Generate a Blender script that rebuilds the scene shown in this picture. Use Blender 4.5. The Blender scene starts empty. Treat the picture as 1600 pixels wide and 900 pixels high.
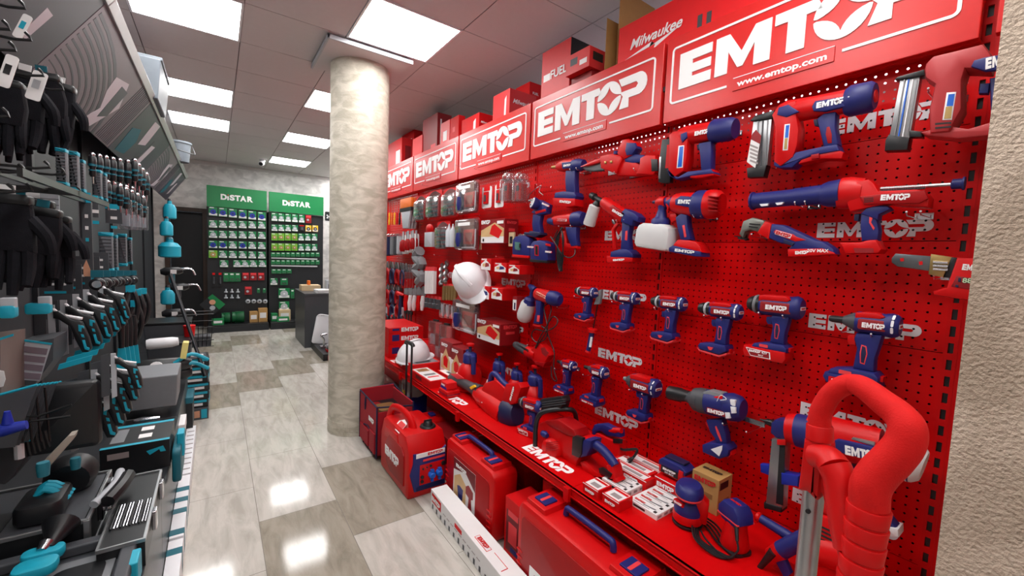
import bpy, bmesh, math, random
from mathutils import Vector, Matrix
random.seed(7)
SC = bpy.context.scene
COL = SC.collection
PI = math.pi
# ------------------------------------------------------------------ camera
CAM_H = 1.5
YAW, PIT, ROL, FPX = 0.62122, -0.07391, 0.04024, 647.12
_f = Vector((math.sin(YAW)*math.cos(PIT), math.cos(YAW)*math.cos(PIT), math.sin(PIT)))
_r0 = _f.cross(Vector((0, 0, 1))).normalized(); _u0 = _r0.cross(_f)
_r = _r0*math.cos(ROL) + _u0*math.sin(ROL); _u = -_r0*math.sin(ROL) + _u0*math.cos(ROL)
cam_d = bpy.data.cameras.new('camera'); cam = bpy.data.objects.new('camera', cam_d); COL.objects.link(cam)
cam_d.sensor_width = 36.0; cam_d.lens = 36.0*FPX/1600.0; cam_d.clip_start = 0.02; cam_d.clip_end = 60
cam.matrix_world = Matrix(((_r.x, _u.x, -_f.x, 0), (_r.y, _u.y, -_f.y, 0), (_r.z, _u.z, -_f.z, CAM_H), (0, 0, 0, 1)))
SC.camera = cam
# ------------------------------------------------------------------ world, exposure
SC.view_settings.view_transform = 'Standard'; SC.view_settings.look = 'None'
SC.view_settings.gamma = 1.0; SC.view_settings.use_curve_mapping = False
SC.view_settings.exposure = 0.0
wd = bpy.data.worlds.new('world'); SC.world = wd; wd.use_nodes = True
wd.node_tree.nodes['Background'].inputs[0].default_value = (0.8, 0.88, 1.0, 1)
wd.node_tree.nodes['Background'].inputs[1].default_value = 0.5
PANEL_E = 18.0        # emission of each ceiling panel's diffuser
# ------------------------------------------------------------------ places seen through the camera
def ray(px, py): return _f + _r*((px-800)/FPX) - _u*((py-450)/FPX)
def onx(px, py, X): d = ray(px, py); v = d*(X/d.x); return Vector((X, v.y, v.z+CAM_H))
def ony(px, py, Y): d = ray(px, py); v = d*(Y/d.y); return Vector((v.x, Y, v.z+CAM_H))
def onz(px, py, Z): d = ray(px, py); v = d*((Z-CAM_H)/d.z); return Vector((v.x, v.y, Z))
# ------------------------------------------------------------------ materials
def lin(c):
    return tuple(((x/255)/12.92 if x/255 <= .04045 else ((x/255+.055)/1.055)**2.4) for x in c) + (1,)
MATS = {}
def mat(name, rgb, rough=.45, metal=0, var=.06, scale=30, bump=0, bscale=200, spec=.5, alpha=1, coat=0, trans=0, emit=None, estr=0):
    if name in MATS: return MATS[name]
    m = bpy.data.materials.new(name); m.use_nodes = True
    nt = m.node_tree; b = nt.nodes['Principled BSDF']
    b.inputs['Roughness'].default_value = rough; b.inputs['Metallic'].default_value = metal
    b.inputs['Specular IOR Level'].default_value = spec; b.inputs['Alpha'].default_value = alpha
    b.inputs['Coat Weight'].default_value = coat; b.inputs['Coat Roughness'].default_value = .1
    b.inputs['Transmission Weight'].default_value = trans
    c = lin(rgb)
    if var:
        tc = nt.nodes.new('ShaderNodeTexCoord'); no = nt.nodes.new('ShaderNodeTexNoise'); no.inputs['Scale'].default_value = scale
        no.inputs['Detail'].default_value = 2
        mx = nt.nodes.new('ShaderNodeMixRGB'); nt.links.new(tc.outputs['Object'], no.inputs['Vector'])
        mx.inputs[1].default_value = tuple(x*(1-var) for x in c[:3]) + (1,)
        mx.inputs[2].default_value = tuple(min(1, x*(1+var)) for x in c[:3]) + (1,)
        nt.links.new(no.outputs['Fac'], mx.inputs[0]); nt.links.new(mx.outputs[0], b.inputs['Base Color'])
        if bump:
            n2 = nt.nodes.new('ShaderNodeTexNoise'); n2.inputs['Scale'].default_value = bscale; nt.links.new(tc.outputs['Object'], n2.inputs['Vector'])
            bp = nt.nodes.new('ShaderNodeBump'); bp.inputs['Strength'].default_value = bump; bp.inputs['Distance'].default_value = .002
            nt.links.new(n2.outputs['Fac'], bp.inputs['Height']); nt.links.new(bp.outputs[0], b.inputs['Normal'])
    else:
        b.inputs['Base Color'].default_value = c
    if emit: b.inputs['Emission Color'].default_value = lin(emit); b.inputs['Emission Strength'].default_value = estr
    MATS[name] = m; return m
RED = mat('red_plastic', (200, 6, 10), .4, spec=.3)
RED2 = mat('dark_red_plastic', (158, 2, 8), .45, spec=.3)
REDB = mat('red_card', (206, 6, 12), .55, spec=.25)
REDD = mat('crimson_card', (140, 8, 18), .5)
REDM = mat('red_painted_steel', (200, 0, 4), .45, spec=.2)
REDS = mat('red_sign_face', (205, 28, 26), .3, spec=.5)
REDF = mat('red_foam', (206, 12, 10), .75, var=.1, scale=60, bump=.3, bscale=400, spec=.3)
REDK = mat('red_rubber_sleeve', (200, 10, 12), .45, spec=.3)
NAVY = mat('navy_plastic', (22, 29, 104), .5)
NAVYD = mat('dark_navy_plastic', (20, 24, 66), .5)
PINK = mat('coral_rubber_trim', (226, 60, 66), .5)
BLK = mat('black_plastic', (24, 25, 28), .4)
BLKM = mat('black_metal', (14, 14, 16), .35)
DGR = mat('dark_grey_plastic', (66, 68, 73), .5)
GRY = mat('grey_plastic', (120, 122, 126), .5)
LGR = mat('light_grey_plastic', (176, 180, 186), .45)
WHT = mat('white_plastic', (232, 232, 236), .35, var=.02)
WCARD = mat('white_card', (228, 226, 226), .6, var=.02)
WTXT = mat('white_print', (240, 240, 240), .5, var=0)
RTXT = mat('red_print', (200, 20, 26), .5, var=0)
BTXT = mat('black_print', (25, 22, 24), .5, var=0)
GTXT = mat('grey_print', (150, 140, 140), .5, var=0)
CHR = mat('chrome', (205, 205, 210), .18, metal=1)
STEEL = mat('steel', (150, 150, 152), .32, metal=1)
ALU = mat('aluminium', (178, 180, 182), .34, metal=.9)
BRASS = mat('brass', (188, 160, 104), .35, metal=.8)
KRAFT = mat('kraft_card', (176, 134, 78), .7, bump=.1)
KRAFTD = mat('beige_card', (204, 178, 140), .7)
TEAL = mat('teal_plastic', (20, 160, 186), .45)
TEALD = mat('dark_teal_plastic', (10, 96, 112), .5)
TEALC = mat('teal_card', (20, 150, 172), .5)
MILK = mat('milky_plastic', (222, 222, 222), .35, var=.02, trans=.15)
YEL = mat('yellow_plastic', (240, 190, 30), .5)
ORG = mat('orange_plastic', (228, 110, 24), .5)
BLUE = mat('blue_plastic', (20, 96, 200), .4)
BLUED = mat('cobalt_plastic', (20, 40, 150), .45)
GRN = mat('green_card', (8, 122, 66), .45, var=.04)
GRND = mat('dark_green_plastic', (0, 84, 44), .5)
LIME = mat('lime_card', (110, 176, 50), .5)
BOARD = mat('anthracite_board', (28, 30, 34), .5)
ANTH = mat('anthracite_laminate', (66, 68, 72), .4)
SHEEN = mat('charcoal_steel', (44, 46, 50), .35, metal=.3)
WOOD = mat('brown_wood', (62, 44, 34), .5)
PRINT = mat('maroon_print', (110, 14, 24), .5)
PHOTO = mat('tan_photo_print', (206, 170, 120), .5, var=.2, scale=15)
GLOVE = mat('black_knit', (26, 26, 31), .9, var=.3, scale=80, bump=.6, bscale=500, spec=.15)
PAD = mat('grey_ribbed_rubber', (92, 96, 102), .6)
SKIN = mat('tan_print', (208, 150, 120), .5)
def clear_mat():
    m = bpy.data.materials.new('clear_blister'); m.use_nodes = True; nt = m.node_tree; nt.nodes.clear()
    o = nt.nodes.new('ShaderNodeOutputMaterial'); t = nt.nodes.new('ShaderNodeBsdfTransparent'); g = nt.nodes.new('ShaderNodeBsdfGlossy')
    g.inputs['Roughness'].default_value = .12; t.inputs['Color'].default_value = (.9, .9, .92, 1)
    d = nt.nodes.new('ShaderNodeBsdfDiffuse'); d.inputs[0].default_value = (.75, .72, .74, 1)
    a = nt.nodes.new('ShaderNodeMixShader'); a.inputs[0].default_value = .07; b = nt.nodes.new('ShaderNodeMixShader')
    lw = nt.nodes.new('ShaderNodeLayerWeight'); lw.inputs[0].default_value = .35
    nt.links.new(t.outputs[0], a.inputs[1]); nt.links.new(d.outputs[0], a.inputs[2])
    nt.links.new(lw.outputs['Facing'], b.inputs[0]); nt.links.new(a.outputs[0], b.inputs[1]); nt.links.new(g.outputs[0], b.inputs[2])
    nt.links.new(b.outputs[0], o.inputs[0]); return m
CLR = clear_mat()
# ------------------------------------------------------------------ geometry collector
class G:
    """one mesh: boxes, prisms, tubes and turned shapes, each with a material"""
    def __init__(s): s.v = []; s.f = []; s.fm = []; s.mats = []
    def mi(s, m):
        if m not in s.mats: s.mats.append(m)
        return s.mats.index(m)
    def add(s, vs, fs, m, M=None):
        n = len(s.v); k = s.mi(m)
        s.v += [tuple(M @ Vector(v)) for v in vs] if M else [tuple(v) for v in vs]
        s.f += [tuple(i+n for i in f) for f in fs]; s.fm += [k]*len(fs); return s
    def box(s, c, d, m, M=None, taper=0):
        x, y, z = (a/2 for a in d); t = 1-taper
        vs = [(-x, -y, -z), (x, -y, -z), (x, y, -z), (-x, y, -z), (-x*t, -y*t, z), (x*t, -y*t, z), (x*t, y*t, z), (-x*t, y*t, z)]
        vs = [(a+c[0], b+c[1], e+c[2]) for a, b, e in vs]
        return s.add(vs, [(3, 2, 1, 0), (4, 5, 6, 7), (0, 1, 5, 4), (1, 2, 6, 5), (2, 3, 7, 6), (3, 0, 4, 7)], m, M)
    def bx(s, x0, x1, y0, y1, z0, z1, m, M=None):
        return s.box(((x0+x1)/2, (y0+y1)/2, (z0+z1)/2), (abs(x1-x0), abs(y1-y0), abs(z1-z0)), m, M)
    def prism(s, P, z0, z1, m, M=None, b=0):
        """outline P in x,y from z0 to z1; b = rounding of the front edge"""
        A = sum(P[i][0]*P[(i+1) % len(P)][1]-P[(i+1) % len(P)][0]*P[i][1] for i in range(len(P)))
        if A < 0: P = P[::-1]
        n = len(P); rings = []
        def inset(d):
            out = []
            for i in range(n):
                p0 = Vector(P[i-1][:2]); p1 = Vector(P[i][:2]); p2 = Vector(P[(i+1) % n][:2])
                a = (p1-p0); c = (p2-p1)
                if a.length < 1e-9 or c.length < 1e-9: out.append(p1); continue
                a.normalize(); c.normalize(); n1 = Vector((-a.y, a.x)); n2 = Vector((-c.y, c.x)); q = n1+n2
                if q.length < .4: q = n1
                q.normalize(); out.append(p1+q*min(d/max(q.dot(n1), .5), d*1.6))
            return out
        if b:
            for d, z in ((b, z0), (b*.3, z0+b*.3), (0, z0+b), (0, z1-b), (b*.3, z1-b*.3), (b, z1)): rings.append([(p.x, p.y, z) for p in inset(d)])
        else:
            for z in (z0, z1): rings.append([(p[0], p[1], z) for p in P])
        vs = [v for r in rings for v in r]; fs = [tuple(range(n))[::-1], tuple(range((len(rings)-1)*n, len(rings)*n))]
        for k in range(len(rings)-1):
            for i in range(n):
                j = (i+1) % n; fs.append((k*n+i, k*n+j, (k+1)*n+j, (k+1)*n+i))
        return s.add(vs, fs, m, M)
    def rrect(s, x0, x1, y0, y1, r, z0, z1, m, M=None, b=0, seg=4):
        return s.prism(rr(x0, x1, y0, y1, r, seg), z0, z1, m, M, b)
    def turn(s, a, c, prof, m, M=None, n=20, sc=(1, 1), up=None):
        """turned solid from a to c; prof = [(t 0..1, radius)]"""
        a = Vector(a); c = Vector(c); w = (c-a); L = w.length; w.normalize()
        h = Vector(up) if up else (Vector((0, 0, 1)) if abs(w.z) < .9 else Vector((1, 0, 0)))
        e1 = (h - w*h.dot(w)).normalized(); e2 = w.cross(e1)
        vs = []
        for t, r_ in prof:
            for i in range(n):
                q = 2*PI*i/n; vs.append(a+w*(L*t)+e1*(r_*sc[1]*math.cos(q))+e2*(r_*sc[0]*math.sin(q)))
        k = len(prof); fs = [tuple(range(n))[::-1], tuple(range((k-1)*n, k*n))]
        for j in range(k-1):
            for i in range(n): fs.append((j*n+i, j*n+(i+1) % n, (j+1)*n+(i+1) % n, (j+1)*n+i))
        return s.add(vs, fs, m, M)
    def cyl(s, a, c, r_, m, M=None, n=16): return s.turn(a, c, [(0, r_), (1, r_)], m, M, n)
    def tube(s, P, r_, m, M=None, n=8, smooth=0, closed=False, sc=(1, 1)):
        P = [Vector(p) for p in P]
        if smooth: P = catmull(P, smooth, closed)
        R_ = r_ if isinstance(r_, (list, tuple)) else [r_]*len(P)
        if len(R_) != len(P):
            k = len(R_)-1; R_ = [R_[min(k, int(i/(len(P)-1)*k))]*(1-(i/(len(P)-1)*k) % 1)+R_[min(k, int(i/(len(P)-1)*k)+1)]*((i/(len(P)-1)*k) % 1) for i in range(len(P))]
        vs = []; e1 = None; N = len(P)
        for i, p in enumerate(P):
            if closed: t = P[(i+1) % N]-P[i-1]
            else: t = P[min(i+1, N-1)]-P[max(i-1, 0)]
            if t.length < 1e-9: t = Vector((0, 0, 1))
            t.normalize()
            if e1 is None: h = Vector((0, 0, 1)) if abs(t.z) < .9 else Vector((1, 0, 0)); e1 = h
            e1 = e1 - t*e1.dot(t)
            if e1.length < 1e-6: e1 = Vector((1, 0, 0)) - t*t.x
            e1.normalize(); e2 = t.cross(e1)
            for k in range(n): q = 2*PI*k/n; vs.append(p+e1*(R_[i]*sc[0]*math.cos(q))+e2*(R_[i]*sc[1]*math.sin(q)))
        fs = []
        for j in range(N if closed else N-1):
            jj = (j+1) % N
            for i in range(n): fs.append((j*n+i, j*n+(i+1) % n, jj*n+(i+1) % n, jj*n+i))
        if not closed: fs += [tuple(range(n))[::-1], tuple(range((N-1)*n, N*n))]
        return s.add(vs, fs, m, M)
    def ball(s, c, r_, m, M=None, n=14, k=8, z0=-1, z1=1):
        r3 = r_ if isinstance(r_, (tuple, list)) else (r_, r_, r_); vs = []; a0 = math.asin(z0); a1 = math.asin(z1)
        for j in range(k+1):
            a = a0+(a1-a0)*j/k; rr_ = max(math.cos(a), .001)
            for i in range(n): q = 2*PI*i/n; vs.append((c[0]+r3[0]*rr_*math.cos(q), c[1]+r3[1]*rr_*math.sin(q), c[2]+r3[2]*math.sin(a)))
        fs = [tuple(range(n))[::-1], tuple(range(k*n, k*n+n))]
        for j in range(k):
            for i in range(n): fs.append((j*n+i, j*n+(i+1) % n, (j+1)*n+(i+1) % n, (j+1)*n+i))
        return s.add(vs, fs, m, M)
    def mesh(s, name, angle=38):
        me = bpy.data.meshes.new(name); me.from_pydata(s.v, [], s.f); me.update()
        for m in s.mats: me.materials.append(m)
        me.polygons.foreach_set('material_index', s.fm)
        me.polygons.foreach_set('use_smooth', [True]*len(s.f))
        bm = bmesh.new(); bm.from_mesh(me); bmesh.ops.recalc_face_normals(bm, faces=bm.faces); bm.to_mesh(me); bm.free()
        me.set_sharp_from_angle(angle=math.radians(angle)); return me
    def build(s, name, parent=None, M=None, bevel=0, angle=38):
        o = bpy.data.objects.new(name, s.mesh(name, angle)); COL.objects.link(o)
        if parent: o.parent = parent
        if M is not None: o.matrix_local = M
        if bevel:
            b = o.modifiers.new('bevel', 'BEVEL'); b.width = bevel; b.segments = 2; b.limit_method = 'ANGLE'; b.angle_limit = math.radians(40); b.harden_normals = True
        return o
def catmull(P, k, closed=False):
    out = []; N = len(P)
    for i in range(N if closed else N-1):
        p0 = P[i-1] if (closed or i > 0) else P[0]; p1 = P[i]; p2 = P[(i+1) % N]; p3 = P[(i+2) % N] if closed else P[min(i+2, N-1)]
        for j in range(k):
            t = j/k; out.append(.5*((2*p1)+(p2-p0)*t+(2*p0-5*p1+4*p2-p3)*t*t+(3*p1-p0-3*p2+p3)*t**3))
    if not closed: out.append(P[-1])
    return out
def rr(x0, x1, y0, y1, r_, seg=4):
    P = []
    for cx, cy, a in ((x1-r_, y1-r_, 0), (x0+r_, y1-r_, 90), (x0+r_, y0+r_, 180), (x1-r_, y0+r_, 270)):
        for i in range(seg+1): q = math.radians(a+90*i/seg); P.append((cx+r_*math.cos(q), cy+r_*math.sin(q)))
    return P
def T(x, y, z): return Matrix.Translation((x, y, z))
def Rz(d): return Matrix.Rotation(math.radians(d), 4, 'Z')
def Rx(d): return Matrix.Rotation(math.radians(d), 4, 'X')
def Ry(d): return Matrix.Rotation(math.radians(d), 4, 'Y')
def frame(o, x, y, z):
    """matrix with the given origin and axes"""
    return Matrix(((x[0], y[0], z[0], o[0]), (x[1], y[1], z[1], o[1]), (x[2], y[2], z[2], o[2]), (0, 0, 0, 1)))
FX = ((0, -1, 0), (0, 0, 1), (-1, 0, 0))      # x along the red wall to the right, y up, z out into the aisle
FY = ((1, 0, 0), (0, 0, 1), (0, -1, 0))       # facing the camera down the aisle
def tag(o, label, cat, group=None, kind=None):
    if label: o['label'] = label
    if cat: o['category'] = cat
    if group: o['group'] = group
    if kind: o['kind'] = kind
    return o
def struct(o): o['kind'] = 'structure'; return o
def empty(name, label, cat, M=None, group=None):
    o = bpy.data.objects.new(name, None); COL.objects.link(o); o.empty_display_size = .03
    if M is not None: o.matrix_world = M
    return tag(o, label, cat, group)
def copy_tree(o, parent=None):
    c = o.copy(); COL.objects.link(c); c.parent = parent
    for ch in list(o.children): copy_tree(ch, c)
    return c
def again(src, M, label=None, group=None):
    c = copy_tree(src); c.matrix_world = M
    if label: c['label'] = label
    if group: c['group'] = group
    return c
class Wall:
    """a thing hanging on the red wall: outlines are read off at pixel positions on its own plane"""
    def __init__(s, name, label, cat, px, py, X=1.68, group=None, view=(0, 0, 1)):
        s.vw = view; s.o = onx(*s.px(px, py), X); s.X = X; s.e = empty(name, label, cat, frame(s.o, *FX), group)
    def px(s, x, y): return s.vw[0]+x/s.vw[2], s.vw[1]+y/s.vw[2]
    def p(s, q, dz=0): w = onx(*s.px(q[0], q[1]), s.X-dz); return (-(w.y-s.o.y), w.z-s.o.z)
    def P(s, Q, dz=0): return [s.p(q, dz) for q in Q]
    def p3(s, px, py, dz=0): return s.p((px, py), dz) + (dz,)
    def solid(s, part, Q, z0, z1, m, b=.004, parent=None):
        g = G().prism(s.P(Q, (z0+z1)/2), z0, z1, m, None, b); return g.build(part, parent or s.e)
    def barrel(s, part, a, c, prof, m, dz=0, parent=None, sc=(1, 1), n=20, ms=None):
        """turned body from pixel a to pixel c"""
        A, C = s.p3(*a, dz), s.p3(*c, dz); g = G()
        if ms:
            for (i0, i1, mm) in ms: g.turn(Vector(A).lerp(Vector(C), prof[i0][0]), Vector(A).lerp(Vector(C), prof[i1][0]), [((t-prof[i0][0])/(prof[i1][0]-prof[i0][0]), r_) for t, r_ in prof[i0:i1+1]], mm, None, n, sc)
        else: g.turn(A, C, prof, m, None, n, sc)
        return g.build(part, parent or s.e)
    def line(s, part, Q, r_, m, dz=0, smooth=6, parent=None, n=8, closed=False):
        return G().tube([s.p3(q[0], q[1], q[2] if len(q) > 2 else dz) for q in Q], r_, m, None, n, smooth, closed).build(part, parent or s.e)
    def word(s, q0, q1, h, z, m=WTXT, parent=None, plate=None, pad=.004):
        """raised lettering running from pixel q0 to pixel q1"""
        a = Vector(s.p(q0, z)); c = Vector(s.p(q1, z)); d = c-a; an = math.atan2(d.y, d.x); mid = (a+c)/2; M = Matrix.Rotation(an, 4, 'Z')
        if plate: parent = G().rrect(-d.length/2-pad, d.length/2+pad, -h/2-pad*.7, h/2+pad*.7, .002, -.004, 0, plate).build('badge', parent or s.e, T(mid.x, mid.y, z) @ M); return logo(parent, 0, 0, .0002, h, m, w=d.length)
        return logo(parent or s.e, mid.x, mid.y, z, h, m, M=M, w=d.length)
# ------------------------------------------------------------------ lettering
def logo_mesh():
    """the shop wall's five letter word with a four pointed star in the O; height 1, width 5.7"""
    g = G(); m = WTXT
    def pr(P): g.prism([(x, y) for x, y in P], 0, 1, m)
    pr([(0, 0), (1.02, 0), (1.02, .27), (.42, .27), (.42, .38), (1.0, .38), (1.0, .62), (.42, .62), (.42, .74), (1.02, .74), (1.02, 1), (0, 1)])
    pr([(1.14, 0), (1.5, 0), (1.5, .56), (1.78, .08), (1.92, .08), (2.2, .56), (2.2, 0), (2.6, 0), (2.6, 1), (2.2, 1), (1.87, .46), (1.52, 1), (1.14, 1)])
    pr([(2.68, 1), (2.68, .74), (2.98, .74), (2.98, 0), (3.38, 0), (3.38, .74), (3.72, .74), (3.6, 1)])
    cx, cy, R_ = 4.1, .5, .56
    for sg in (1, -1):
        P = [(cx+R_*math.cos(math.radians(4+172*i/16)), cy+sg*R_*math.sin(math.radians(4+172*i/16))) for i in range(17)]
        W_, N_, E_ = Vector((cx-.5, cy+.02*sg)), Vector((cx, cy+.4*sg)), Vector((cx+.5, cy+.02*sg))
        for A_, B_, C_ in ((W_, N_, Vector((cx-.1, cy+.08*sg))), (N_, E_, Vector((cx+.1, cy+.08*sg)))):
            for i in range(7): t = i/6; v = A_*(1-t)**2+C_*(2*t*(1-t))+B_*t*t; P.append((v.x, v.y))
        pr(P)
    P = [(4.6, 0), (5.0, 0), (5.0, .3), (5.45, .3)]
    for i in range(1, 8): q = math.radians(-90+180*i/8); P.append((5.42+.32*math.cos(q), .65+.35*math.sin(q)))
    P += [(5.45, 1), (4.52, 1), (4.66, .74), (5.3, .74), (5.38, .65), (5.3, .55), (4.6, .55), (4.74, .4)]
    pr(P)
    return g
_lg = logo_mesh()
LOGO = {}
def logo(parent, x, y, z, h, m=WTXT, name='logo', M=None, w=None, t=.0012, italic=0):
    """word centred at x, y on the surface z of its parent; h tall"""
    if m.name not in LOGO:
        me = bpy.data.meshes.new('logo'); me.from_pydata(_lg.v, [], _lg.f); me.materials.append(m); me.update(); LOGO[m.name] = me
    o = bpy.data.objects.new(name, LOGO[m.name]); COL.objects.link(o); o.parent = parent
    w = w or h*5.7
    S = Matrix.Diagonal((w/5.74, h, t, 1)); 
    L = T(x, y, z) @ (M or Matrix.Identity(4)) @ S @ T(-2.87, -.5, 0)
    o.matrix_local = L; return o
TXT = {}
def text_mesh(s, m, bold=.02, shear=0, sp=1.0):
    k = (s, m.name, bold, shear)
    if k in TXT: return TXT[k]
    c = bpy.data.curves.new('t', 'FONT'); c.body = s; c.size = 1; c.align_x = 'CENTER'; c.align_y = 'CENTER'; c.offset = bold; c.shear = shear; c.extrude = .0; c.resolution_u = 3; c.space_character = sp
    o = bpy.data.objects.new('t', c); COL.objects.link(o); dg = bpy.context.evaluated_depsgraph_get(); me = bpy.data.meshes.new_from_object(o.evaluated_get(dg))
    bpy.data.objects.remove(o); me.materials.clear(); me.materials.append(m); me.name = 'lettering'
    xs = [v.co.x for v in me.vertices]; ys = [v.co.y for v in me.vertices]
    me['w'] = max(xs)-min(xs); me['h'] = max(ys)-min(ys); TXT[k] = me; return me
def text(parent, s, x, y, z, h, m=WTXT, M=None, w=None, bold=.02, shear=0, name='lettering'):
    me = text_mesh(s, m, bold, shear); o = bpy.data.objects.new(name, me); COL.objects.link(o); o.parent = parent
    k = h/me['h']; kx = w/me['w'] if w else k
    o.matrix_local = T(x, y, z) @ (M or Matrix.Identity(4)) @ Matrix.Diagonal((kx, k, 1, 1)); return o
# ================================================================== the room
RH = 3.0; YB = 9.4; XR = 3.0; XL = -1.08; YN = -5.0
def plaster(name, c1, c2, scale=3, bump=.4, stretch=(1, 1, 1), rough=.6, fine=60, dist=.004):
    m = bpy.data.materials.new(name); m.use_nodes = True; nt = m.node_tree; b = nt.nodes['Principled BSDF']; b.inputs['Roughness'].default_value = rough
    tc = nt.nodes.new('ShaderNodeTexCoord'); mp = nt.nodes.new('ShaderNodeMapping'); mp.inputs['Scale'].default_value = stretch
    n1 = nt.nodes.new('ShaderNodeTexNoise'); n1.inputs['Scale'].default_value = scale; n1.inputs['Detail'].default_value = 6; n1.inputs['Distortion'].default_value = .8
    n2 = nt.nodes.new('ShaderNodeTexNoise'); n2.inputs['Scale'].default_value = fine; n2.inputs['Detail'].default_value = 4
    cr = nt.nodes.new('ShaderNodeValToRGB'); cr.color_ramp.elements[0].position = .38; cr.color_ramp.elements[1].position = .62
    cr.color_ramp.elements[0].color = lin(c1); cr.color_ramp.elements[1].color = lin(c2)
    bp = nt.nodes.new('ShaderNodeBump'); bp.inputs['Strength'].default_value = bump; bp.inputs['Distance'].default_value = dist
    L = nt.links.new; L(tc.outputs['Object'], mp.inputs[0]); L(mp.outputs[0], n1.inputs[0]); L(mp.outputs[0], n2.inputs[0]); L(n1.outputs[0], cr.inputs[0]); L(cr.outputs[0], b.inputs['Base Color'])
    L(n2.outputs[0], bp.inputs['Height']); L(bp.outputs[0], b.inputs['Normal']); return m
def tile_mat(name, c1, c2):
    m = bpy.data.materials.new(name); m.use_nodes = True; nt = m.node_tree; b = nt.nodes['Principled BSDF']; b.inputs['Roughness'].default_value = .085; b.inputs['Specular IOR Level'].default_value = .38
    tc = nt.nodes.new('ShaderNodeTexCoord'); mp = nt.nodes.new('ShaderNodeMapping'); mp.inputs['Scale'].default_value = (7, 1.6, 1); mp.inputs['Rotation'].default_value = (0, 0, .5)
    n1 = nt.nodes.new('ShaderNodeTexNoise'); n1.inputs['Scale'].default_value = 2.2; n1.inputs['Detail'].default_value = 7; n1.inputs['Roughness'].default_value = .62; n1.inputs['Distortion'].default_value = .6
    cr = nt.nodes.new('ShaderNodeValToRGB'); cr.color_ramp.elements[0].position = .33; cr.color_ramp.elements[1].position = .6
    cr.color_ramp.elements[0].color = lin(c1); cr.color_ramp.elements[1].color = lin(c2)
    n3 = nt.nodes.new('ShaderNodeTexNoise'); n3.inputs['Scale'].default_value = 260; bp = nt.nodes.new('ShaderNodeBump'); bp.inputs['Strength'].default_value = .05; bp.inputs['Distance'].default_value = .0005
    L = nt.links.new; L(tc.outputs['Object'], mp.inputs[0]); L(mp.outputs[0], n1.inputs[0]); L(n1.outputs[0], cr.inputs[0]); L(cr.outputs[0], b.inputs['Base Color'])
    L(tc.outputs['Object'], n3.inputs[0]); L(n3.outputs[0], bp.inputs['Height']); L(bp.outputs[0], b.inputs['Normal']); return m
M_TL = tile_mat('pale_stone_tile', (172, 167, 158), (196, 191, 183)); M_TD = tile_mat('darker_stone_tile', (134, 127, 114), (160, 152, 139))
M_GROUT = mat('grout', (118, 112, 104), .9)
# floor: every tile 0.382 x 0.819, joints open to the grout below
g = G(); g.bx(XL-.2, XR+.2, YN, YB+.2, -.05, -.0015, M_GROUT)
offs = {0: 3.353, -1: 2.94, 1: 2.97, 2: 3.38, -2: 3.35, -3: 2.94, 3: 2.97, 4: 3.38, 5: 2.97, 6: 3.38, 7: 2.97}
dark = {(0, 2), (0, -2), (-1, 2), (1, 3), (1, -1), (2, 3), (0, 5), (-1, 5), (1, -4), (2, -1), (0, -3), (3, 1), (2, 6)}
for i in range(-3, 8):
    x0 = .175+.398*i if i else .175
    x0 = .175+.4*i; j0 = offs[i]
    for j in range(-11, 9):
        y0 = j0+.819*j
        if y0 > YB: continue
        y1 = min(y0+.819, YB+.1)
        g.add([(x0+.0015, y0+.0015, 0), (x0+.3985, y0+.0015, 0), (x0+.3985, y1-.0015, 0), (x0+.0015, y1-.0015, 0)], [(0, 1, 2, 3)], M_TD if (i, j) in dark else M_TL)
fl = struct(g.build('floor'))
# ceiling of 0.6 tiles with shadow joints
M_CEIL = mat('ceiling_tile', (206, 200, 200), .85, var=.03, bump=.15); M_JOINT = mat('ceiling_joint', (118, 108, 108), .8)
PANELS = [(-1, 1), (-1, 4), (-1, 6), (1, 0), (1, 3), (1, 6), (1, 9), (3, 9), (3, 10), (4, 8), (-1, -1), (-1, -3), (1, -4), (-1, -6), (1, -8)]  # panels outside the frame are added to brighten back wall and left shelving
CX0, CY0 = .158, 2.577
g = G(); g.bx(XL-.2, XR+.2, YN, YB+.2, RH+.006, RH+.06, M_JOINT)
for i in range(-3, 6):
    for j in range(-13, 12):
        if (i, j) in PANELS: continue
        x0, y0 = CX0+.6*i, CY0+.6*j; x1 = min(x0+.597, XR); y1 = min(y0+.597, YB)
        if x1 > x0 and y1 > y0: g.bx(max(x0, XL)+.003, x1, y0+.003, y1, RH, RH+.004, M_CEIL)
struct(g.build('ceiling'))
M_PEARL = plaster('pearl_plaster', (190, 187, 185), (222, 219, 216), 6, .5, (1, 1, 1.4), .45, 25)
M_ROUGH = plaster('rough_beige_plaster', (176, 157, 138), (206, 187, 168), 3, 1.0, (1, 1, 1), .85, 120, .012)
M_WPL = mat('painted_wall', (200, 196, 194), .7)
g = G(); dx0, dx1 = -.66, -.2
g.bx(XL-.1, dx0, YB, YB+.1, 0, RH, M_PEARL); g.bx(dx1, XR, YB, YB+.1, 0, RH, M_PEARL); g.bx(dx0, dx1, YB, YB+.1, 2.08, RH, M_PEARL)
struct(g.build('wall_back'))
g = G(); g.bx(XL-.1, XR, YB-.02, YB, RH-.06, RH, M_WPL); struct(g.build('trim_1'))
g = G(); g.bx(dx0-.07, dx0, YB-.03, YB+.12, 0, 2.15, WOOD); g.bx(dx1, dx1+.07, YB-.03, YB+.12, 0, 2.15, WOOD); g.bx(dx0, dx1, YB-.03, YB+.12, 2.08, 2.15, WOOD)
d = struct(g.build('door_1', bevel=.004))
g = G(); g.bx(dx0, dx1, YB+.13, YB+.17, 0, 2.08, mat('unlit_doorway', (14, 15, 20), .5)); g.build('doorway_dark_sheet', d)  # dark sheet paints the unlit space seen through the doorway
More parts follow.
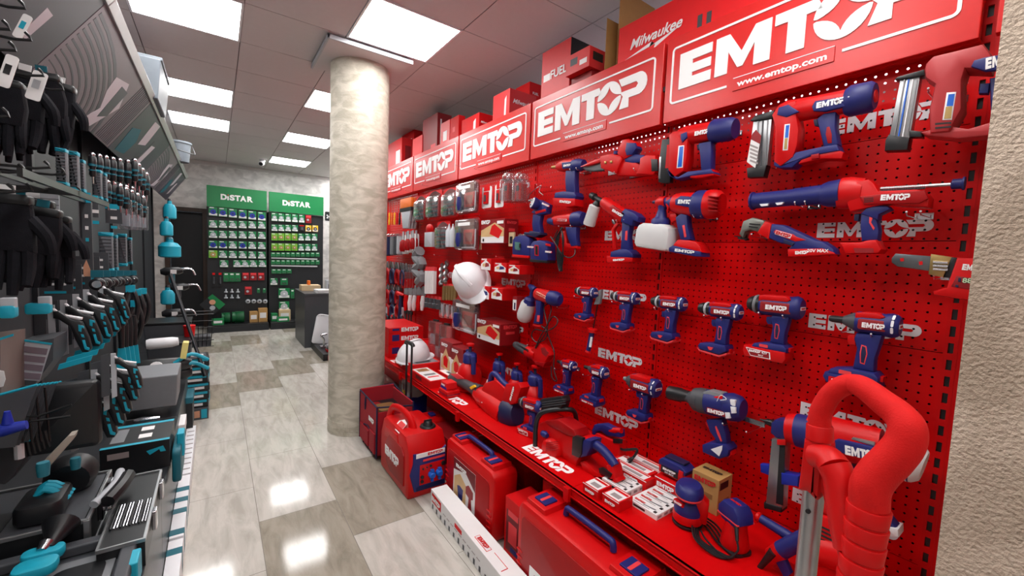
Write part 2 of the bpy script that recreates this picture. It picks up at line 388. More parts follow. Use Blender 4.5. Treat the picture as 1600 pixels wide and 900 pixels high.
g = G().bx(XL-.1, XL, YN, YB+.1, 0, RH, M_WPL); struct(g.build('wall_left'))
g = G(); wz0, wz1, wy0, wy1 = 2.46, 2.8, -.6, 2.9
g.bx(XR, XR+.1, YN, wy0, 0, RH, M_WPL); g.bx(XR, XR+.1, wy1, YB+.1, 0, RH, M_WPL); g.bx(XR, XR+.1, wy0, wy1, 0, wz0, M_WPL); g.bx(XR, XR+.1, wy0, wy1, wz1, RH, M_WPL)
struct(g.build('wall_right'))
M_DAY = mat('hole_backlight_glass', (240, 244, 250), .4, var=0, emit=(235, 240, 255), estr=3.5)
g = G(); g.bx(XR+.03, XR+.05, wy0, wy1, wz0, wz1, M_DAY); w_ = struct(g.build('added_window_1'))  # unseen glowing window, added so the upper peg holes show bright
g = G()
for y in (wy0, .55, 1.7, wy1-.04): g.bx(XR, XR+.06, y, y+.04, wz0, wz1, WHT)
g.bx(XR, XR+.06, wy0, wy1, wz0, wz0+.04, WHT); g.bx(XR, XR+.06, wy0, wy1, wz1-.04, wz1, WHT); g.build('window_frame', w_)
g = G().bx(XL-.1, XR+.1, YN-.1, YN, 0, RH, M_WPL); struct(g.build('wall_front'))
# plaster pier at the right hand end of the red shelving: its long face looks across the aisle
PX = 1.36
g = G().bx(PX, PX+.9, -1.9, .1156*PX, 0, RH, M_ROUGH); struct(g.build('wall_pier'))
# round column with a tiled collar and a square plate at the ceiling
M_COL = plaster('travertine_plaster', (176, 169, 152), (206, 199, 184), 8, .55, (1, 1, 2.2), .55, 70, .003)
CXc, CYc, CR = .968, 3.577, .225
g = G().turn((CXc, CYc, 0), (CXc, CYc, RH-.02), [(0, CR), (.3, CR), (.6, CR), (1, CR)], M_COL, n=64); colo = tag(g.build('round_column'), 'round pale plaster column between the aisle and the red shelving', 'column', kind='structure')
g = G()
for k in range(3):
    for i in range(40):
        a = 2*PI*(i+.5*(k % 2))/40; M = T(CXc, CYc, 0) @ Matrix.Rotation(a, 4, 'Z')
        g.bx(CR-.002, CR+.004, -.0165, .0165, .003+.036*k, .036+.036*k, M_COL, M)
g.build('tiled_collar', colo)
g = G(); g.bx(.655, 1.245, 3.21, 3.8, 2.965, 2.985, M_CEIL); g.bx(.64, 1.26, 3.195, 3.21, 2.96, 2.99, LGR); g.bx(.64, .655, 3.195, 3.82, 2.96, 2.99, LGR)
g.build('ceiling_plate', colo, bevel=.002)
# ceiling lights
M_DIFF = bpy.data.materials.new('light_diffuser'); M_DIFF.use_nodes = True; b_ = M_DIFF.node_tree.nodes['Principled BSDF']
b_.inputs['Base Color'].default_value = (.9, .9, .9, 1); b_.inputs['Emission Color'].default_value = (1, .985, .97, 1); b_.inputs['Emission Strength'].default_value = PANEL_E
where = {(-1, 1): 'nearest of the left row, cut off by the top edge', (-1, 4): 'second in the left row', (-1, 6): 'farthest of the left row', (1, 0): 'nearest of the right row, just before the column',
         (1, 3): 'second in the right row, half hidden by the column', (1, 6): 'third in the right row, left of the column', (1, 9): 'farthest of the right row, beside the security camera'}
l0 = None
for (i, j) in PANELS:
    x, y = CX0+.6*i+.3, CY0+.6*j+.3; lab = 'square ceiling light panel, ' + where.get((i, j), 'added on the near side beyond the frame, out of view' if j < 0 else 'added in the far corner behind the column, out of view')
    if not l0:
        l0 = empty('ceiling_light', lab, 'ceiling light', T(x, y, RH), 'square ceiling light panels')
        G().bx(-.285, .285, -.285, .285, -.002, .004, M_DIFF).build('diffuser', l0)
        g = G()
        for a in range(4): g.bx(-.299, .299, .285, .299, -.006, .005, WHT, Matrix.Rotation(a*PI/2, 4, 'Z'))
        g.build('frame', l0)
    else: again(l0, T(x, y, RH), lab)
# security camera
e = empty('security_camera', 'small white dome security camera under the ceiling by the back wall', 'security camera', T(*onz(410, 250, 2.99)))
G().cyl((0, 0, .01), (0, 0, -.03), .045, WHT).build('base', e, bevel=.003)
G().turn((0, 0, -.05), (-.03, -.1, -.085), [(0, .03), (.1, .038), (.9, .04), (1, .036)], WHT).build('body', e)
G().turn((-.03, -.1, -.085), (-.033, -.11, -.089), [(0, .03), (1, .028)], BLK).build('lens', e)
# ================================================================== red shelving along the right wall
XW = 1.76; XH = 1.697; PY = [.226+1.003*k for k in range(8)]
def peg_mat(name, rgb):
    m = bpy.data.materials.new(name); m.use_nodes = True; nt = m.node_tree; b = nt.nodes['Principled BSDF']; b.inputs['Roughness'].default_value = .38; b.inputs['Base Color'].default_value = lin(rgb)
    b.inputs['Specular IOR Level'].default_value = .2
    ge = nt.nodes.new('ShaderNodeNewGeometry'); sp = nt.nodes.new('ShaderNodeSeparateXYZ'); L = nt.links.new; L(ge.outputs['Position'], sp.inputs[0])
    def mth(op, a, c=None):
        n = nt.nodes.new('ShaderNodeMath'); n.operation = op
        for i, v in enumerate((a, c)):
            if v is None: continue
            if isinstance(v, (int, float)): n.inputs[i].default_value = v
            else: L(v, n.inputs[i])
        return n.outputs[0]
    def cell(o, pitch, off): return mth('ABSOLUTE', mth('SUBTRACT', mth('FRACT', mth('DIVIDE', mth('ADD', o, off), pitch)), .5))
    cy = mth('MULTIPLY', cell(sp.outputs[1], .0262, 10), .0262); cz = mth('MULTIPLY', cell(sp.outputs[2], .0278, 10), .0278)
    d2 = mth('SQRT', mth('ADD', mth('MULTIPLY', cy, cy), mth('MULTIPLY', cz, cz))); hole = mth('LESS_THAN', d2, .0033)
    t = nt.nodes.new('ShaderNodeBsdfTransparent'); mx = nt.nodes.new('ShaderNodeMixShader'); L(hole, mx.inputs[0]); L(b.outputs[0], mx.inputs[1]); L(t.outputs[0], mx.inputs[2])
    L(mx.outputs[0], nt.nodes['Material Output'].inputs[0]); return m
M_PEG = peg_mat('red_perforated_steel', (204, 0, 3)); M_PEGW = peg_mat('white_print_on_perforated_steel', (214, 208, 212))
gon = empty('wall_shelving', 'long red perforated steel shelving with printed panels along the right wall', 'shelving', T(XW, 3, 0))
def sub(g, name, parent=gon, **k):
    o = g.build(name, None, **k); o.parent = parent; o.matrix_parent_inverse = Matrix.Translation((-XW, -3, 0)) if parent is gon else Matrix.Identity(4); return o
seams = [.52, .6, .933, 1.267, 1.6, 1.933, 2.3]
for k in range(5):
    g = G(); y0, y1 = PY[k]+.014, PY[k+1]-.014
    for a in range(len(seams)-1):
        z0, z1 = seams[a]+.0012, seams[a+1]-.0012
        g.add([(XW, y0, z0), (XW, y1, z0), (XW, y1, z1), (XW, y0, z1)], [(0, 1, 2, 3)], M_PEG)
        g.bx(XW+.001, XW+.012, y0, y1, z1-.004, z1, REDM); g.bx(XW+.0015, XW+.012, y0, y1, z0, z0+.003, REDM)
    pn = sub(g, 'perforated_panel')
    for z in (2.0, 1.645, 1.32, .99, .66):
        lo = logo(None, 0, 0, 0, .052, M_PEGW, 'printed_logo')
        lo.matrix_world = frame((XW-.0008, y0+.2, z-.005), *FX) @ Matrix.Diagonal((.298/5.74, .052, .001, 1)) @ T(-2.87, -.5, 0); lo.parent = pn; lo.matrix_parent_inverse = Matrix.Identity(4)
        lo.parent = pn
g = G().bx(1.97, 1.99, PY[0], PY[5], 0, 2.1, BOARD); sub(g, 'dark_hole_backing')  # unseen dark backing, added so the lower peg holes look dark
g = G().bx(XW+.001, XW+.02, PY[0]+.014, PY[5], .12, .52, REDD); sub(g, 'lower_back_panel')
for k in range(6):
    g = G(); y = PY[k]
    g.bx(XW+.004, XW+.05, y-.014, y+.014, 0, 2.5, BLK); 
    g.bx(XW-.004, XW+.004, y-.0145, y-.006, 0, 2.5, REDM); g.bx(XW-.004, XW+.004, y+.006, y+.0145, 0, 2.5, REDM)
    z = .5
    while z < 2.5: g.bx(XW-.004, XW+.004, y-.006, y+.006, z, z+.019, REDM); z += .05
    sub(g, 'upright')
g = G().bx(XW-.003, XW+.02, .19, PY[0]-.0145, 0, 2.5, REDM); sub(g, 'end_strip')
XS = 1.236; ZS = .52
for k in range(5):
    g = G(); y0, y1 = PY[k]+.001, PY[k+1]-.001
    g.bx(XS, XW-.004, y0, y1, ZS-.012, ZS, REDM); g.bx(XS, XS+.014, y0, y1, ZS-.042, ZS, REDM); g.bx(XS-.006, XS, y0, y1, ZS-.04, ZS-.034, REDM); g.bx(XS-.004, XS, y0, y1, ZS-.006, ZS, REDM)
    for y in (y0+.01, y1-.03): g.prism([(-XS-.02, ZS-.012), (-XW, ZS-.012), (-XW, ZS-.1), (-XW+.1, ZS-.07)], 0, .01, REDM, frame((0, y, 0), (-1, 0, 0), (0, 0, 1), (0, 1, 0)))
    sh = sub(g, 'shelf', bevel=.0015)
    g = G(); g.box((XS-.012, y0+.01, ZS-.03), (.02, .03, .06), REDM); sub(g, 'price_holder', bevel=.002)
    if not k: continue
    lo = logo(None, 0, 0, 0, .075, WTXT, 'printed_logo')
    lo.matrix_world = frame((1.315, PY[k]+.09, ZS), (0, -1, 0), (1, 0, 0), (0, 0, 1)) @ Matrix.Diagonal((.325/5.74, .075, .0006, 1)) @ T(-2.87-2.87, -.5, 0)
    lo.parent = sh; lo.matrix_parent_inverse = Matrix.Identity(4)
g = G(); g.bx(1.68, XW, PY[0], PY[5], .0, .1, REDM); sub(g, 'base_shelf', bevel=.002)
g = G(); g.bx(XH+.01, 2.1, PY[0], PY[5], 2.3, 2.32, BOARD); sub(g, 'top_shelf')
# header signs
hn = ['nearest complete', 'second', 'third', 'fourth', 'fifth']
def sign(y1, lab, w=.985):
    e = empty('header_sign', lab, 'sign', frame((XH, y1, 2.147), *FX), 'red header signs above the shelving')
    g = G(); g.bx(0, w, 0, .371, -.03, 0, REDS); g.bx(0, w, .36, .371, -.1, -.03, REDS); g.bx(0, w, 0, .008, -.06, -.03, REDS); g.build('sign_board', e, bevel=.003)
    g = G(); z0, z1 = 0, .003; t = .009
    x0, x1, y0_, y1_ = .03, .945, .075, .325
    g.bx(x0+.02, x1-.02, y1_-t, y1_, z0, z1, WTXT); g.bx(x0, x0+t, y0_+.02, y1_-.02, z0, z1, WTXT); g.bx(x1-t, x1, y0_+.02, y1_-.02, z0, z1, WTXT)
    g.bx(x0+.02, .292, y0_, y0_+t, z0, z1, WTXT); g.bx(.675, x1-.02, y0_, y0_+t, z0, z1, WTXT)
    for cx, cy, a in ((x0+.02, y0_+.02, 180), (x1-.02, y0_+.02, 270), (x1-.02, y1_-.02, 0), (x0+.02, y1_-.02, 90)):
        P = [(cx+.02*math.cos(math.radians(a+15*i)), cy+.02*math.sin(math.radians(a+15*i))) for i in range(7)] + [(cx+.011*math.cos(math.radians(a+15*i)), cy+.011*math.sin(math.radians(a+15*i))) for i in range(6, -1, -1)]
        g.prism(P, z0, z1, WTXT)
    g.build('border_line', e)
    lo = logo(e, .487, .207, .0, .152, WTXT, w=.83, t=.004)
    g = G(); g.bx(.318, .655, .052, .102, 0, .004, REDS); g.bx(.318, .655, .1, .103, .004, .0055, WTXT); p = g.build('address_plate', e, bevel=.001)
    text(p, 'www.emtop.com', .486, .075, .0055, .028, w=.30, bold=.03); return e
for k in range(5): sign(PY[k+1]-.009, 'red header sign with raised white lettering, ' + hn[k] + ' from right')
g = G(); sg = empty('header_sign', 'narrow strip of the last red header sign beside the plaster pier', 'sign', frame((XH, PY[0]-.02, 2.147), *FX), 'red header signs above the shelving')
G().bx(0, .09, 0, .371, -.03, 0, REDS).build('sign_board', sg, bevel=.003)
# ================================================================== dark shelving on the left
XLB = -.78
lg = empty('wall_shelving', 'dark steel shelving of teal and black tools along the left wall', 'shelving', T(XLB, 4, 0))
def subl(g, name, **k): o = g.build(name, None, **k); o.parent = lg; o.matrix_parent_inverse = T(-XLB, -4, 0); return o
M_LEFTP = mat('charcoal_panel', (38, 40, 46), .5)
LY = [1.2+1.0*k for k in range(8)]
for k in range(7):
    g = G().bx(XLB-.02, XLB, LY[k]+.02, LY[k+1]-.02, .1, 2.45, M_LEFTP); subl(g, 'back_panel')
for k in range(8):
    g = G().bx(XLB-.04, XLB+.02, LY[k]-.02, LY[k]+.02, 0, 2.48, SHEEN); subl(g, 'upright', bevel=.002)
for k in range(7):
    zt = .44 if k < 3 else .25; xf = -.2 if k < 3 else -.3; g = G().bx(XLB, xf, LY[k]+.001, LY[k+1]-.001, .0, zt, SHEEN); subl(g, 'base_shelf', bevel=.003)
# ================================================================== tools on the red wall
VA = (780, 200, 4); VB = (1150, 100, 4); VC = (1150, 260, 4); VD = (780, 400, 4); VE = (1150, 430, 4); VF = (1180, 580, 2.8125); VN = (920, 560, 4); VG = (800, 600, 4); VH = (900, 675, 4)
def peg_hook(what, x, y, z, reach, w=.0):
    e = empty('peg_hook', 'thin steel peg hook holding the ' + what, 'hook', frame((XW-.001, y, z), *FX), 'steel peg hooks')
    g = G(); g.tube([(0, .012, 0), (0, 0, .004), (0, -.002, reach-.008), (0, .008, reach)], .0018, CHR, None, 6); g.ball((0, .008, reach), .003, WHT, None, 6, 4)
    if w: g.tube([(w, .012, 0), (w, 0, .004), (w, -.002, reach-.008), (w, .008, reach)], .0018, CHR, None, 6); g.ball((w, .008, reach), .003, WHT, None, 6, 4); g.bx(-.006, w+.006, -.004, .016, 0, .002, CHR)
    g.build('prong', e); return e
def hooks_for(t, what, q, w=.05, reach=.12):
    o = onx(*t.px(*q), XW-reach*.7); return peg_hook(what, 0, o.y, o.z, reach, w)
# ---- cordless drills, impact drivers and wrenches, all built to one plan
def drill(kind):
    e = empty('cordless_drill' if kind in ('drill', 'big') else 'impact_driver', 'x', 'drill')
    k = dict(drill=dict(L=.123, r=.029, tip=-.096), big=dict(L=.14, r=.036, tip=-.105), imp=dict(L=.1, r=.029, tip=-.085), wrench=dict(L=.15, r=.04, tip=-.15))[kind]
    r_ = k['r']; xb = .078 if kind != 'wrench' else .085; x0 = xb-k['L']; ax = -.013; tilt = 0
    g = G(); g.turn((x0, ax, 0), (xb-.028, ax, 0), [(0, r_*.86), (.08, r_*.98), (.5, r_), (1, r_)], NAVY, None, 20, (1.08, .95))
    g.build('body', e)
    g = G(); g.rrect(x0+.012, xb-.024, ax-.62*r_, ax+.42*r_, .006, r_*.5, r_*.97, REDD, None, .003); s_ = g.build('side_panel', e)
    h = .017 if kind in ('wrench', 'big') else .0145
    G().rrect(x0+.02, xb-.03, ax-h*.7-.004, ax+h*.7-.004, .002, r_*.9, r_*1.0, REDD).build('badge', s_)
    logo(e, (x0+xb)/2-.002, ax-.004, r_*1.0+.0003, h, w=k['L']*.5)
    g = G(); g.prism([(x0+.004, ax+r_*.35), (x0+.02, ax+r_*.5), (xb-.04, ax+r_*.55), (xb-.03, ax+r_*.8), (xb-.045, ax+r_*1.12), (x0+.02, ax+r_*1.08), (x0+.004, ax+r_*.95)], -r_*.8, r_*.86, RED, None, .004); g.build('top_cover', e)
    g = G(); g.turn((xb-.03, ax, 0), (xb, ax, 0), [(0, r_*1.04), (.4, r_*1.1), (.8, r_*.98), (1, r_*.8)], NAVY, None, 20, (1.08, 1.0)); cap = g.build('motor_cap', e)
    g = G(); g.rrect(-r_*.6, r_*.6, -.006, .006, .003, 0, .0012, WHT); lb = g.build('cap_badge', cap, frame((xb, ax, 0), (0, 0, -1), (0, 1, 0), (1, 0, 0)))
    lo = logo(cap, 0, 0, 0, .006, RTXT); lo.matrix_local = frame((xb+.0015, ax, 0), (0, 0, -1), (0, 1, 0), (1, 0, 0)) @ Matrix.Diagonal((r_*.9/5.74, .006, .0005, 1)) @ T(-2.87, -.5, 0)
    if kind in ('drill', 'imp', 'wrench'):
        g = G()
        for a in (40, 75, 320, 285, 110): g.rrect(-.003, .003, -.009, .009, .0028, 0, .0012, WHT, Matrix.Rotation(0, 4, 'Z') @ T(xb-.012, ax, 0) @ Rx(a-90) @ T(0, 0, r_*1.09))
        g.build('air_vent', cap)
    if kind in ('drill', 'big'):
        g = G(); g.turn((k['tip'], ax, 0), (x0+.004, ax, 0), [(0, r_*.4), (.04, r_*.62), (.3, r_*.82), (.48, r_*.86), (.5, r_*.78), (.6, r_*.8), (.62, r_*.9), (1, r_*.92)], BLK); g.build('chuck', e)
        xm = k['tip']+(x0-k['tip'])*.62
        g = G(); g.turn((xm, ax, 0), (xm+.01, ax, 0), [(0, r_*.93), (.5, r_*1.0), (1, r_*.93)], LGR if kind == 'drill' else GRY); g.build('clutch_ring', e)
    elif kind == 'imp':
        g = G(); g.turn((x0-.028, ax, 0), (x0+.004, ax, 0), [(0, r_*.42), (.3, r_*.6), (.7, r_*.85), (1, r_*.92)], DGR); g.build('gear_housing', e)
        g = G(); g.turn((k['tip'], ax, 0), (x0-.024, ax, 0), [(0, r_*.26), (.2, r_*.36), (1, r_*.38)], BLK); g.build('chuck', e)
    else:
        g = G(); g.turn((x0-.035, ax, 0), (x0+.012, ax, 0), [(0, r_*.42), (.3, r_*.66), (.7, r_*.95), (1, r_*1.04)], DGR); g.build('gear_housing', e)
        g = G(); g.turn((x0-.055, ax, 0), (x0-.03, ax, 0), [(0, r_*.26), (1, r_*.3)], GRY); g.build('chuck', e)
    # grip
    g = G(); P = [(-.014, -.045), (-.018, -.062), (-.009, -.09), (-.012, -.125), (-.014, -.15), (.036, -.15), (.035, -.11), (.042, -.07), (.046, -.04)]
    g.prism(P, -.019, .019, NAVY, None, .009); gp = g.build('grip', e)
    g = G(); P = [(.002, -.075), (.0, -.1), (.003, -.13), (.014, -.132), (.018, -.1), (.014, -.078)]; g.prism(P, .012, .0196, PINK, None, .001)
    P = [(.004, -.079), (.003, -.1), (.005, -.127), (.012, -.128), (.0155, -.1), (.012, -.081)]; g.prism(P, .015, .0202, NAVYD, None, .001); g.build('grip_trim', gp)
    g = G(); P = [(-.017, -.052), (-.034, -.056), (-.035, -.072), (-.028, -.083), (-.013, -.082)]; g.prism(P, -.011, .011, NAVY if kind != 'imp' else RED, None, .004); g.build('trigger', e)
    # foot
    if kind in ('drill', 'wrench'):
        g = G(); P = [(-.066, -.158), (-.02, -.149), (.04, -.149), (.046, -.16), (.046, -.172), (.02, -.19), (-.064, -.184), (-.074, -.172)]
        g.prism(P, -.034, .034, NAVY, None, .006); ft = g.build('foot', e)
        g = G(); P = [(-.073, -.178), (-.066, -.186), (.02, -.192), (.05, -.176), (.05, -.184), (.02, -.2), (-.066, -.193)]; g.prism(P, -.033, .033, PINK, None, .002)
        g.box((.047, -.172, 0), (.012, .016, .02), RED); g.prism([(-.03, -.165), (-.004, -.165), (-.012, -.178), (-.022, -.178)], .03, .0352, PINK); g.build('foot_trim', ft)
    else:
        g = G(); P = [(-.062, -.16), (-.02, -.149), (.04, -.149), (.05, -.16), (.05, -.175), (-.07, -.175)]; g.prism(P, -.034, .034, NAVY, None, .006); ft = g.build('foot', e)
        g = G(); g.box((.05, -.165, 0), (.012, .014, .03), RED); g.rrect(-.04, -.01, -.168, -.157, .002, .03, .0352, PINK); g.build('foot_trim', ft)
        hb = .042 if kind == 'big' else .03; xx = .094 if kind == 'big' else .074
        g = G(); P = [(-xx, -.172), (.048, -.172), (.052, -.172-hb*.6), (.042, -.172-hb), (-xx+.006, -.172-hb), (-xx-.004, -.172-hb*.5)]
        g.prism(P, -.038, .038, RED if kind == 'big' else NAVY, None, .006); bt = g.build('battery', e)
        g = G()
        if kind == 'big': 
            g.prism([(-.085, -.178), (-.0, -.182), (.004, -.207), (-.066, -.207)], .036, .0392, WTXT); g.prism([(-.081, -.1805), (-.003, -.1845), (0, -.2045), (-.065, -.2045)], .038, .0396, REDD); g.build('battery_label', bt)
            logo(bt, -.052, -.188, .0398, .008, w=.04); text(bt, '42V', -.018, -.188, .04, .009); text(bt, 'MAX', -.03, -.199, .04, .006)
        else:
            g.rrect(-.062, .03, -.172-hb+.004, -.181, .002, .036, .039, RED); g.build('battery_label', bt); logo(bt, -.034, -.172-hb/2-.004, .0392, .008, w=.04); text(bt, '20V MAX', .01, -.172-hb/2-.004, .0393, .007)
    return e
def at(px, py, X=1.68, rot=0): return frame(onx(px, py, X), *FX) @ Rz(rot)
DG = 'cordless drills hanging in the middle row'
dr = drill('drill')
names = ['first from the left', 'second from the left', 'third from the left', 'fourth from the left']
srcs = [(917, 453, 0), (978, 461, 0), (1047, 469, 0), (1128, 480, 0)]
ds = [dr]
for i, ((px, py, ro), n_) in enumerate(zip(srcs, names)):
    o = dr if i == 0 else copy_tree(dr); o.matrix_world = at(px, py, 1.68, ro) @ Matrix.Scale((.88, .94, .98, 1.0)[i], 4)
    o['label'] = 'red and navy cordless drill without battery, ' + n_; o['group'] = DG
    peg_hook(n_.split(',')[0] + ' cordless drill', 0, o.location.y+.045, o.location.z-.045, .13, .07)
big = drill('big'); big.matrix_world = at(1217, 473, 1.68); big['label'] = 'red and navy cordless drill with large red battery marked 42V'
peg_hook('drill with the 42V battery', 0, big.location.y+.045, big.location.z-.048, .13, .08)
im = drill('imp'); im.matrix_world = at(885, 566, 1.68) @ Matrix.Scale(.92, 4); im['label'] = 'navy impact driver with battery, left one of the lower row under the cable'
imb = copy_tree(im); imb.matrix_world = at(931, 575, 1.68); imb['label'] = 'navy impact driver with battery, second one of the lower row'
imc = copy_tree(im); imc.matrix_world = at(1352, 497, 1.68) @ Matrix.Scale(1.1, 4); imc['label'] = 'grey nosed navy impact driver with 20V battery behind the red foam handle'
wr = drill('wrench'); wr.matrix_world = at(1006, 597, 1.68) @ Matrix.Scale(.98, 4); wr['label'] = 'grey and navy impact wrench with square drive, third of the lower row'
for o, n_ in ((im, 'left impact driver'), (imb, 'second impact driver'), (imc, 'impact driver behind the foam handle'), (wr, 'impact wrench with square drive')):
    o['category'] = 'impact driver'; peg_hook(n_, 0, o.location.y+.045, o.location.z-.05, .13, .075)
    if o is not wr: o['group'] = 'navy impact drivers with batteries'
# ---- the big impact wrench with a long black socket
t = Wall('impact_wrench', 'large impact wrench with a long black socket and a white tag', 'impact wrench', 800, 290, 1.67, view=VN)
t.barrel('socket', (502, 213), (630, 240), [(0, .028), (.03, .031), (.6, .031), (.65, .028), (1, .024)], BLK)
t.barrel('nose', (600, 236), (700, 262), [(0, .022), (.35, .026), (.6, .042), (1, .047)], DGR)
t.barrel('gear_housing', (665, 255), (745, 270), [(0, .046), (.5, .051), (1, .05)], DGR, sc=(1.05, .9))
t.barrel('body', (735, 268), (905, 305), [(0, .046), (.2, .048), (1, .046)], NAVY, sc=(1.1, .95))
t.solid('top_cover', [(700, 215), (760, 195), (850, 215), (860, 270), (800, 262), (760, 255), (700, 262)], -.025, .03, GRY, .006)
t.solid('top_accent', [(770, 235), (850, 228), (865, 268), (800, 275), (762, 262)], -.02, .035, RED, .004)
c_ = t.barrel('motor_cap', (865, 295), (968, 322), [(0, .047), (.3, .051), (.8, .046), (1, .036)], NAVY, sc=(1.1, 1))
for i, q in enumerate([(905, 275), (875, 350), (910, 318)]): t.solid('air_vent', [(q[0]-18, q[1]-20), (q[0]+14, q[1]-14), (q[0]+16, q[1]+22), (q[0]-12, q[1]+24)], .028, .049 if i else .044, WHT, .002)
t.word((742, 322), (846, 350), .015, .047, plate=REDD)
t.solid('grip', [(745, 380), (770, 455), (800, 495), (812, 535), (880, 530), (872, 470), (852, 400), (850, 370)], -.021, .021, NAVY, .009)
t.solid('grip_trim', [(800, 420), (822, 470), (838, 515), (828, 520), (805, 470), (792, 425)], .012, .0222, PINK, .001)
t.solid('trigger', [(752, 388), (735, 398), (748, 425), (765, 440), (775, 420)], -.012, .012, RED, .004)
t.solid('foot', [(735, 530), (770, 515), (810, 520), (880, 528), (905, 560), (895, 600), (840, 618), (738, 575)], -.037, .037, NAVY, .007)
t.solid('latch', [(870, 590), (905, 572), (912, 598), (878, 622)], -.02, .02, RED, .002)
t.solid('paper_tag', [(762, 568), (836, 543), (832, 572), (815, 612)], .038, .0388, WHT, 0)
t.line('zip_tie', [(800, 268, .045), (825, 230, .05), (860, 255, .05), (822, 262, .052)], .0015, WHT)
hooks_for(t, 'large impact wrench', (870, 405), .09, .14)
# ---- heat gun with battery, top left
t = Wall('heat_gun', 'cordless heat gun with steel nozzle and red battery, top row left', 'heat gun', 440, 235, 1.68, view=VA)
t.barrel('nozzle', (330, 246), (375, 242), [(0, .008), (.15, .009), (.6, .011), (1, .014)], BRASS)
t.barrel('body', (360, 240), (490, 232), [(0, .014), (.15, .026), (.4, .032), (1, .031)], RED, sc=(1.1, .9))
t.barrel('rear_cap', (465, 236), (530, 230), [(0, .032), (.5, .034), (1, .026)], NAVY, sc=(1.1, .95))
t.solid('side_panel', [(395, 218), (450, 212), (455, 250), (400, 256)], .015, .032, NAVY, .003); t.word((402, 236), (446, 230), .012, .0325)
t.solid('grip', [(428, 268), (425, 330), (430, 405), (490, 412), (486, 340), (488, 268)], -.02, .02, NAVY, .008)
t.solid('foot', [(375, 408), (420, 400), (495, 405), (508, 430), (500, 448), (368, 440)], -.035, .035, NAVY, .006)
t.solid('battery', [(362, 440), (500, 444), (502, 490), (440, 500), (365, 484)], -.036, .036, RED, .005)
t.word((378, 458), (448, 466), .014, .037); hooks_for(t, 'cordless heat gun', (470, 272))
# ---- pruning chainsaw
t = Wall('mini_chainsaw', 'small red cordless pruning saw with a pointed guard, top row', 'chainsaw', 760, 220, 1.67, view=VA)
t.solid('guide_bar', [(522, 250), (560, 232), (655, 215), (660, 262), (600, 268), (545, 264)], -.004, .004, GRY, .001)
t.solid('chain', [(540, 256), (600, 262), (655, 256), (655, 270), (590, 275), (540, 266)], -.005, .005, BLK, .001)
t.solid('blade_guard', [(520, 242), (600, 205), (660, 185), (665, 175), (700, 165), (690, 205), (560, 240)], -.012, .02, RED, .004)
t.solid('side_cover', [(650, 182), (720, 165), (780, 180), (790, 200), (750, 290), (655, 255)], -.02, .034, RED, .006)
t.solid('rear_housing', [(740, 280), (790, 180), (820, 200), (990, 270), (1000, 300), (860, 302), (750, 300)], -.02, .02, RED, .005)
t.solid('motor_pod', [(755, 165), (785, 80), (820, 72), (870, 92), (880, 130), (850, 175), (800, 200)], -.024, .03, RED, .009)
t.solid('pod_cap', [(815, 95), (868, 98), (878, 132), (850, 172), (815, 180), (805, 150)], -.02, .034, NAVY, .008)
t.solid('grip', [(795, 195), (830, 165), (920, 172), (935, 215), (850, 225), (800, 218)], -.018, .022, NAVY, .007)
t.solid('battery_socket', [(905, 195), (940, 175), (1000, 178), (1008, 270), (985, 300), (880, 292), (900, 250)], -.03, .032, RED, .005)
t.solid('socket_opening', [(950, 195), (990, 195), (992, 268), (955, 272)], .028, .034, BLK, .001)
t.barrel('adjusting_knob', (730, 145), (728, 165), [(0, .012), (1, .012)], NAVY); t.solid('bolt', [(660, 210), (672, 208), (672, 222), (660, 224)], .03, .04, BRASS, .001); t.solid('bolt', [(695, 206), (708, 204), (708, 218), (696, 220)], .03, .04, BRASS, .001)
hooks_for(t, 'small pruning saw', (750, 292), .12, .13)
# ---- brad nailers
t = Wall('nail_gun', 'small red and navy cordless nailer with black magazine, top row', 'nail gun', 1200, 120, 1.66, view=VA)
t.solid('magazine', [(1028, 75), (1085, 70), (1085, 110), (1078, 345), (1040, 350), (1005, 340), (1010, 200)], -.012, .016, BLK, .003)
t.solid('magazine_label', [(1050, 105), (1068, 103), (1058, 250), (1038, 252)], .016, .017, RED, 0)
t.solid('rail', [(1012, 185), (1024, 182), (1018, 320), (1006, 318)], -.01, .018, ALU, .001)
t.solid('front_housing', [(1085, 50), (1110, 30), (1150, 22), (1210, 40), (1200, 100), (1195, 200), (1175, 275), (1120, 312), (1078, 270), (1085, 150)], -.03, .032, RED, .008)
t.barrel('motor_body', (1130, 55), (1340, 20), [(0, .03), (.2, .036), (.8, .036), (1, .034)], RED, sc=(1.1, 1))
t.barrel('rear_cap', (1330, 22), (1478, 4), [(0, .038), (.1, .043), (.8, .041), (1, .034)], NAVY, sc=(1.1, 1))
t.solid('side_panel', [(1140, 40), (1180, 25), (1180, 60), (1150, 92), (1140, 70)], .02, .038, NAVY, .003)
t.word((1222, 36), (1310, 18), .017, .0375)
t.solid('level_window', [(1128, 118), (1152, 114), (1142, 242), (1116, 245)], .03, .034, BLUE, .001); t.solid('window_frame', [(1122, 112), (1158, 108), (1148, 248), (1110, 252)], .028, .0328, WHT, .001)
t.solid('grip', [(1258, 100), (1340, 85), (1342, 150), (1338, 265), (1275, 272), (1268, 180)], -.02, .022, NAVY, .008)
t.solid('trigger', [(1240, 108), (1262, 104), (1266, 135), (1246, 140)], -.01, .01, NAVYD, .003)
t.solid('lower_rail', [(1078, 265), (1100, 300), (1140, 312), (1200, 278), (1345, 262), (1365, 290), (1210, 308), (1130, 328), (1085, 305)], -.028, .03, NAVY, .004)
t.solid('battery_foot', [(1215, 300), (1225, 278), (1350, 262), (1368, 300), (1290, 318), (1215, 318)], -.03, .028, RED, .004)
hooks_for(t, 'small nailer', (1310, 45), .09, .12)
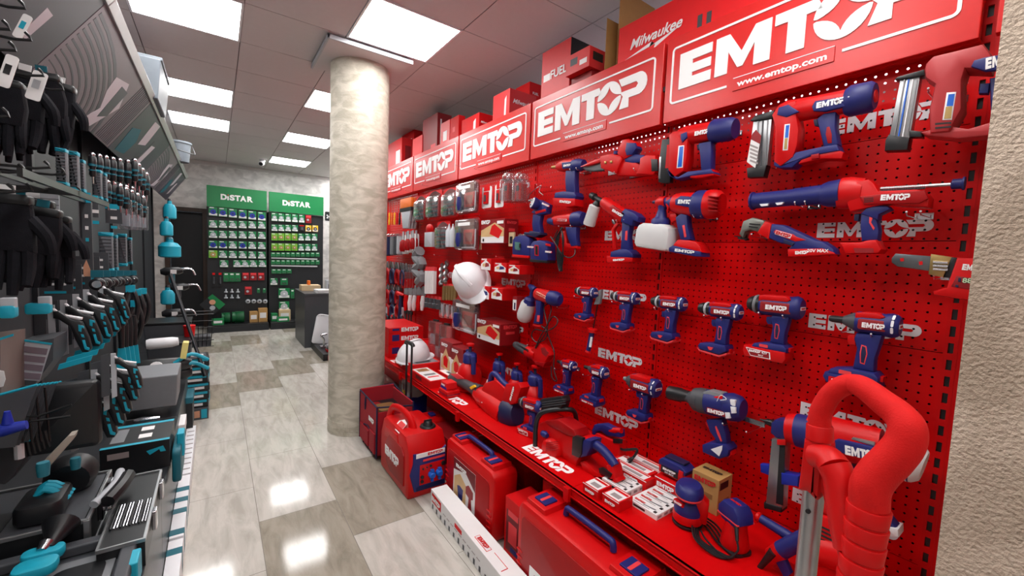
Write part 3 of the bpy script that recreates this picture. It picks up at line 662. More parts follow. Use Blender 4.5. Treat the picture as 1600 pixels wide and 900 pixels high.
t = Wall('nail_gun', 'red and navy cordless nailer with silver magazine and a hanging paper tag', 'nail gun', 520, 400, 1.66, view=VB)
t.solid('magazine', [(120, 350), (235, 330), (205, 640), (120, 650), (100, 500)], -.014, .012, ALU, .002)
for k in range(3): t.solid('magazine_rib', [(135+30*k, 352), (143+30*k, 350), (130+28*k, 645), (122+28*k, 645)], .012, .015, DGR if k % 2 else STEEL, 0)
t.solid('magazine_end', [(80, 655), (205, 635), (185, 710), (85, 715)], -.018, .02, BLK, .003)
t.solid('nose', [(100, 360), (130, 330), (250, 295), (240, 345), (130, 365)], -.016, .018, BLKM, .002)
t.solid('front_housing', [(245, 330), (290, 265), (400, 240), (400, 330), (415, 420), (405, 520), (380, 590), (300, 650), (258, 620), (265, 400)], -.03, .034, RED, .008)
t.barrel('motor_body', (280, 310), (700, 235), [(0, .03), (.1, .036), (.5, .034), (1, .034)], RED, sc=(1.1, 1))
t.solid('side_panel', [(260, 320), (270, 275), (330, 255), (400, 300), (320, 335)], .022, .038, NAVY, .004)
t.solid('name_panel', [(480, 270), (500, 235), (690, 205), (720, 215), (715, 262), (560, 300), (490, 298)], .016, .036, NAVY, .003)
t.barrel('rear_cap', (690, 238), (872, 200), [(0, .037), (.15, .043), (.85, .042), (1, .034)], NAVY, sc=(1.12, 1))
t.barrel('end_disc', (868, 201), (880, 198), [(0, .02), (1, .018)], RED)
t.word((503, 260), (684, 221), .019, .0365)
t.solid('level_window', [(305, 378), (340, 374), (325, 540), (292, 542)], .03, .0345, WHT, .001); t.solid('window_pane', [(312, 384), (334, 381), (326, 460), (306, 462)], .034, .0352, BLUE, 0); t.solid('window_pane', [(305, 465), (324, 463), (318, 532), (300, 534)], .034, .0352, BRASS, 0)
t.solid('grip', [(515, 350), (560, 315), (640, 300), (635, 400), (655, 510), (560, 530), (535, 430)], -.021, .022, NAVY, .009)
t.solid('grip_trim', [(568, 395), (585, 392), (600, 440), (600, 495), (575, 498), (562, 440)], .018, .0232, RED2, .001)
t.solid('trigger', [(488, 350), (520, 345), (522, 395), (495, 388)], -.01, .01, NAVYD, .003)
t.solid('lower_rail', [(262, 600), (300, 640), (345, 610), (395, 560), (560, 525), (650, 512), (665, 550), (500, 580), (420, 610), (370, 655), (280, 655), (255, 640)], -.028, .03, NAVY, .004)
t.solid('battery_foot', [(470, 575), (640, 540), (690, 560), (680, 600), (560, 600), (410, 632), (430, 600)], -.03, .026, RED, .003); t.solid('latch', [(472, 570), (522, 560), (524, 590), (475, 598)], .02, .034, RED2, .002)
t.solid('paper_tag', [(100, 440), (125, 410), (158, 448), (120, 650), (68, 612)], .026, .0268, WCARD, 0); t.solid('tag_head', [(100, 440), (125, 410), (158, 448), (150, 500), (92, 470)], .0268, .0272, REDD, 0)
for k in range(5): t.solid('tag_print', [(88, 500+24*k), (138, 520+24*k), (136, 532+24*k), (86, 512+24*k)], .0268, .0271, GTXT, 0)
hooks_for(t, 'nailer with the paper tag', (660, 260), .03, .14); hooks_for(t, 'nailer magazine', (200, 640), .0, .1)
t = Wall('nail_gun', 'large red framing nailer with striped silver magazine, cut off by the pier', 'nail gun', 1250, 400, 1.63, view=VB)
t.solid('magazine', [(1035, 100), (1160, 80), (1095, 470), (965, 470)], -.016, .014, ALU, .002)
for k in range(4): t.solid('magazine_rib', [(1050+26*k, 98), (1058+26*k, 97), (992+26*k, 465), (984+26*k, 465)], .014, .018, (STEEL, BLUE, WHT, STEEL)[k], 0)
t.solid('magazine_end', [(945, 485), (965, 450), (1095, 468), (1080, 545), (940, 550)], -.02, .022, BLK, .003)
t.solid('magazine_arm', [(1090, 420), (1170, 428), (1172, 462), (1090, 462)], -.01, .02, BLK, .002)
t.solid('nose', [(1000, 105), (1020, 90), (1185, 45), (1190, 80), (1040, 110)], -.016, .02, BLKM, .002)
t.solid('front_housing', [(1195, 60), (1205, 20), (1250, -25), (1400, -60), (1560, -100), (1620, -20), (1600, 60), (1450, 55), (1430, 120), (1430, 300), (1350, 440), (1230, 450), (1225, 300), (1260, 150), (1200, 110)], -.04, .04, mat('brick_red_plastic', (176, 44, 48), .5), .01)
t.solid('side_panel', [(1470, 20), (1490, -20), (1560, -40), (1680, -60), (1680, 40), (1560, 50)], .03, .044, NAVY, .004)
t.word((1560, 0), (1780, -60), .028, .045)
t.solid('level_window', [(1318, 180), (1378, 175), (1350, 350), (1290, 352)], .036, .042, WHT, .001); t.solid('window_pane', [(1328, 190), (1368, 186), (1356, 262), (1316, 264)], .041, .043, BLUE, 0); t.solid('window_pane', [(1312, 268), (1352, 264), (1344, 340), (1300, 344)], .041, .043, BRASS, 0)
t.solid('slot', [(1245, 370), (1345, 362), (1345, 372), (1245, 382)], .038, .0405, BLK, 0); t.solid('slot', [(1245, 395), (1345, 387), (1345, 397), (1245, 407)], .038, .0405, BLK, 0)
t.solid('trigger', [(1530, 130), (1590, 125), (1580, 190), (1520, 190)], -.012, .012, NAVY, .003)
t.solid('grip', [(1590, 100), (1680, 80), (1680, 420), (1600, 420)], -.02, .02, NAVY, .008)
t.solid('lower_rail', [(1165, 440), (1340, 400), (1460, 420), (1600, 380), (1680, 380), (1680, 440), (1600, 460), (1400, 480), (1200, 460)], -.03, .03, MATS['brick_red_plastic'], .005)
hooks_for(t, 'large framing nailer', (1225, 200), .05, .16)
# ---- caulking gun
t = Wall('caulking_gun', 'long cordless caulking gun with navy barrel, red body and toothed rod', 'caulking gun', 800, 200, 1.66, view=VC)
t.barrel('tube_holder', (95, 218), (560, 175), [(0, .026), (.02, .034), (.04, .034), (.05, .029), (.6, .029), (.62, .031), (1, .033)], NAVY)
t.solid('holder_window', [(150, 236), (205, 232), (200, 246), (160, 250)], .022, .03, WHT, 0); t.solid('holder_window', [(248, 228), (300, 224), (290, 238), (258, 242)], .022, .03, WHT, 0)
t.barrel('collar', (545, 178), (665, 165), [(0, .036), (.3, .042), (1, .045)], NAVY)
t.barrel('front_housing', (655, 168), (800, 165), [(0, .045), (.3, .047), (1, .04)], RED, sc=(1.1, .9))
t.solid('drive_cover', [(740, 105), (850, 88), (880, 110), (910, 160), (1140, 150), (1200, 170), (1225, 200), (1218, 262), (1020, 250), (960, 240), (730, 290), (700, 210), (720, 150)], -.03, .032, RED, .008)
t.solid('side_plate', [(775, 190), (900, 175), (1180, 150), (1205, 200), (1150, 232), (800, 238)], .028, .038, RED2, .003); t.word((905, 195), (1088, 188), .017, .0385)
for k in range(3): t.solid('slot', [(800, 198+11*k), (860, 194+11*k), (860, 199+11*k), (800, 203+11*k)], .036, .0385, BLK, 0)
t.line('push_rod', [(905, 140), (1185, 123)], .0055, STEEL, 0, 0); t.line('rod_end', [(1180, 123), (1350, 112)], .005, ALU, 0, 0)
g = G(); A = Vector(t.p3(910, 138)); C = Vector(t.p3(1180, 122))
for k in range(26): v = A.lerp(C, k/25); g.box((v.x, v.y-.003, 0), (.0022, .011, .01), DGR)
g.build('rod_teeth', t.e)
t.barrel('rod_knob', (1345, 112), (1432, 106), [(0, .01), (.1, .014), (.8, .014), (.85, .018), (1, .018)], NAVY)
t.solid('grip_top', [(790, 300), (830, 262), (880, 240), (960, 250), (980, 270), (905, 305), (900, 340)], -.02, .026, NAVY, .006)
t.solid('grip', [(790, 290), (900, 280), (895, 340), (908, 400), (900, 465), (795, 470), (785, 380)], -.021, .021, NAVY, .009)
t.solid('grip_trim', [(835, 300), (870, 285), (845, 350), (868, 385), (860, 400), (832, 352)], .018, .0225, PINK, .001)
t.solid('trigger', [(745, 300), (780, 296), (772, 345), (742, 340)], -.01, .012, NAVYD, .003)
t.solid('foot', [(670, 480), (790, 478), (850, 465), (895, 462), (930, 520), (910, 545), (705, 548)], -.036, .036, RED, .005)
t.solid('foot_opening', [(735, 510), (860, 512), (862, 540), (748, 540)], .03, .037, REDD, 0)
hooks_for(t, 'caulking gun barrel', (395, 245), .03, .13); hooks_for(t, 'caulking gun body', (1085, 310), .03, .13)
# ---- oscillating multi tool
t = Wall('multi_tool', 'oscillating multi tool with grey metal head and 20V battery, hanging aslant', 'multi tool', 330, 430, 1.66, view=VC)
t.solid('gear_head', [(45, 400), (60, 345), (120, 322), (190, 340), (205, 365), (160, 415), (110, 400), (75, 410), (60, 450), (35, 425)], -.024, .024, mat('cast_metal', (120, 122, 116), .4, metal=.6), .007)
t.solid('head_slot', [(85, 355), (155, 362), (150, 368), (84, 362)], .022, .026, BLK, 0); t.solid('head_slot', [(82, 372), (140, 380), (136, 386), (81, 379)], .022, .026, BLK, 0)
t.barrel('arbor', (55, 420), (45, 458), [(0, .01), (.6, .012), (.7, .02), (1, .02)], BLKM); t.solid('blade', [(0, 434), (45, 440), (42, 446), (0, 440)], -.015, .015, BLKM, 0)
t.solid('collar', [(200, 345), (245, 362), (225, 460), (150, 418), (175, 380)], -.028, .029, RED, .006)
t.solid('body', [(240, 362), (310, 368), (520, 465), (560, 470), (630, 515), (640, 550), (345, 520), (370, 490), (300, 485), (222, 450)], -.028, .03, NAVY, .009)
t.solid('side_panel', [(235, 410), (250, 395), (360, 425), (380, 440), (440, 460), (370, 470), (260, 430)], .027, .0315, RED, .002); t.word((250, 412), (340, 438), .012, .0325, RTXT, plate=WHT, pad=.002)
t.solid('switch', [(300, 455), (370, 480), (355, 500), (300, 480)], .02, .034, NAVYD, .003)
t.solid('battery', [(348, 520), (560, 515), (632, 540), (640, 552), (348, 568)], -.034, .036, RED, .004); t.word((370, 540), (450, 536), .011, .0365)
t.e.children[-1]; text(t.e, '20V MAX', *t.p((510, 528), .0365), .0368, .011)
hooks_for(t, 'oscillating multi tool', (125, 440), .03, .12)
# ---- hedge sander head / plastic welder cut by the pier
t = Wall('pipe_welder', 'red pipe welder with grey paddle plate and small digital display, cut off by the pier', 'pipe welder', 1300, 640, 1.64, view=VC)
t.solid('heating_plate', [(975, 575), (1000, 545), (1225, 562), (1215, 655), (1010, 625), (975, 600)], -.006, .006, mat('brushed_heating_plate', (110, 116, 120), .35, metal=.8), .002)
t.solid('plate_hole', [(1025, 575), (1048, 572), (1050, 592), (1028, 595)], .0058, .0068, RED, 0); t.solid('plate_hole', [(1142, 595), (1166, 592), (1168, 614), (1146, 616)], .0058, .0068, RED, 0)
t.solid('bracket', [(1228, 548), (1360, 568), (1305, 695), (1212, 675)], -.02, .022, BRASS, .003)
for k in range(3): t.line('bracket_rod', [(1232, 598+22*k, .024), (1325, 603+22*k, .024)], .004, CHR, 0, 0)
t.solid('neck', [(1355, 570), (1395, 572), (1360, 700), (1310, 695)], -.022, .022, BLK, .003)
t.solid('body', [(1395, 572), (1700, 590), (1700, 820), (1560, 850), (1250, 802), (1245, 780), (1330, 755)], -.03, .034, RED, .005)
t.solid('control_panel', [(1378, 685), (1500, 700), (1490, 775), (1345, 750)], .034, .0355, REDD, .001); t.solid('display', [(1418, 695), (1500, 705), (1496, 735), (1418, 725)], .035, .037, BLK, 0)
text(t.e, '88', *t.p((1445, 715), .037), .0373, .013, mat('display_digits', (190, 220, 180), .5, var=0)); t.word((1415, 628), (1560, 640), .016, .0345)
t.solid('button', [(1390, 695), (1408, 698), (1404, 724), (1386, 720)], .035, .037, NAVYD, .001); t.solid('button', [(1372, 738), (1392, 742), (1388, 758), (1370, 754)], .035, .037, NAVYD, .001)
hooks_for(t, 'pipe welder', (1255, 700), .03, .13)
# ---- paint sprayers
t = Wall('foam_sprayer', 'cordless foam sprayer with white bottle and black nozzle, upper row', 'sprayer', 740, 560, 1.67, view=VA)
t.barrel('nozzle', (575, 420), (650, 462), [(0, .017), (.3, .02), (.35, .012), (1, .016)], BLK); t.barrel('bottle_cap', (612, 455), (605, 490), [(0, .011), (.5, .02), (1, .02)], BLK)
t.barrel('bottle', (600, 482), (560, 608), [(0, .024), (.06, .031), (.92, .034), (1, .031)], MILK)
t.barrel('body', (650, 460), (790, 560), [(0, .024), (.15, .03), (1, .033)], RED, sc=(1.1, .9)); t.solid('side_panel', [(690, 498), (712, 480), (790, 535), (770, 570)], .022, .033, RED2, .003); t.word((708, 512), (772, 552), .013, .0335)
t.solid('rear_cap', [(785, 530), (810, 508), (870, 535), (895, 560), (888, 590), (862, 582), (850, 615), (785, 590)], -.03, .033, NAVY, .006)
t.solid('grip', [(780, 590), (835, 600), (820, 680), (828, 760), (770, 765), (778, 680)], -.02, .02, NAVY, .008); t.solid('grip_trim', [(790, 645), (803, 640), (800, 705), (786, 700)], .017, .0212, PINK, .001)
t.solid('hand_guard', [(735, 595), (752, 600), (722, 640), (735, 762), (720, 768), (708, 640)], -.01, .01, RED, .002); t.barrel('cocking_knob', (712, 575), (722, 600), [(0, .008), (.5, .01), (1, .006)], STEEL)
t.solid('foot', [(725, 775), (780, 758), (830, 760), (862, 790), (862, 810), (720, 810)], -.035, .035, NAVY, .005); t.solid('battery', [(698, 800), (862, 812), (858, 838), (700, 845)], -.034, .034, RED, .004); t.word((712, 826), (782, 822), .01, .0345)
hooks_for(t, 'foam sprayer', (760, 590), .05, .12)
t = Wall('paint_sprayer', 'large red and navy cordless paint sprayer with milky square cup', 'sprayer', 1150, 500, 1.65, view=VA)
t.barrel('nozzle', (960, 464), (1000, 462), [(0, .006), (.3, .008), (1, .014)], NAVYD); t.barrel('nozzle_ring', (985, 468), (1045, 462), [(0, .016), (.3, .026), (1, .026)], RED)
t.barrel('spray_head', (1040, 462), (1105, 470), [(0, .02), (.5, .026), (1, .034)], NAVY); t.solid('wing_nut', [(1060, 440), (1085, 430), (1090, 470), (1070, 520), (1058, 480)], -.02, .024, RED, .003)
t.barrel('cup_neck', (1022, 485), (1010, 575), [(0, .022), (.3, .018), (.8, .026), (1, .038)], NAVY); t.barrel('cup_lid', (1012, 566), (1008, 606), [(0, .036), (.3, .042), (1, .042)], NAVY)
t.solid('cup', [(905, 610), (930, 597), (1060, 605), (1095, 630), (1098, 665), (1085, 765), (1060, 772), (890, 745), (878, 720), (890, 640)], -.045, .05, MILK, .014)
t.barrel('body', (1095, 470), (1235, 480), [(0, .036), (.3, .044), (1, .046)], RED, sc=(1.1, .95)); t.solid('side_panel', [(1105, 448), (1140, 425), (1225, 432), (1225, 500), (1180, 495), (1105, 480)], .03, .046, NAVY, .003); t.word((1118, 460), (1215, 462), .017, .0465)
t.barrel('motor_ring', (1225, 480), (1305, 478), [(0, .047), (.3, .054), (1, .053)], NAVY, sc=(1.1, 1)); t.barrel('filter_cap', (1300, 478), (1392, 476), [(0, .052), (.3, .055), (.8, .05), (1, .038)], RED, sc=(1.1, 1))
for k in range(5): t.solid('filter_rib', [(1315, 425+22*k), (1375, 430+22*k), (1375, 436+22*k), (1315, 431+22*k)], .03, .0565, RED2, .001)
t.solid('trigger', [(1075, 540), (1110, 535), (1125, 575), (1080, 590)], -.01, .012, RED, .003)
t.solid('grip', [(1115, 560), (1150, 535), (1190, 545), (1195, 620), (1215, 700), (1150, 715), (1130, 640)], -.022, .022, NAVY, .009); t.solid('grip_trim', [(1145, 610), (1160, 605), (1172, 680), (1158, 685)], .018, .023, PINK, .001)
t.solid('foot', [(1125, 720), (1145, 700), (1215, 705), (1260, 715), (1285, 745), (1295, 780), (1200, 770), (1110, 745)], -.036, .036, RED, .005); t.solid('battery', [(1090, 750), (1115, 735), (1290, 775), (1290, 805), (1250, 805), (1090, 775)], -.036, .038, NAVY, .004)
t.word((1098, 762), (1220, 778), .012, .0385); hooks_for(t, 'large paint sprayer', (1245, 560), .03, .14)
# ---- torch
t = Wall('work_torch', 'navy and red cordless torch with round lamp head pointing left', 'torch', 240, 520, 1.66, view=VA)
A = Vector(t.p3(208, 466, .05)); C = Vector(t.p3(258, 488, .0)); G().turn(A, C, [(0, .037), (.25, .038), (.6, .032), (1, .02)], NAVY).build('lamp_head', t.e); G().turn(A+(A-C)*.05, A, [(0, .031), (1, .033)], WHT).build('lens', t.e)
for q in ((192, 455), (206, 448), (200, 478)): t.solid('reflector', [(q[0]-5, q[1]-5), (q[0]+5, q[1]-5), (q[0]+5, q[1]+6), (q[0]-5, q[1]+6)], .05, .064, CHR, .001)
t.solid('housing', [(262, 450), (320, 480), (310, 535), (260, 548), (215, 530), (235, 510)], -.022, .024, NAVY, .006); t.solid('housing_stripe', [(225, 522), (290, 505), (295, 520), (232, 538)], .018, .026, RED, .002)
t.word((268, 470), (312, 490), .01, .0245, plate=RED, pad=.001)
t.solid('grip', [(222, 540), (272, 545), (262, 600), (272, 660), (222, 655), (215, 600)], -.017, .017, NAVY, .007); t.solid('foot', [(205, 655), (215, 645), (275, 655), (280, 668), (245, 686), (175, 665), (180, 652)], -.032, .032, NAVYD, .004)
t.line('hanging_hook', [(178, 440, .0), (190, 415, .0), (235, 375, -.01), (262, 360, -.03), (250, 395, -.02), (275, 420, 0)], .0025, STEEL)
hooks_for(t, 'cordless torch', (262, 365), .0, .12)
# ---- battery laser levels
for lab, q0, dx in (('navy laser level with tall window, left of the pair', (160, 740), 0), ('navy laser level with narrow red framed window, right of the pair', (275, 765), 112)):
    t = Wall('laser_level', lab, 'laser level', q0[0], q0[1], 1.66, view=VA, group='navy laser levels'); f = lambda *Q: [(a+dx, b+dx*.27) for a, b in Q]
    t.solid('body', f((108, 700), (125, 680), (165, 672), (205, 685), (215, 700), (218, 795), (205, 808), (118, 800), (106, 785)), -.035, .036, NAVY, .008)
    t.solid('base', f((106, 790), (215, 800), (212, 815), (108, 808)), -.036, .038, RED if not dx else BLK, .002)
    if dx: t.solid('window_frame', f((110, 700), (134, 704), (134, 770), (110, 766)), .034, .038, RED, .001); t.solid('window', f((114, 706), (130, 709), (130, 764), (114, 760)), .036, .0385, BLK, 0); t.solid('keypad', f((178, 690), (210, 696), (210, 710), (178, 704)), .034, .038, RED, .001)
    else: t.solid('window', [(104, 712), (136, 715), (136, 765), (104, 760)], .02, .04, mat('green_glass', (80, 120, 115), .15), .002); t.solid('window_slot', [(124, 722), (134, 724), (134, 750), (124, 748)], .04, .041, BLK, 0); t.barrel('turning_knob', (165, 675), (166, 660), [(0, .012), (1, .01)], STEEL)
    t.word(*f((176, 742), (215, 746)), .01, .037, plate=RED, pad=.001)
o = onx(780+205/4, 200+672/4, 1.66); e = peg_hook('pair of laser levels', 0, o.y+.1, o.z-.10, .13, .2)
# ---- corded heat gun with bundled cable
t = Wall('heat_gun', 'corded red heat gun with navy nozzle and a bundled black cable', 'heat gun', 450, 590, 1.67, view=VA)
t.barrel('nozzle', (300, 580), (355, 585), [(0, .006), (.15, .008), (.2, .018), (.8, .026), (1, .028)], NAVY); t.barrel('body', (345, 582), (470, 570), [(0, .028), (.5, .031), (1, .034)], RED, sc=(1.1, .9))
t.barrel('rear_disc', (465, 570), (528, 566), [(0, .036), (.6, .04), (1, .032)], NAVY, sc=(1.1, 1)); t.word((362, 574), (418, 576), .011, .0325, RTXT, plate=WHT, pad=.002)
t.solid('grip', [(425, 620), (495, 620), (492, 680), (498, 735), (462, 742), (440, 690)], -.018, .018, NAVY, .006); t.solid('hand_guard', [(400, 650), (425, 640), (432, 720), (500, 740), (500, 755), (412, 745), (392, 680)], -.014, .014, RED, .003)
g = G(); 
for k in range(5): g.tube([t.p3(385+3*k, 620, .03+.004*k), t.p3(372-5*k, 700, .035), t.p3(360+6*k, 790, .03), t.p3(378+4*k, 895, .03), t.p3(400-2*k, 820, .04), t.p3(395+2*k, 700, .045), t.p3(390, 640, .04)], .0035, BLK, None, 6, 5)
g.tube([t.p3(365, 640, .04), t.p3(340, 690, .03), t.p3(322, 680, .03), t.p3(350, 720, .04), t.p3(395, 790, .04), t.p3(440, 810, .03), t.p3(472, 790, .02), t.p3(475, 750, 0)], .0035, BLK, None, 6, 6)
g.build('cable', t.e); hooks_for(t, 'corded heat gun', (400, 625), .1, .12)
# ---- small corded paint sprayer
t = Wall('paint_sprayer', 'small corded paint sprayer with round white cup and looped black cable', 'sprayer', 250, 250, 1.66, view=VD)
t.barrel('nozzle', (188, 185), (225, 215), [(0, .012), (.3, .018), (.4, .021), (1, .022)], NAVY); t.barrel('nozzle_tip', (180, 180), (192, 188), [(0, .01), (1, .013)], RED)
t.barrel('neck', (212, 205), (195, 275), [(0, .016), (.6, .014), (1, .022)], NAVY); t.barrel('cup_lid', (196, 258), (186, 300), [(0, .024), (.3, .038), (.5, .035), (1, .043)], NAVY)
t.barrel('cup', (185, 290), (150, 402), [(0, .044), (.1, .05), (.7, .054), (.92, .046), (1, .034)], MILK)
t.barrel('body', (235, 235), (340, 265), [(0, .032), (.2, .036), (1, .038)], RED, sc=(1.1, .95)); t.barrel('filter_cap', (320, 260), (382, 275), [(0, .04), (.5, .042), (.85, .036), (1, .024)], NAVY, sc=(1.1, 1))
t.word((232, 230), (286, 258), .013, .037, RTXT, plate=mat('cream_label', (236, 220, 190), .5), pad=.003)
t.solid('grip', [(238, 275), (275, 282), (268, 350), (262, 425), (225, 420), (240, 345)], -.018, .018, NAVY, .007); t.solid('grip_trim', [(240, 370), (255, 372), (250, 412), (235, 410)], .015, .0192, PINK, .001)
t.barrel('cable_boot', (215, 432), (262, 442), [(0, .008), (.5, .012), (1, .01)], RED)
t.line('cable', [(262, 436), (300, 470, .01), (285, 520, .02), (235, 540, .02), (202, 500, .02), (225, 460, .02), (290, 470, .03), (350, 440, .03), (365, 400, .02), (335, 380, .02), (300, 430, .03), (260, 500, .03), (225, 575, .03), (250, 540, .03), (300, 460, .02), (290, 380, .0), (280, 320, -.01), (310, 300, -.02), (325, 330, -.02), (310, 400, 0), (300, 470, .01), (330, 560, 0), (345, 610, 0), (340, 700, .01), (360, 780, .01), (330, 760, 0), (325, 690, -.01)], .0036, BLK, .01, 5, n=6)
hooks_for(t, 'small paint sprayer', (385, 325), .0, .1)
# ---- inspection scraper on a rod
t = Wall('scraper', 'long rod tool with red and navy handle hanging beside the first drill', 'hand tool', 590, 400, 1.70, view=VD)
t.solid('head', [(625, 215), (645, 208), (642, 245), (632, 300), (598, 305), (610, 262), (628, 250)], -.01, .01, GRY, .003); t.line('rod', [(615, 300), (588, 455)], .003, BLKM, 0, 0)
t.barrel('guard', (586, 450), (583, 475), [(0, .018), (.3, .027), (1, .027)], RED); t.barrel('handle', (583, 470), (555, 600), [(0, .013), (.3, .015), (.7, .013), (.92, .013), (1, .017)], NAVY, ms=((0, 3, NAVY), (3, 4, RED)))
t.solid('handle_label', [(572, 505), (584, 507), (575, 570), (562, 568)], .011, .0155, WHT, 0)
# ---- blower hanging under the cable
t = Wall('small_blower', 'red handheld blower with dark grey ribbed nozzle under the cable', 'blower', 220, 610, 1.66, view=VD)
t.barrel('nozzle', (98, 552), (185, 600), [(0, .02), (.1, .024), (1, .036)], DGR); t.barrel('housing', (178, 596), (235, 620), [(0, .036), (.3, .04), (1, .034)], RED)
t.solid('body', [(215, 580), (240, 560), (275, 545), (320, 590), (330, 620), (300, 665), (300, 692), (245, 668), (225, 650)], -.026, .026, RED, .007)
t.solid('handle_opening', [(262, 575), (282, 570), (308, 605), (296, 630), (270, 610)], .02, .0275, REDD, 0); t.solid('foot', [(245, 655), (310, 665), (298, 692), (245, 672)], -.03, .032, RED2, .003)
for k in range(4): t.line('nozzle_rib', [(108+8*k, 548+5*k, .028), (180, 588+6*k, .036)], .002, BLK, 0, 0)
hooks_for(t, 'small blower', (200, 560), .0, .11)
# ---- nailer at the bottom right behind the handle
t = Wall('rivet_gun', 'navy and red collated screw gun with upright aluminium magazine, behind the foam handle', 'screw gun', 330, 320, 1.62, view=VF)
t.barrel('bit', (22, 212), (85, 232), [(0, .003), (.3, .005), (.5, .011), (1, .014)], BLKM)
t.solid('nose_block', [(85, 222), (100, 208), (155, 212), (150, 292), (105, 285), (82, 262)], -.03, .03, NAVY, .006)
t.barrel('front_housing', (148, 250), (250, 272), [(0, .05), (.4, .056), (1, .056)], NAVY, sc=(1, .9), ms=((0, 1, RED), (1, 2, NAVY)))
t.barrel('body', (240, 270), (560, 340), [(0, .052), (.3, .06), (1, .05)], RED, sc=(1.15, .85))
t.solid('name_panel', [(355, 300), (370, 295), (560, 340), (600, 380), (560, 400), (360, 350)], .03, .057, NAVY, .004); t.word((395, 345), (540, 378), .028, .0575)
t.solid('top_window', [(430, 292), (440, 283), (535, 305), (535, 325)], .0, .045, ALU, .003)
t.barrel('motor_housing', (560, 345), (700, 400), [(0, .05), (.5, .056), (1, .056)], NAVY, sc=(1.1, .9)); t.barrel('rear_cap', (690, 398), (742, 420), [(0, .056), (.5, .052), (1, .04)], WHT, sc=(1.1, .9))
t.solid('air_vent', [(650, 440), (680, 448), (676, 462), (650, 455)], .03, .05, WHT, .001)
t.solid('magazine', [(85, 290), (148, 285), (130, 600), (58, 585)], -.024, .024, ALU, .003); t.solid('magazine_slot', [(108, 325), (132, 325), (122, 590), (92, 580)], .022, .0255, BLK, 0); t.solid('magazine_end', [(52, 568), (130, 590), (128, 612), (52, 592)], -.026, .027, BLK, .002)
t.solid('feed_latch', [(98, 300), (138, 300), (136, 325), (98, 322)], .02, .034, RED, .003)
t.solid('belt_guide', [(28, 405), (85, 412), (82, 460), (30, 440)], -.012, .014, BLUED, .003); t.solid('belt_guide', [(125, 440), (200, 455), (198, 500), (125, 490)], -.012, .03, BLUED, .003)
t.solid('grip', [(420, 410), (520, 430), (560, 560), (600, 640), (640, 690), (560, 690), (470, 540)], -.024, .024, NAVY, .009); t.solid('foot', [(560, 660), (640, 680), (642, 716), (560, 706)], -.03, .03, WHT, .004)
hooks_for(t, 'collated screw gun', (250, 300), .1, .16)
# ================================================================== cartons
def face_m(f, w, h, d):
    if f == 'F': return T(0, h/2, d/2)
    if f == 'R': return frame((w/2, h/2, 0), (0, 0, -1), (0, 1, 0), (1, 0, 0))
    if f == 'L': return frame((-w/2, h/2, 0), (0, 0, 1), (0, 1, 0), (-1, 0, 0))
    return frame((0, h, 0), (1, 0, 0), (0, 0, -1), (0, 1, 0))
def face_s(f, w, h, d): return {'F': (w, h), 'R': (d, h), 'L': (d, h), 'T': (w, d)}[f]
def deco(box, w, h, d, items):
    """printing on a box: rectangles, the wall's word, words; places in fractions of the face"""
    groups = {}
    for it in items:
        f = it[0]; W_, H_ = face_s(f, w, h, d); M = face_m(f, w, h, d)
        if it[1] == 'r':
            _, _, x0, x1, y0, y1, m = it[:7]; groups.setdefault(f, G()).bx(x0*W_, x1*W_, y0*H_, y1*H_, 0, .0005*(1+len(groups[f].mats) if f in groups else 1), m, M)
        elif it[1] == 'p':
            _, _, P, m = it[:4]; g = groups.setdefault(f, G()); z = .0005*(2+len(g.mats)); g.prism([(x*W_, y*H_) for x, y in P], 0, z, m, M)
        elif it[1] == 'logo':
            _, _, x, y, wf, m = it[:6]; wd_ = wf*W_; hh = wd_/4.4; logo(box, 0, 0, 0, hh, m, M=M @ T(x*W_, y*H_, .0034) @ Matrix.Rotation(math.radians(it[6]) if len(it) > 6 else 0, 4, 'Z'), w=wd_, t=.0005)
        elif it[1] == 't':
            _, _, s_, x, y, wf, m = it[:7]; wd_ = wf*W_; me = text_mesh(s_, m, .02, it[7] if len(it) > 7 else 0); hh = wd_*me['h']/me['w']
            text(box, s_, 0, 0, 0, min(hh, H_*.5), m, M=M @ T(x*W_, y*H_, .0042), w=wd_, shear=it[7] if len(it) > 7 else 0)
    for f, g in groups.items(): g.build('printed_panel', box)
def carton(label, M, w, h, d, m, items=(), name='carton', cat='box', group=None, bev=.0015, flap=None):
    e = empty(name, label, cat, M, group)
    b = G().bx(-w/2, w/2, 0, h, -d/2, d/2, m).build('box_body', e, bevel=bev)
    if items: deco(b, w, h, d, items)
    if flap: G().bx(-w/2, w/2, h, h+.0015, -.008, .008, flap).build('tape', b)
    return e
def box_px(label, TL, TC, TR, X, zb, m, items=(), **k):
    """carton whose front top edge runs TL-TC on the plane X and whose near side runs TC-TR"""
    a = onx(*TL, X); c = onx(*TC, X); r_ = ony(*TR, c.y); w = abs(a.y-c.y); d = min(max(.03, r_.x-X), k.pop('dm', .3)); h = c.z-zb
    return carton(label, frame((X+d/2, (a.y+c.y)/2, zb), *FX), w, h, d, m, items, **k)
MW = 'Milwaukee'
def milw(f, x, y, wf): return [(f, 't', MW, x, y, wf, WTXT, .35), (f, 'p', [(x-wf*.45, y-.17), (x+.02, y-.1), (x+.01, y-.13), (x+wf*.45, y-.07), (x-.0, y-.16), (x+.01, y-.13)], WTXT)]
REDT = mat('bright_red_card', (222, 16, 22), .45); REDP = mat('matt_red_card', (214, 44, 48), .5)
ZT = 2.32
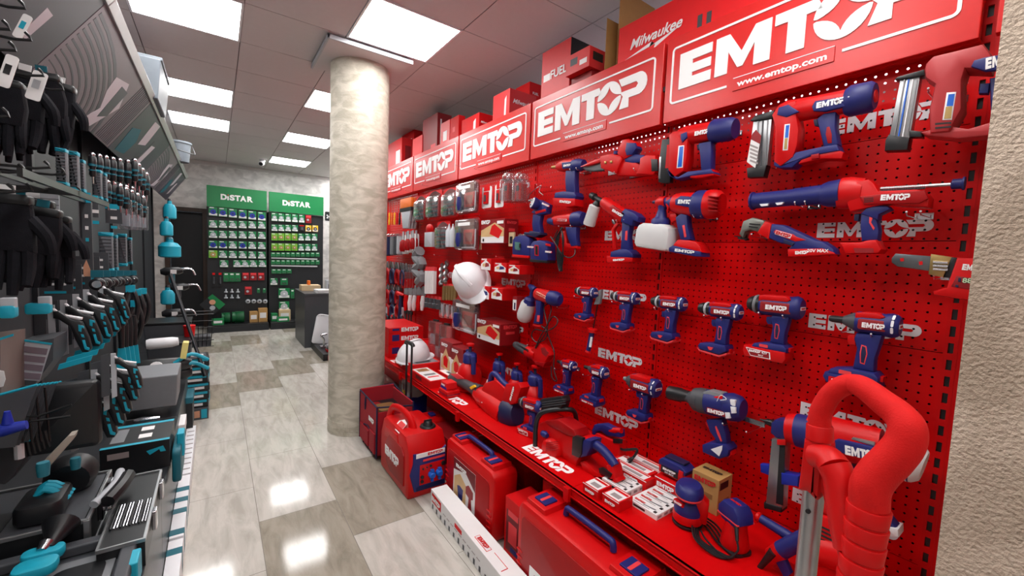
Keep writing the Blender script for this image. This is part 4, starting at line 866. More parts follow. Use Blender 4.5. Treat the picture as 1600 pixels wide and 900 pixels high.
box_px('very large red carton with white script lettering and black crate picture', (970, 10), (1190, -74), (1420, -90), 1.79, ZT, REDT,
    [('F', 't', MW, -.18, .22, .42, WTXT, .35), ('F', 'p', [(-.43, .08), (-.2, .16), (-.22, .11), (.03, .2), (-.18, .07), (-.17, .12)], WTXT),
     ('F', 'p', [(-.16, -.16), (.0, .0), (.16, .0), (.13, -.08), (-.06, -.2), (-.16, -.2)], DGR), ('F', 'p', [(.14, -.02), (.17, -.02), (.17, .2), (.14, .2)], DGR), ('F', 'p', [(.2, -.04), (.23, -.04), (.23, .19), (.2, .19)], DGR),
     ('F', 't', '8211 DDD', .36, .02, .2, RED2)], name='crate_carton')
e = empty('open_carton', 'open kraft carton flap at the end of the very large carton', 'box', frame((1.80, onx(968, 100, 1.8).y+.02, ZT), *FX))
g = G(); g.add([(0, 0, 0), (0, .66, 0), (0, .66, -.3), (0, 0, -.3), (-.002, 0, 0), (-.002, .66, 0), (-.002, .66, -.3), (-.002, 0, -.3)], [(0, 1, 2, 3), (7, 6, 5, 4), (0, 4, 5, 1), (1, 5, 6, 2)], KRAFT); g.build('side_wall', e)
g = G(); y_ = onx(955, 28, 1.8); P0 = onx(944, 120, 1.8)
w_ = P0.y-onx(968, 100, 1.8).y-.02; hh = onx(949, 28, 1.8).z-ZT
g.bx(-w_-.002, -w_, 0, hh, -.28, 0, KRAFT); g.bx(-w_, 0, 0, .004, -.3, 0, KRAFT); g.prism([(-w_, hh), (0, hh*.8), (0, hh*.3), (-w_*.4, hh*.6)], -.285, -.28, REDB); g.build('flap', e)
box_px('tall red carton lettered FUEL with black band, left of the kraft flap', (848, 82), (893, 57), (928, 74), 1.8, ZT, REDP, [('F', 't', 'FUEL', .12, .18, .55, WTXT), ('F', 'r', -.42, -.18, .14, .22, WTXT), ('F', 'r', -.2, .3, -.45, -.15, GRY), ('F', 'r', .1, .48, -.42, -.3, LGR), ('R', 'r', -.5, .5, .3, .5, BLK), ('R', 't', 'M18', .3, .4, .2, WTXT)], name='tool_carton')
zz = onx(884, 121, 1.77).z
box_px('small red carton with tool picture balanced in front of the FUEL carton', (885, 88), (922, 70), (948, 80), 1.765, zz, REDP, [('F', 'r', -.3, .0, -.1, .25, DGR), ('F', 'r', .1, .4, -.25, .0, WTXT), ('R', 'r', -.3, .3, -.1, .3, BLK), ('T', 'r', -.3, .3, -.2, .2, RED2)], name='tool_carton')
box_px('low red carton filling the shelf below the small tool picture carton', (893, 120), (925, 102), (960, 115), 1.81, ZT, REDD, [('R', 't', 'FUEL', 0, .1, .4, WTXT)], name='tool_carton')
k_ = dict(name='tool_carton')
box_px('red carton with script lettering on its near end, left of the tall FUEL carton', (771, 152), (797, 137), (838, 152), 1.8, ZT, REDP, milw('R', 0, .3, .8)+[('F', 'p', [(.2, .0), (.3, .05), (.32, .4), (.22, .35)], WTXT)], **k_)
box_px('dark red carton behind the script lettered carton next to the tall FUEL carton', (806, 137), (828, 127), (846, 136), 2.0, ZT, REDB, [('R', 't', 'FUEL', 0, .35, .5, WTXT), ('F', 'r', .1, .2, -.1, .3, WTXT)], **k_)
box_px('red carton with script lettering in the middle of the row above the third sign', (722, 183), (749, 175), (770, 184), 1.8, ZT, REDB, milw('R', 0, .3, .8)+[('F', 'p', [(.18, -.1), (.3, -.06), (.32, .4), (.2, .35)], WTXT)], **k_)
box_px('red carton with small white label, second from the tall glossy carton', (704, 184), (717, 179), (727, 184), 1.8, ZT, REDB, [('F', 'r', -.1, .25, -.25, .0, WTXT), ('F', 'r', -.2, .1, .2, .3, PINK)], **k_)
box_px('red carton with square outline mark beside the tall glossy carton', (689, 190), (703, 186), (712, 190), 1.8, ZT, REDT, [('F', 'r', -.2, .2, .1, .3, WTXT)], **k_)
box_px('tall glossy crimson carton with dark pictures on its near end', (661, 184), (684, 175), (706, 180), 1.8, ZT, REDD, [('R', 'r', -.3, -.2, -.4, .4, WTXT), ('R', 'r', .0, .15, .2, .3, BLK), ('R', 'r', .0, .2, -.1, .0, BLK), ('R', 'r', -.1, .1, -.35, -.25, BLK), ('R', 'r', .3, .42, -.4, -.28, BLK), ('F', 'r', .1, .4, -.1, .0, PINK)], **k_)
box_px('low crimson carton with pale lettering at the left foot of the tall glossy carton', (645, 216), (660, 210), (672, 214), 1.79, ZT, REDP, [('F', 't', '6500', .1, -.1, .6, WTXT)], **k_)
box_px('red carton with white label near the column, upper one of the two', (628, 208), (647, 198), (662, 203), 1.97, ZT+.1, REDB, [('F', 'r', .1, .35, -.1, .3, WTXT), ('R', 'r', -.1, .3, 0, .3, RED2)], **k_)
box_px('red carton with white label near the column, lower one over the bottles', (604, 227), (628, 214), (646, 220), 1.8, ZT+.1, REDT, [('F', 'r', .15, .4, -.2, .2, WTXT), ('R', 'r', -.2, .3, -.3, .3, REDD)], **k_)
e = empty('raised_shelf', 'thin black shelf lifting the two end cartons above the small bottles', 'shelf', frame((1.95, 4.7, ZT), *FX)); g = G(); g.bx(-.55, .55, .085, .098, -.15, .15, BLK); g.build('shelf_board', e)
g = G(); [G().bx(x, x+.02, 0, .085, -.15, .15, BLK).build('shelf_leg', e) for x in (-.55, .53)]
b0 = None
for k in range(8):
    M = T(1.76, 4.35+.1*k, ZT); lab = 'small silver capped bottle standing on the top shelf beside the column'
    if not b0:
        b0 = empty('bottle', lab, 'bottle', M, 'silver capped bottles on the top shelf'); G().turn((0, 0, 0), (0, 0, .1), [(0, .026), (.05, .028), (.6, .028), (.8, .014), (1, .014)], BLK).build('bottle_body', b0); G().cyl((0, 0, .1), (0, 0, .13), .017, CHR).build('cap', b0)
    else: again(b0, M)
# ================================================================== things on the red shelf
ZS_ = ZS
def on_shelf(px, py, z=ZS): return onz(px, py, z)
# kraft box
box_px('brown kraft box with red printed word, behind the orbital sander', (1082, 738), (1124, 752), (1145, 741), 1.585, ZS, KRAFT, [('F', 'logo', 0, .33, .8, RTXT), ('F', 'r', -.3, .3, -.12, .02, mat('kraft_print', (140, 96, 52), .7)), ('T', 'logo', 0, 0, .7, BTXT), ('R', 'r', -.4, .2, .2, .4, BTXT), ('R', 'r', -.4, .3, -.3, -.1, mat('kraft_print', (140, 96, 52), .7))], name='kraft_box')
# red boxes under the battery
zb = ZS
c1 = box_px('red box carrying the navy battery on the shelf', (1022, 741), (1060, 762), (1082, 748), 1.54, ZS, REDB, [('F', 'logo', 0, .1, .7, WTXT), ('F', 'r', -.45, .45, .44, .5, WTXT)], name='battery_box')
o = onx(1040, 742, 1.56)
e = empty('battery_pack', 'navy and red 20V battery pack lying on a red box on the shelf', 'battery', frame((1.6, onx(1052, 745, 1.56).y+.012, onx(1050, 752, 1.54).z+.0), *FX))
zt_ = max((c1.matrix_world @ v.co).z for v in c1.children[0].data.vertices) if False else None
g = G(); g.prism([(-.062, .0), (.062, .0), (.066, .02), (.058, .04), (-.064, .04)], -.036, .036, RED, None, .004); g.build('lower_shell', e)
g = G(); g.prism([(-.066, .032), (.062, .032), (.066, .05), (.04, .066), (-.05, .066), (-.066, .05)], -.038, .038, NAVY, None, .006); g.box((0, .07, 0), (.09, .008, .045), NAVYD); g.build('upper_shell', e, bevel=.001)
g = G(); g.bx(-.05, .03, .006, .034, .036, .0385, BTXT); p_ = g.build('battery_label', e); logo(p_, -.01, .025, .0387, .009, w=.06); text(p_, '20V MAX', -.01, .012, .0388, .008); G().bx(.035, .055, .02, .05, .03, .042, RED).build('latch', e, bevel=.002)
bat_zfix = e
# white blade boxes
def stack(lab, n, M0, w, h, d, m, items, dx, grp, cat='box', name='accessory_box'):
    first = None
    for k in range(n):
        M = M0 @ T(*(c_*k for c_ in dx)); l_ = lab(k)
        if first is None: first = carton(l_, M, w, h, d, m, items, name=name, cat=cat, group=grp)
        else: again(first, M, l_)
    return first
ordn = ['first', 'second', 'third', 'fourth', 'fifth', 'sixth', 'seventh', 'eighth', 'ninth', 'tenth', 'eleventh', 'twelfth']
it = [('T', 'logo', -.2, .1, .35, RTXT), ('T', 'r', -.35, .2, -.3, -.2, GTXT), ('T', 'p', [(-.05, -.1), (.3, .05), (.35, .2), (.3, .25), (-.05, .0)], GRY), ('T', 'r', .34, .42, -.35, .0, BTXT), ('F', 'r', -.3, .1, -.2, .2, BTXT), ('R', 'r', -.3, .3, -.2, .2, GTXT)]
M0 = frame((1.42, .99, ZS), *FX)
for r_i, (X0, Y0) in enumerate(((1.405, .995), (1.48, .86))):
    pass
stack(lambda k: f'flat white blade box near the orbital sander, {ordn[k]} from shelf edge', 5, frame((1.375, .955, ZS), *FX) @ Ry(0), .135, .022, .038, WCARD, it, (0, 0, -.0395), 'flat white blade boxes, near row')
stack(lambda k: f'flat white blade box near the chainsaw, {ordn[k]} from shelf edge', 5, frame((1.395, 1.115, ZS), *FX), .135, .028, .038, WCARD, it, (0, 0, -.0395), 'flat white blade boxes, far row')
it2 = [('T', 'r', -.42, .42, -.42, .42, WCARD), ('T', 'r', -.4, .4, .2, .36, REDB), ('T', 'r', -.2, .3, -.3, .0, GTXT), ('F', 'logo', 0, .0, .6, WTXT), ('F', 'r', -.5, .5, .42, .5, WTXT)]
carton('small red box with white top at the shelf edge, nearer of the pair', frame((1.31, 1.04, ZS), *FX), .085, .042, .085, REDB, it2, name='accessory_box')
carton('small red box with white top at the shelf edge, farther of the pair', frame((1.30, 1.14, ZS), *FX), .085, .042, .085, REDB, it2, name='accessory_box')
carton('long red box with white top by the pegboard, in front of the jigsaw cable', frame((1.575, 1.16, ZS), *FX), .2, .045, .06, REDB, it2, name='accessory_box')
carton('long red box with white top, stacked nearer the aisle below the jigsaw', frame((1.51, 1.13, ZS), *FX), .2, .05, .06, REDB, it2, name='accessory_box')
carton('long red box with white top against the wall, right behind the others', frame((1.65, 1.12, ZS), *FX), .24, .04, .06, REDB, it2, name='accessory_box')
# random orbital sander
def lathe_z(g, c, prof, m, n=24, sc=(1, 1)): return g.turn((c[0], c[1], c[2]), (c[0], c[1]+1, c[2]), prof, m, None, n, sc)
P_ = on_shelf(1073, 832); e = empty('orbital_sander', 'cordless orbital sander with navy grip head and red base standing on the shelf', 'sander', frame((P_.x+.05, P_.y+.03, ZS), *FX) @ Ry(28) @ Matrix.Scale(.87, 4))
g = G(); lathe_z(g, (0, 0, 0), [(0, .058), (.006, .062), (.012, .062), (.016, .05)], BLK); g.build('sanding_pad', e)
g = G(); lathe_z(g, (0, 0, 0), [(.014, .052), (.022, .06), (.04, .062), (.055, .058), (.058, .04)], RED); g.build('base_skirt', e)
g = G(); lathe_z(g, (0, 0, 0), [(.05, .056), (.07, .058), (.09, .052), (.115, .04), (.12, .038)], NAVY); g.build('motor_housing', e)
g = G(); lathe_z(g, (0, 0, 0), [(.113, .034), (.12, .046), (.14, .058), (.165, .056), (.18, .045), (.186, .02)], NAVY, 24, (1.0, 1.25)); g.build('palm_grip', e)
g = G(); lathe_z(g, (0, 0, 0), [(.128, .0555), (.134, .0585), (.139, .057)], PINK, 24, (1.0, 1.24)); g.build('grip_trim', e)
g = G(); g.box((-.01, .1, .045), (.05, .018, .02), RED, Ry(-35)); b_ = g.build('name_plate', e, bevel=.003); logo(b_, 0, 0, 0, .009, M=Ry(-35) @ T(-.01, .1, .0555), w=.038)
g = G(); g.prism([(.03, .03), (.075, .03), (.08, .12), (.06, .14), (.03, .13)], -.03, .03, RED, None, .008); g.build('battery', e)
# corded sander with coil
P_ = on_shelf(1140, 868); e = empty('corded_sander', 'red corded sander with navy top and coiled black cable on the shelf', 'sander', frame((P_.x+.05, P_.y+.01, ZS), *FX) @ Ry(-20) @ Matrix.Scale(.85, 4))
g = G(); g.rrect(-.055, .055, -.05, .05, .03, 0, .01, BLK, Rx(-90) @ T(0, 0, .0)); g.build('sanding_pad', e)
g = G(); lathe_z(g, (0, 0, 0), [(.01, .05), (.02, .055), (.05, .05), (.09, .043), (.12, .04)], RED); g.build('body', e)
g = G(); g.prism([(-.035, .11), (-.06, .13), (-.062, .16), (-.04, .19), (.02, .19), (.045, .165), (.05, .13), (.03, .11)], -.042, .042, NAVY, None, .012); g.build('palm_grip', e)
g = G(); g.prism([(-.058, .128), (.048, .128), (.048, .134), (-.058, .134)], -.043, .043, PINK, None, .001); g.build('grip_trim', e); logo(e, -.01, .19, 0, .012, RTXT, M=Rx(-90), w=.05)
g = G(); g.turn((.03, .13, .03), (.06, .08, .05), [(0, .009), (1, .006)], BLK)
for k in range(4):
    a = .012*k; g.tube([(-.14-a, .006+.008*k, .06), (-.06, .008+.006*k, .11+a), (.03, .008, .08+a), (.05, .01, .05), (-.03, .012+.005*k, .055-a), (-.12, .01+.006*k, .03-a), (-.17-a, .008+.008*k, .03)], .0042, BLK, None, 6, 6, closed=True)
g.tube([(.06, .08, .05), (.075, .05, .06), (.05, .012, .09), (-.04, .02, .1), (-.1, .02, .08)], .0042, BLK, None, 6, 6); g.build('cable', e)
# angle tool with navy bar handle at the very front and the red breaker body
e = empty('angle_polisher', 'red corded grinder with navy side handle at the near end of the shelf', 'grinder', frame((1.5, .42, ZS), *FX))
t = Wall('dummy', 'x', 'x', 1200, 850, 1.5); bpy.data.objects.remove(t.e); t.e = e; t.o = Vector((1.5, .42, ZS))
t.barrel('side_handle', (1182, 806), (1240, 842), [(0, .015), (.08, .018), (.12, .014), (.8, .016), (1, .014)], NAVY, .0, ms=((0, 2, RED), (2, 4, NAVY)))
t.barrel('cable_boot', (1178, 898), (1208, 862), [(0, .006), (.5, .009), (1, .013)], BLK, .06); t.barrel('rear_grip', (1205, 868), (1262, 838), [(0, .022), (.3, .026), (1, .024)], NAVY, .04, ms=((0, 1, RED), (1, 2, NAVY)))
t.solid('switch_lever', [(1208, 866), (1222, 858), (1238, 895), (1228, 903)], .03, .05, NAVY, .003); t.barrel('body', (1250, 850), (1330, 870), [(0, .03), (.4, .045), (1, .05)], RED, .02)
t.solid('foot_guard', [(1150, 905), (1175, 885), (1225, 880), (1260, 900), (1330, 900), (1330, 925), (1150, 925)], -.03, .03, RED, .006)
e = empty('demolition_hammer', 'red heavy machine body standing behind the aluminium tube', 'power tool', frame((1.52, .39, ZS), *FX) @ Matrix.Scale(.9, 4))
g = G(); g.rrect(-.05, .1, .05, .28, .03, -.07, .07, RED, None, .012); g.build('motor_housing', e)
g = G(); g.rrect(-.045, .095, .28, .33, .02, -.06, .06, RED, None, .012); g.build('top_cover', e)
g = G()
for k in range(4): g.bx(-.03+.0*k, .08, .24-.014*k, .246-.014*k, .07, .0722, BLK)
g.build('air_vent', e); G().bx(-.02, .0, .12, .19, .07, .0725, BLK).build('switch', e)
g = G()
for k in range(3): g.turn((.025, .0+.02*k, 0), (.025, .018+.02*k, 0), [(0, .085-.006*k), (.5, .09-.006*k), (1, .085-.006*k)], RED, None, 24)
g.build('base_ring', e)
# jigsaw
t = Wall('jigsaw', 'red and navy corded jigsaw standing upright against the pegboard', 'jigsaw', 660, 380, 1.60, view=VG); 
t.solid('body', [(525, 320), (550, 300), (640, 340), (695, 355), (692, 470), (705, 500), (640, 520), (560, 440), (530, 380)], -.03, .03, RED, .008)
t.solid('handle', [(515, 282), (530, 250), (590, 245), (640, 270), (690, 285), (692, 330), (610, 320), (570, 290), (545, 295), (530, 330), (515, 310)], -.02, .022, NAVY, .007)
t.barrel('speed_dial', (612, 290), (685, 292), [(0, .012), (.5, .016), (1, .012)], RED, .01); t.solid('badge', [(632, 342), (690, 345), (690, 372), (634, 370)], .028, .033, BLK, .001)
t.line('cable', [(668, 395, .01), (700, 412, .02), (780, 408, .01), (765, 450, .02), (740, 470, .02), (700, 500, .03), (690, 530, .03), (725, 500, .04), (755, 462, .03), (720, 480, .02), (690, 520, .02)], .006, BLK, 0, 6)
# big cordless chainsaw
t = Wall('chainsaw', 'large red cordless chainsaw with black front handle loop on the shelf', 'chainsaw', 400, 360, 1.42, view=VG)
t.line('front_handle', [(205, 425, .06), (165, 432, .065), (148, 420, .07), (145, 360, .07), (150, 260, .06), (175, 190, .05), (240, 165, .02), (340, 158, -.03), (385, 170, -.07), (400, 210, -.1), (402, 250, -.12)], .0125, BLK, 0, 6, n=12)
t.solid('hand_guard', [(180, 115), (205, 88), (335, 72), (345, 105), (330, 150), (240, 165), (185, 155)], -.06, -.0, BLK, .008)
for k in range(3): t.solid('guard_rib', [(190, 112+14*k), (335, 92+14*k), (335, 98+14*k), (190, 118+14*k)], -.005, .004, DGR, .001)
t.solid('body', [(200, 240), (260, 215), (330, 222), (425, 280), (455, 320), (520, 345), (480, 420), (450, 480), (440, 520), (330, 470), (235, 475), (205, 380)], -.07, .035, RED, .014)
t.barrel('sprocket_cover', (258, 395), (262, 398), [(0, .01), (1, .01)], RED, .04)
g = G(); c_ = t.p3(270, 400, .02); g.turn((c_[0], c_[1], .02), (c_[0], c_[1], .075), [(0, .055), (.7, .052), (.85, .046), (1, .03)], RED, None, 24, (1, 1.15)); g.build('side_housing', t.e)
g = G(); c_ = t.p3(205, 315, .05); g.turn((c_[0]-.02, c_[1], .05), (c_[0]+.02, c_[1], .05), [(0, .014), (.5, .018), (1, .012)], NAVY); g.build('oil_cap', t.e)
t.solid('top_cover', [(240, 225), (330, 210), (430, 275), (445, 320), (385, 310), (290, 260)], -.05, .045, RED2, .01)
t.solid('control_panel', [(385, 330), (405, 320), (450, 335), (442, 440), (425, 460), (380, 440)], .03, .05, BLK, .004)
t.solid('handle_root', [(455, 350), (490, 335), (530, 345), (525, 390), (500, 440), (460, 450)], -.03, .045, NAVY, .008)
t.line('rear_grip', [(500, 365, .01), (560, 405, .01), (610, 460, .01), (645, 510, .01)], .021, NAVY, 0, 6, n=12)
t.solid('rear_guard', [(615, 500), (645, 482), (662, 520), (672, 580), (690, 600), (660, 625), (520, 570), (470, 530), (450, 480), (480, 470), (540, 530), (625, 590), (632, 560)], -.03, .03, RED, .007)
t.solid('name_plate', [(545, 525), (570, 520), (628, 560), (615, 585), (550, 555)], .025, .034, BLK, .001)
for k in range(5): t.solid('air_vent', [(215, 365+12*k), (285, 358+12*k), (290, 363+12*k), (215, 371+12*k)], .074, .077, RED2, 0)
# small drill standing on its battery
st = copy_tree(dr)
for c_ in list(st.children):
    pass
stb = copy_tree(big); stb.matrix_world = T(0, 0, 0) @ frame((1.41, onx(835, 640, 1.41).y+.02, ZS+.214*.86), *FX) @ Ry(12) @ Matrix.Scale(.86, 4); stb['label'] = 'small cordless drill standing on its battery on the shelf beside the chainsaw'; stb.name = 'cordless_drill'
def kill(o):
    for c_ in list(o.children): kill(c_)
    bpy.data.objects.remove(o)
kill(st)
# leaf blower
t = Wall('leaf_blower', 'red leaf blower with long black tube and navy end cap lying on the shelf', 'leaf blower', 900, 220, 1.43, view=(540, 560, 4))
VI = (540, 560, 4)
t.barrel('air_tube', (660, 118), (845, 210), [(0, .03), (.02, .032), (.75, .035), (.8, .042), (.85, .038), (.88, .043), (.92, .04), (1, .046)], DGR); t.solid('tube_label', [(655, 95), (700, 95), (740, 125), (700, 130)], .028, .034, PINK, .001); t.solid('tube_marking', [(778, 180), (805, 165), (815, 178), (790, 195)], .03, .044, YEL, .001)
t.barrel('fan_housing', (830, 215), (1010, 350), [(0, .048), (.2, .062), (.6, .075), (1, .08)], RED); t.barrel('intake_cap', (1000, 345), (1075, 350), [(0, .082), (.3, .095), (.8, .085), (1, .06)], NAVYD, sc=(1, .8))
t.solid('upper_body', [(870, 190), (890, 150), (960, 130), (1010, 175), (1060, 250), (1020, 300), (920, 270)], -.03, .03, RED, .01)
t.line('grip', [(905, 160, 0), (915, 105, 0), (940, 100, 0), (985, 150, 0), (1015, 175, 0)], .019, NAVY, 0, 6, n=12)
t.solid('battery', [(1000, 255), (1030, 155), (1110, 150), (1125, 180), (1095, 270), (1050, 290)], -.035, .035, RED, .007); t.word((1028, 262), (1052, 178), .014, .036, plate=RED2)
t.word((850, 275), (885, 310), .012, .068)
# pressure sprayers
def sprayer(px, py, X, lab, sc=1.0, z=ZS):
    e = empty('pressure_sprayer', lab, 'sprayer', frame((X, onx(px, py, X).y, z), *FX) @ Ry(-15) @ Matrix.Scale(sc, 4), 'red hand pump pressure sprayers')
    if getattr(sprayer, 'p', None):
        for c_ in sprayer.p.children: copy_tree(c_, e)
        return e
    g = G(); lathe_z(g, (0, 0, 0), [(0, .06), (.006, .068), (.09, .07), (.125, .062), (.15, .04), (.158, .032)], RED); bd = g.build('bottle', e)
    g = G(); lathe_z(g, (0, 0, 0), [(.155, .036), (.158, .04), (.2, .038), (.208, .032), (.215, .02)], NAVY); g.build('pump_collar', e)
    g = G(); g.prism([(-.03, .2), (.03, .2), (.045, .215), (.075, .205), (.085, .17), (.088, .11), (.072, .11), (.07, .165), (.06, .188), (.03, .19)], -.013, .013, NAVY, None, .005); g.build('handle', e)
    g = G(); g.turn((-.02, .2, 0), (-.065, .208, 0), [(0, .012), (.7, .008), (.75, .012), (1, .01)], NAVY); g.build('nozzle', e)
    g = G(); lathe_z(g, (0, 0, 0), [(.21, .012), (.215, .009), (.25, .009)], NAVYD, 12); g.build('pump_rod', e); g = G(); lathe_z(g, (0, 0, 0), [(.248, .01), (.252, .022), (.262, .022), (.266, .01)], RED, 16); g.build('pump_knob', e)
    G().prism([(-.035, .07), (.005, .07), (-.01, .1)], .065, .071, WTXT).build('label_panel', e)
    sprayer.p = e; return e
sprayer(733, 600, 1.5, 'red pressure sprayer with navy pump collar, farthest left and nearest the aisle', 1.3)
sprayer(778, 620, 1.62, 'red pressure sprayer half hidden behind the leaf blower grip, second from the left', 1.15)
sprayer(806, 620, 1.66, 'red pressure sprayer third from the left, only pump and handle in view', 1.0)
sprayer(834, 630, 1.64, 'red pressure sprayer on the right, behind the standing drill', 1.15)
# trays and boxes near the helmet
carton('open red tray of white carded parts, nearer one, at the shelf edge', frame((1.33, 2.92, ZS), *FX), .38, .055, .15, REDB, [('T', 'r', -.46, .46, -.42, .42, WCARD), ('T', 'r', -.4, -.2, -.3, .3, BRASS), ('T', 'r', .0, .1, -.3, .3, GRY), ('T', 'r', .2, .26, -.3, .3, PINK), ('F', 'r', -.2, .1, -.2, .3, PRINT)], name='display_tray')
carton('open red tray of white carded parts, farther one, behind the first tray', frame((1.5, 2.8, ZS), *FX), .4, .05, .12, REDB, [('T', 'r', -.46, .46, -.42, .42, WCARD), ('T', 'r', -.3, .2, -.2, .3, DGR)], name='display_tray')
carton('red open box under the white safety helmet on the shelf', frame((1.40, 3.3, ZS), *FX), .4, .085, .26, REDB, [('T', 'r', -.45, .45, -.42, .42, GRY), ('T', 'r', .0, .4, -.3, .2, BLK), ('F', 'logo', -.2, 0, .4, WTXT)], name='display_tray')
carton('small red box on top of the little red case at the shelf edge', frame((1.32, 2.56, ZS+.05), *FX), .09, .045, .08, REDT, [('F', 'logo', 0, .1, .6, WTXT), ('F', 'r', -.5, .5, -.5, -.15, BLUED)], name='accessory_box')
e = empty('small_case', 'little red plastic case under a small red box at the shelf edge', 'case', frame((1.32, 2.55, ZS), *FX)); g = G(); g.rrect(-.065, .065, 0, .046, .008, -.05, .05, RED, None, .005); g.build('case_shell', e); G().bx(-.066, .066, .018, .022, -.051, .051, NAVYD).build('seam', e)
for k, (zz_, lab) in enumerate(((ZS, 'red carton at the bottom of the stack beside the column'), (ZS+.12, 'red carton in the middle of the stack beside the column'), (ZS+.24, 'flat red carton on top of the stack beside the column'))):
    carton(lab, frame((1.46, 3.98, zz_), *FX), .5, .118 if k < 2 else .04, .34, REDB, [('F', 'r', -.2, .1, -.2, .2, PINK), ('R', 'r', -.4, -.2, -.2, .3, NAVY), ('R', 'logo', .1, 0, .5, WTXT)], name='tool_carton')
def helmet(lab, M, m, s=1.0):
    e = empty('safety_helmet', lab, 'helmet', M @ Matrix.Scale(s, 4)); g = G(); n = 28; rings = []
    for j in range(10):
        a = PI/2*j/9; rings.append([(.108*math.cos(a)*math.cos(q), .138*math.cos(a)*math.sin(q), .135*math.sin(a)+(.004 if abs(math.cos(q)) < .25 and j > 2 else 0)) for q in [2*PI*i/n for i in range(n)]])
    vs = [v for r_ in rings for v in r_]; fs = [(j*n+i, j*n+(i+1) % n, (j+1)*n+(i+1) % n, (j+1)*n+i) for j in range(9) for i in range(n)]; g.add(vs, fs, m); g.build('shell', e, angle=60)
    g = G(); vs = []
    for i in range(n):
        q = 2*PI*i/n; f_ = max(0, math.sin(q)); vs += [(.105*math.cos(q), .135*math.sin(q), .004), ((.118+.01*f_)*math.cos(q), (.147+.045*f_**2)*math.sin(q), -.006-.012*f_), ((.118+.01*f_)*math.cos(q), (.147+.045*f_**2)*math.sin(q), -.010-.012*f_)]
    fs = [];
    for i in range(n):
        j = (i+1) % n; fs += [(3*i, 3*j, 3*j+1, 3*i+1), (3*i+1, 3*j+1, 3*j+2, 3*i+2)]
    g.add(vs, fs, m); g.build('brim', e, angle=60)
    g = G(); g.tube([(0, -.12, .06), (0, -.06, .128), (0, .0, .139), (0, .06, .13), (0, .12, .068)], .006, m, None, 8, 6, sc=(1, 2)); g.build('crown_ridge', e); return e
helmet('glossy white safety helmet resting on a red box on the shelf', frame((1.36, 3.3, ZS+.1), *((0.3, -.95, 0), (.95, .3, 0), (0, 0, 1))) @ Ry(8) @ Rx(6), WHT, 1.1)
helmet('red safety helmet behind the white helmet on the shelf', frame((1.6, 3.66, ZS+.02), (0, -1, 0), (1, 0, 0), (0, 0, 1)), REDB, 1.05)
o = onx(731, 436, 1.53); zv = Vector((-.76, -.12, .53)).normalized(); xv = Vector((.57, -.41, -.7)).cross(zv).normalized(); yv = zv.cross(xv); helmet('glossy white safety helmet hanging tilted on the red wall', frame(o, xv, yv, zv) @ T(0, -.02, -.06), WHT, 1.25)
peg_hook('hanging white helmet', 0, o.y, o.z+.04, .2)
# clear organiser cases behind the small cartons
for k, (px, lab) in enumerate(((680, 'clear plastic parts case standing against the wall, left of the pair'), (697, 'clear plastic parts case standing against the wall, right of the pair'))):
    o = onx(px, 560, 1.66); e = empty('parts_case', lab, 'case', frame((1.66, o.y, ZS), *FX) @ Ry(20)); g = G(); g.rrect(-.08, .08, 0, .36, .02, -.02, .02, CLR, None, .005); g.build('case_shell', e)
    g = G()
    for a in range(2):
        for b_ in range(3): g.bx(-.068+.07*a, -.005+.07*a, .03+.11*b_, .125+.11*b_, -.012, .008, (PINK, LGR, RED2)[(a+b_) % 3])
    g.build('sorted_parts', e); G().bx(-.03, .03, .36, .375, -.012, .012, BLK).build('handle', e, bevel=.004)
itm = [('F', 'r', -.42, .42, -.46, .1, WCARD), ('F', 'p', [(-.36, -.3), (.36, -.3), (.36, -.05), (.0, .3), (-.36, -.05)], PHOTO), ('F', 'p', [(-.15, -.2), (.15, -.25), (.2, .0), (.0, .1), (-.18, .02)], REDB), ('F', 'logo', -.1, .38, .5, WTXT), ('R', 'logo', 0, .35, .6, WTXT), ('R', 'r', -.2, .2, -.3, -.1, WTXT)]
P_ = onx(695, 580, 1.5)
box_px('red carton with tool picture, left of the pair behind the white helmet', (688, 529), (707, 537), (724, 527), 1.5, ZS, REDD, itm, name='tool_carton')
box_px('red carton with tool picture, right of the pair beside the sprayer', (704, 538), (724, 547), (741, 537), 1.5, ZS, REDD, itm, name='tool_carton')
# ================================================================== below the shelf and in the aisle
# generator
e = empty('generator', 'red portable inverter generator with navy panel side and blue sockets on the floor', 'generator', T(.925, 2.29, 0))
def rz(P): return P
g = G(); BW, BL, BH = .26, .52, .385   # along x, along y, height
P = [(0, .03), (.02, .0), (BL-.02, .0), (BL, .03), (BL, .26), (BL-.05, BH-.02), (BL-.09, BH), (.06, BH), (.0, BH-.09)]
g.prism(P, 0, BW, RED, frame((BW, 0, 0), (0, 1, 0), (0, 0, 1), (-1, 0, 0)) @ T(0, 0, 0), .025); bd = g.build('housing', e)
g = G(); g.prism([(.06, .07), (.3, .06), (.38, .1), (.38, .24), (.32, .3), (.1, .3), (.06, .26)], BW-.004, BW+.008, RED2, frame((BW, 0, 0), (0, 1, 0), (0, 0, 1), (-1, 0, 0)), .004); g.prism([(.16, .28), (.42, .26), (.4, .33), (.18, .35)], BW-.01, BW+.006, RED, frame((BW, 0, 0), (0, 1, 0), (0, 0, 1), (-1, 0, 0)), .004); g.build('side_moulding', bd)
lo = logo(bd, 0, 0, 0, .06); lo.matrix_local = frame((-.0085, .26, .18), (0, -1, 0), (0, 0, 1), (-1, 0, 0)) @ Matrix.Diagonal((.25/5.74, .062, .002, 1)) @ T(-2.87, -.5, 0)
FN = ((1, 0, 0), (0, 0, 1), (0, -1, 0))
g = G(); M = frame((0, 0, 0), *FN); g.prism([(.04, .05), (.245, .05), (.245, .3), (.19, .27), (.1, .28), (.03, .29), (.03, .23), (.012, .16)], -.02, .012, NAVY, M, .008); g.build('control_frame', e)
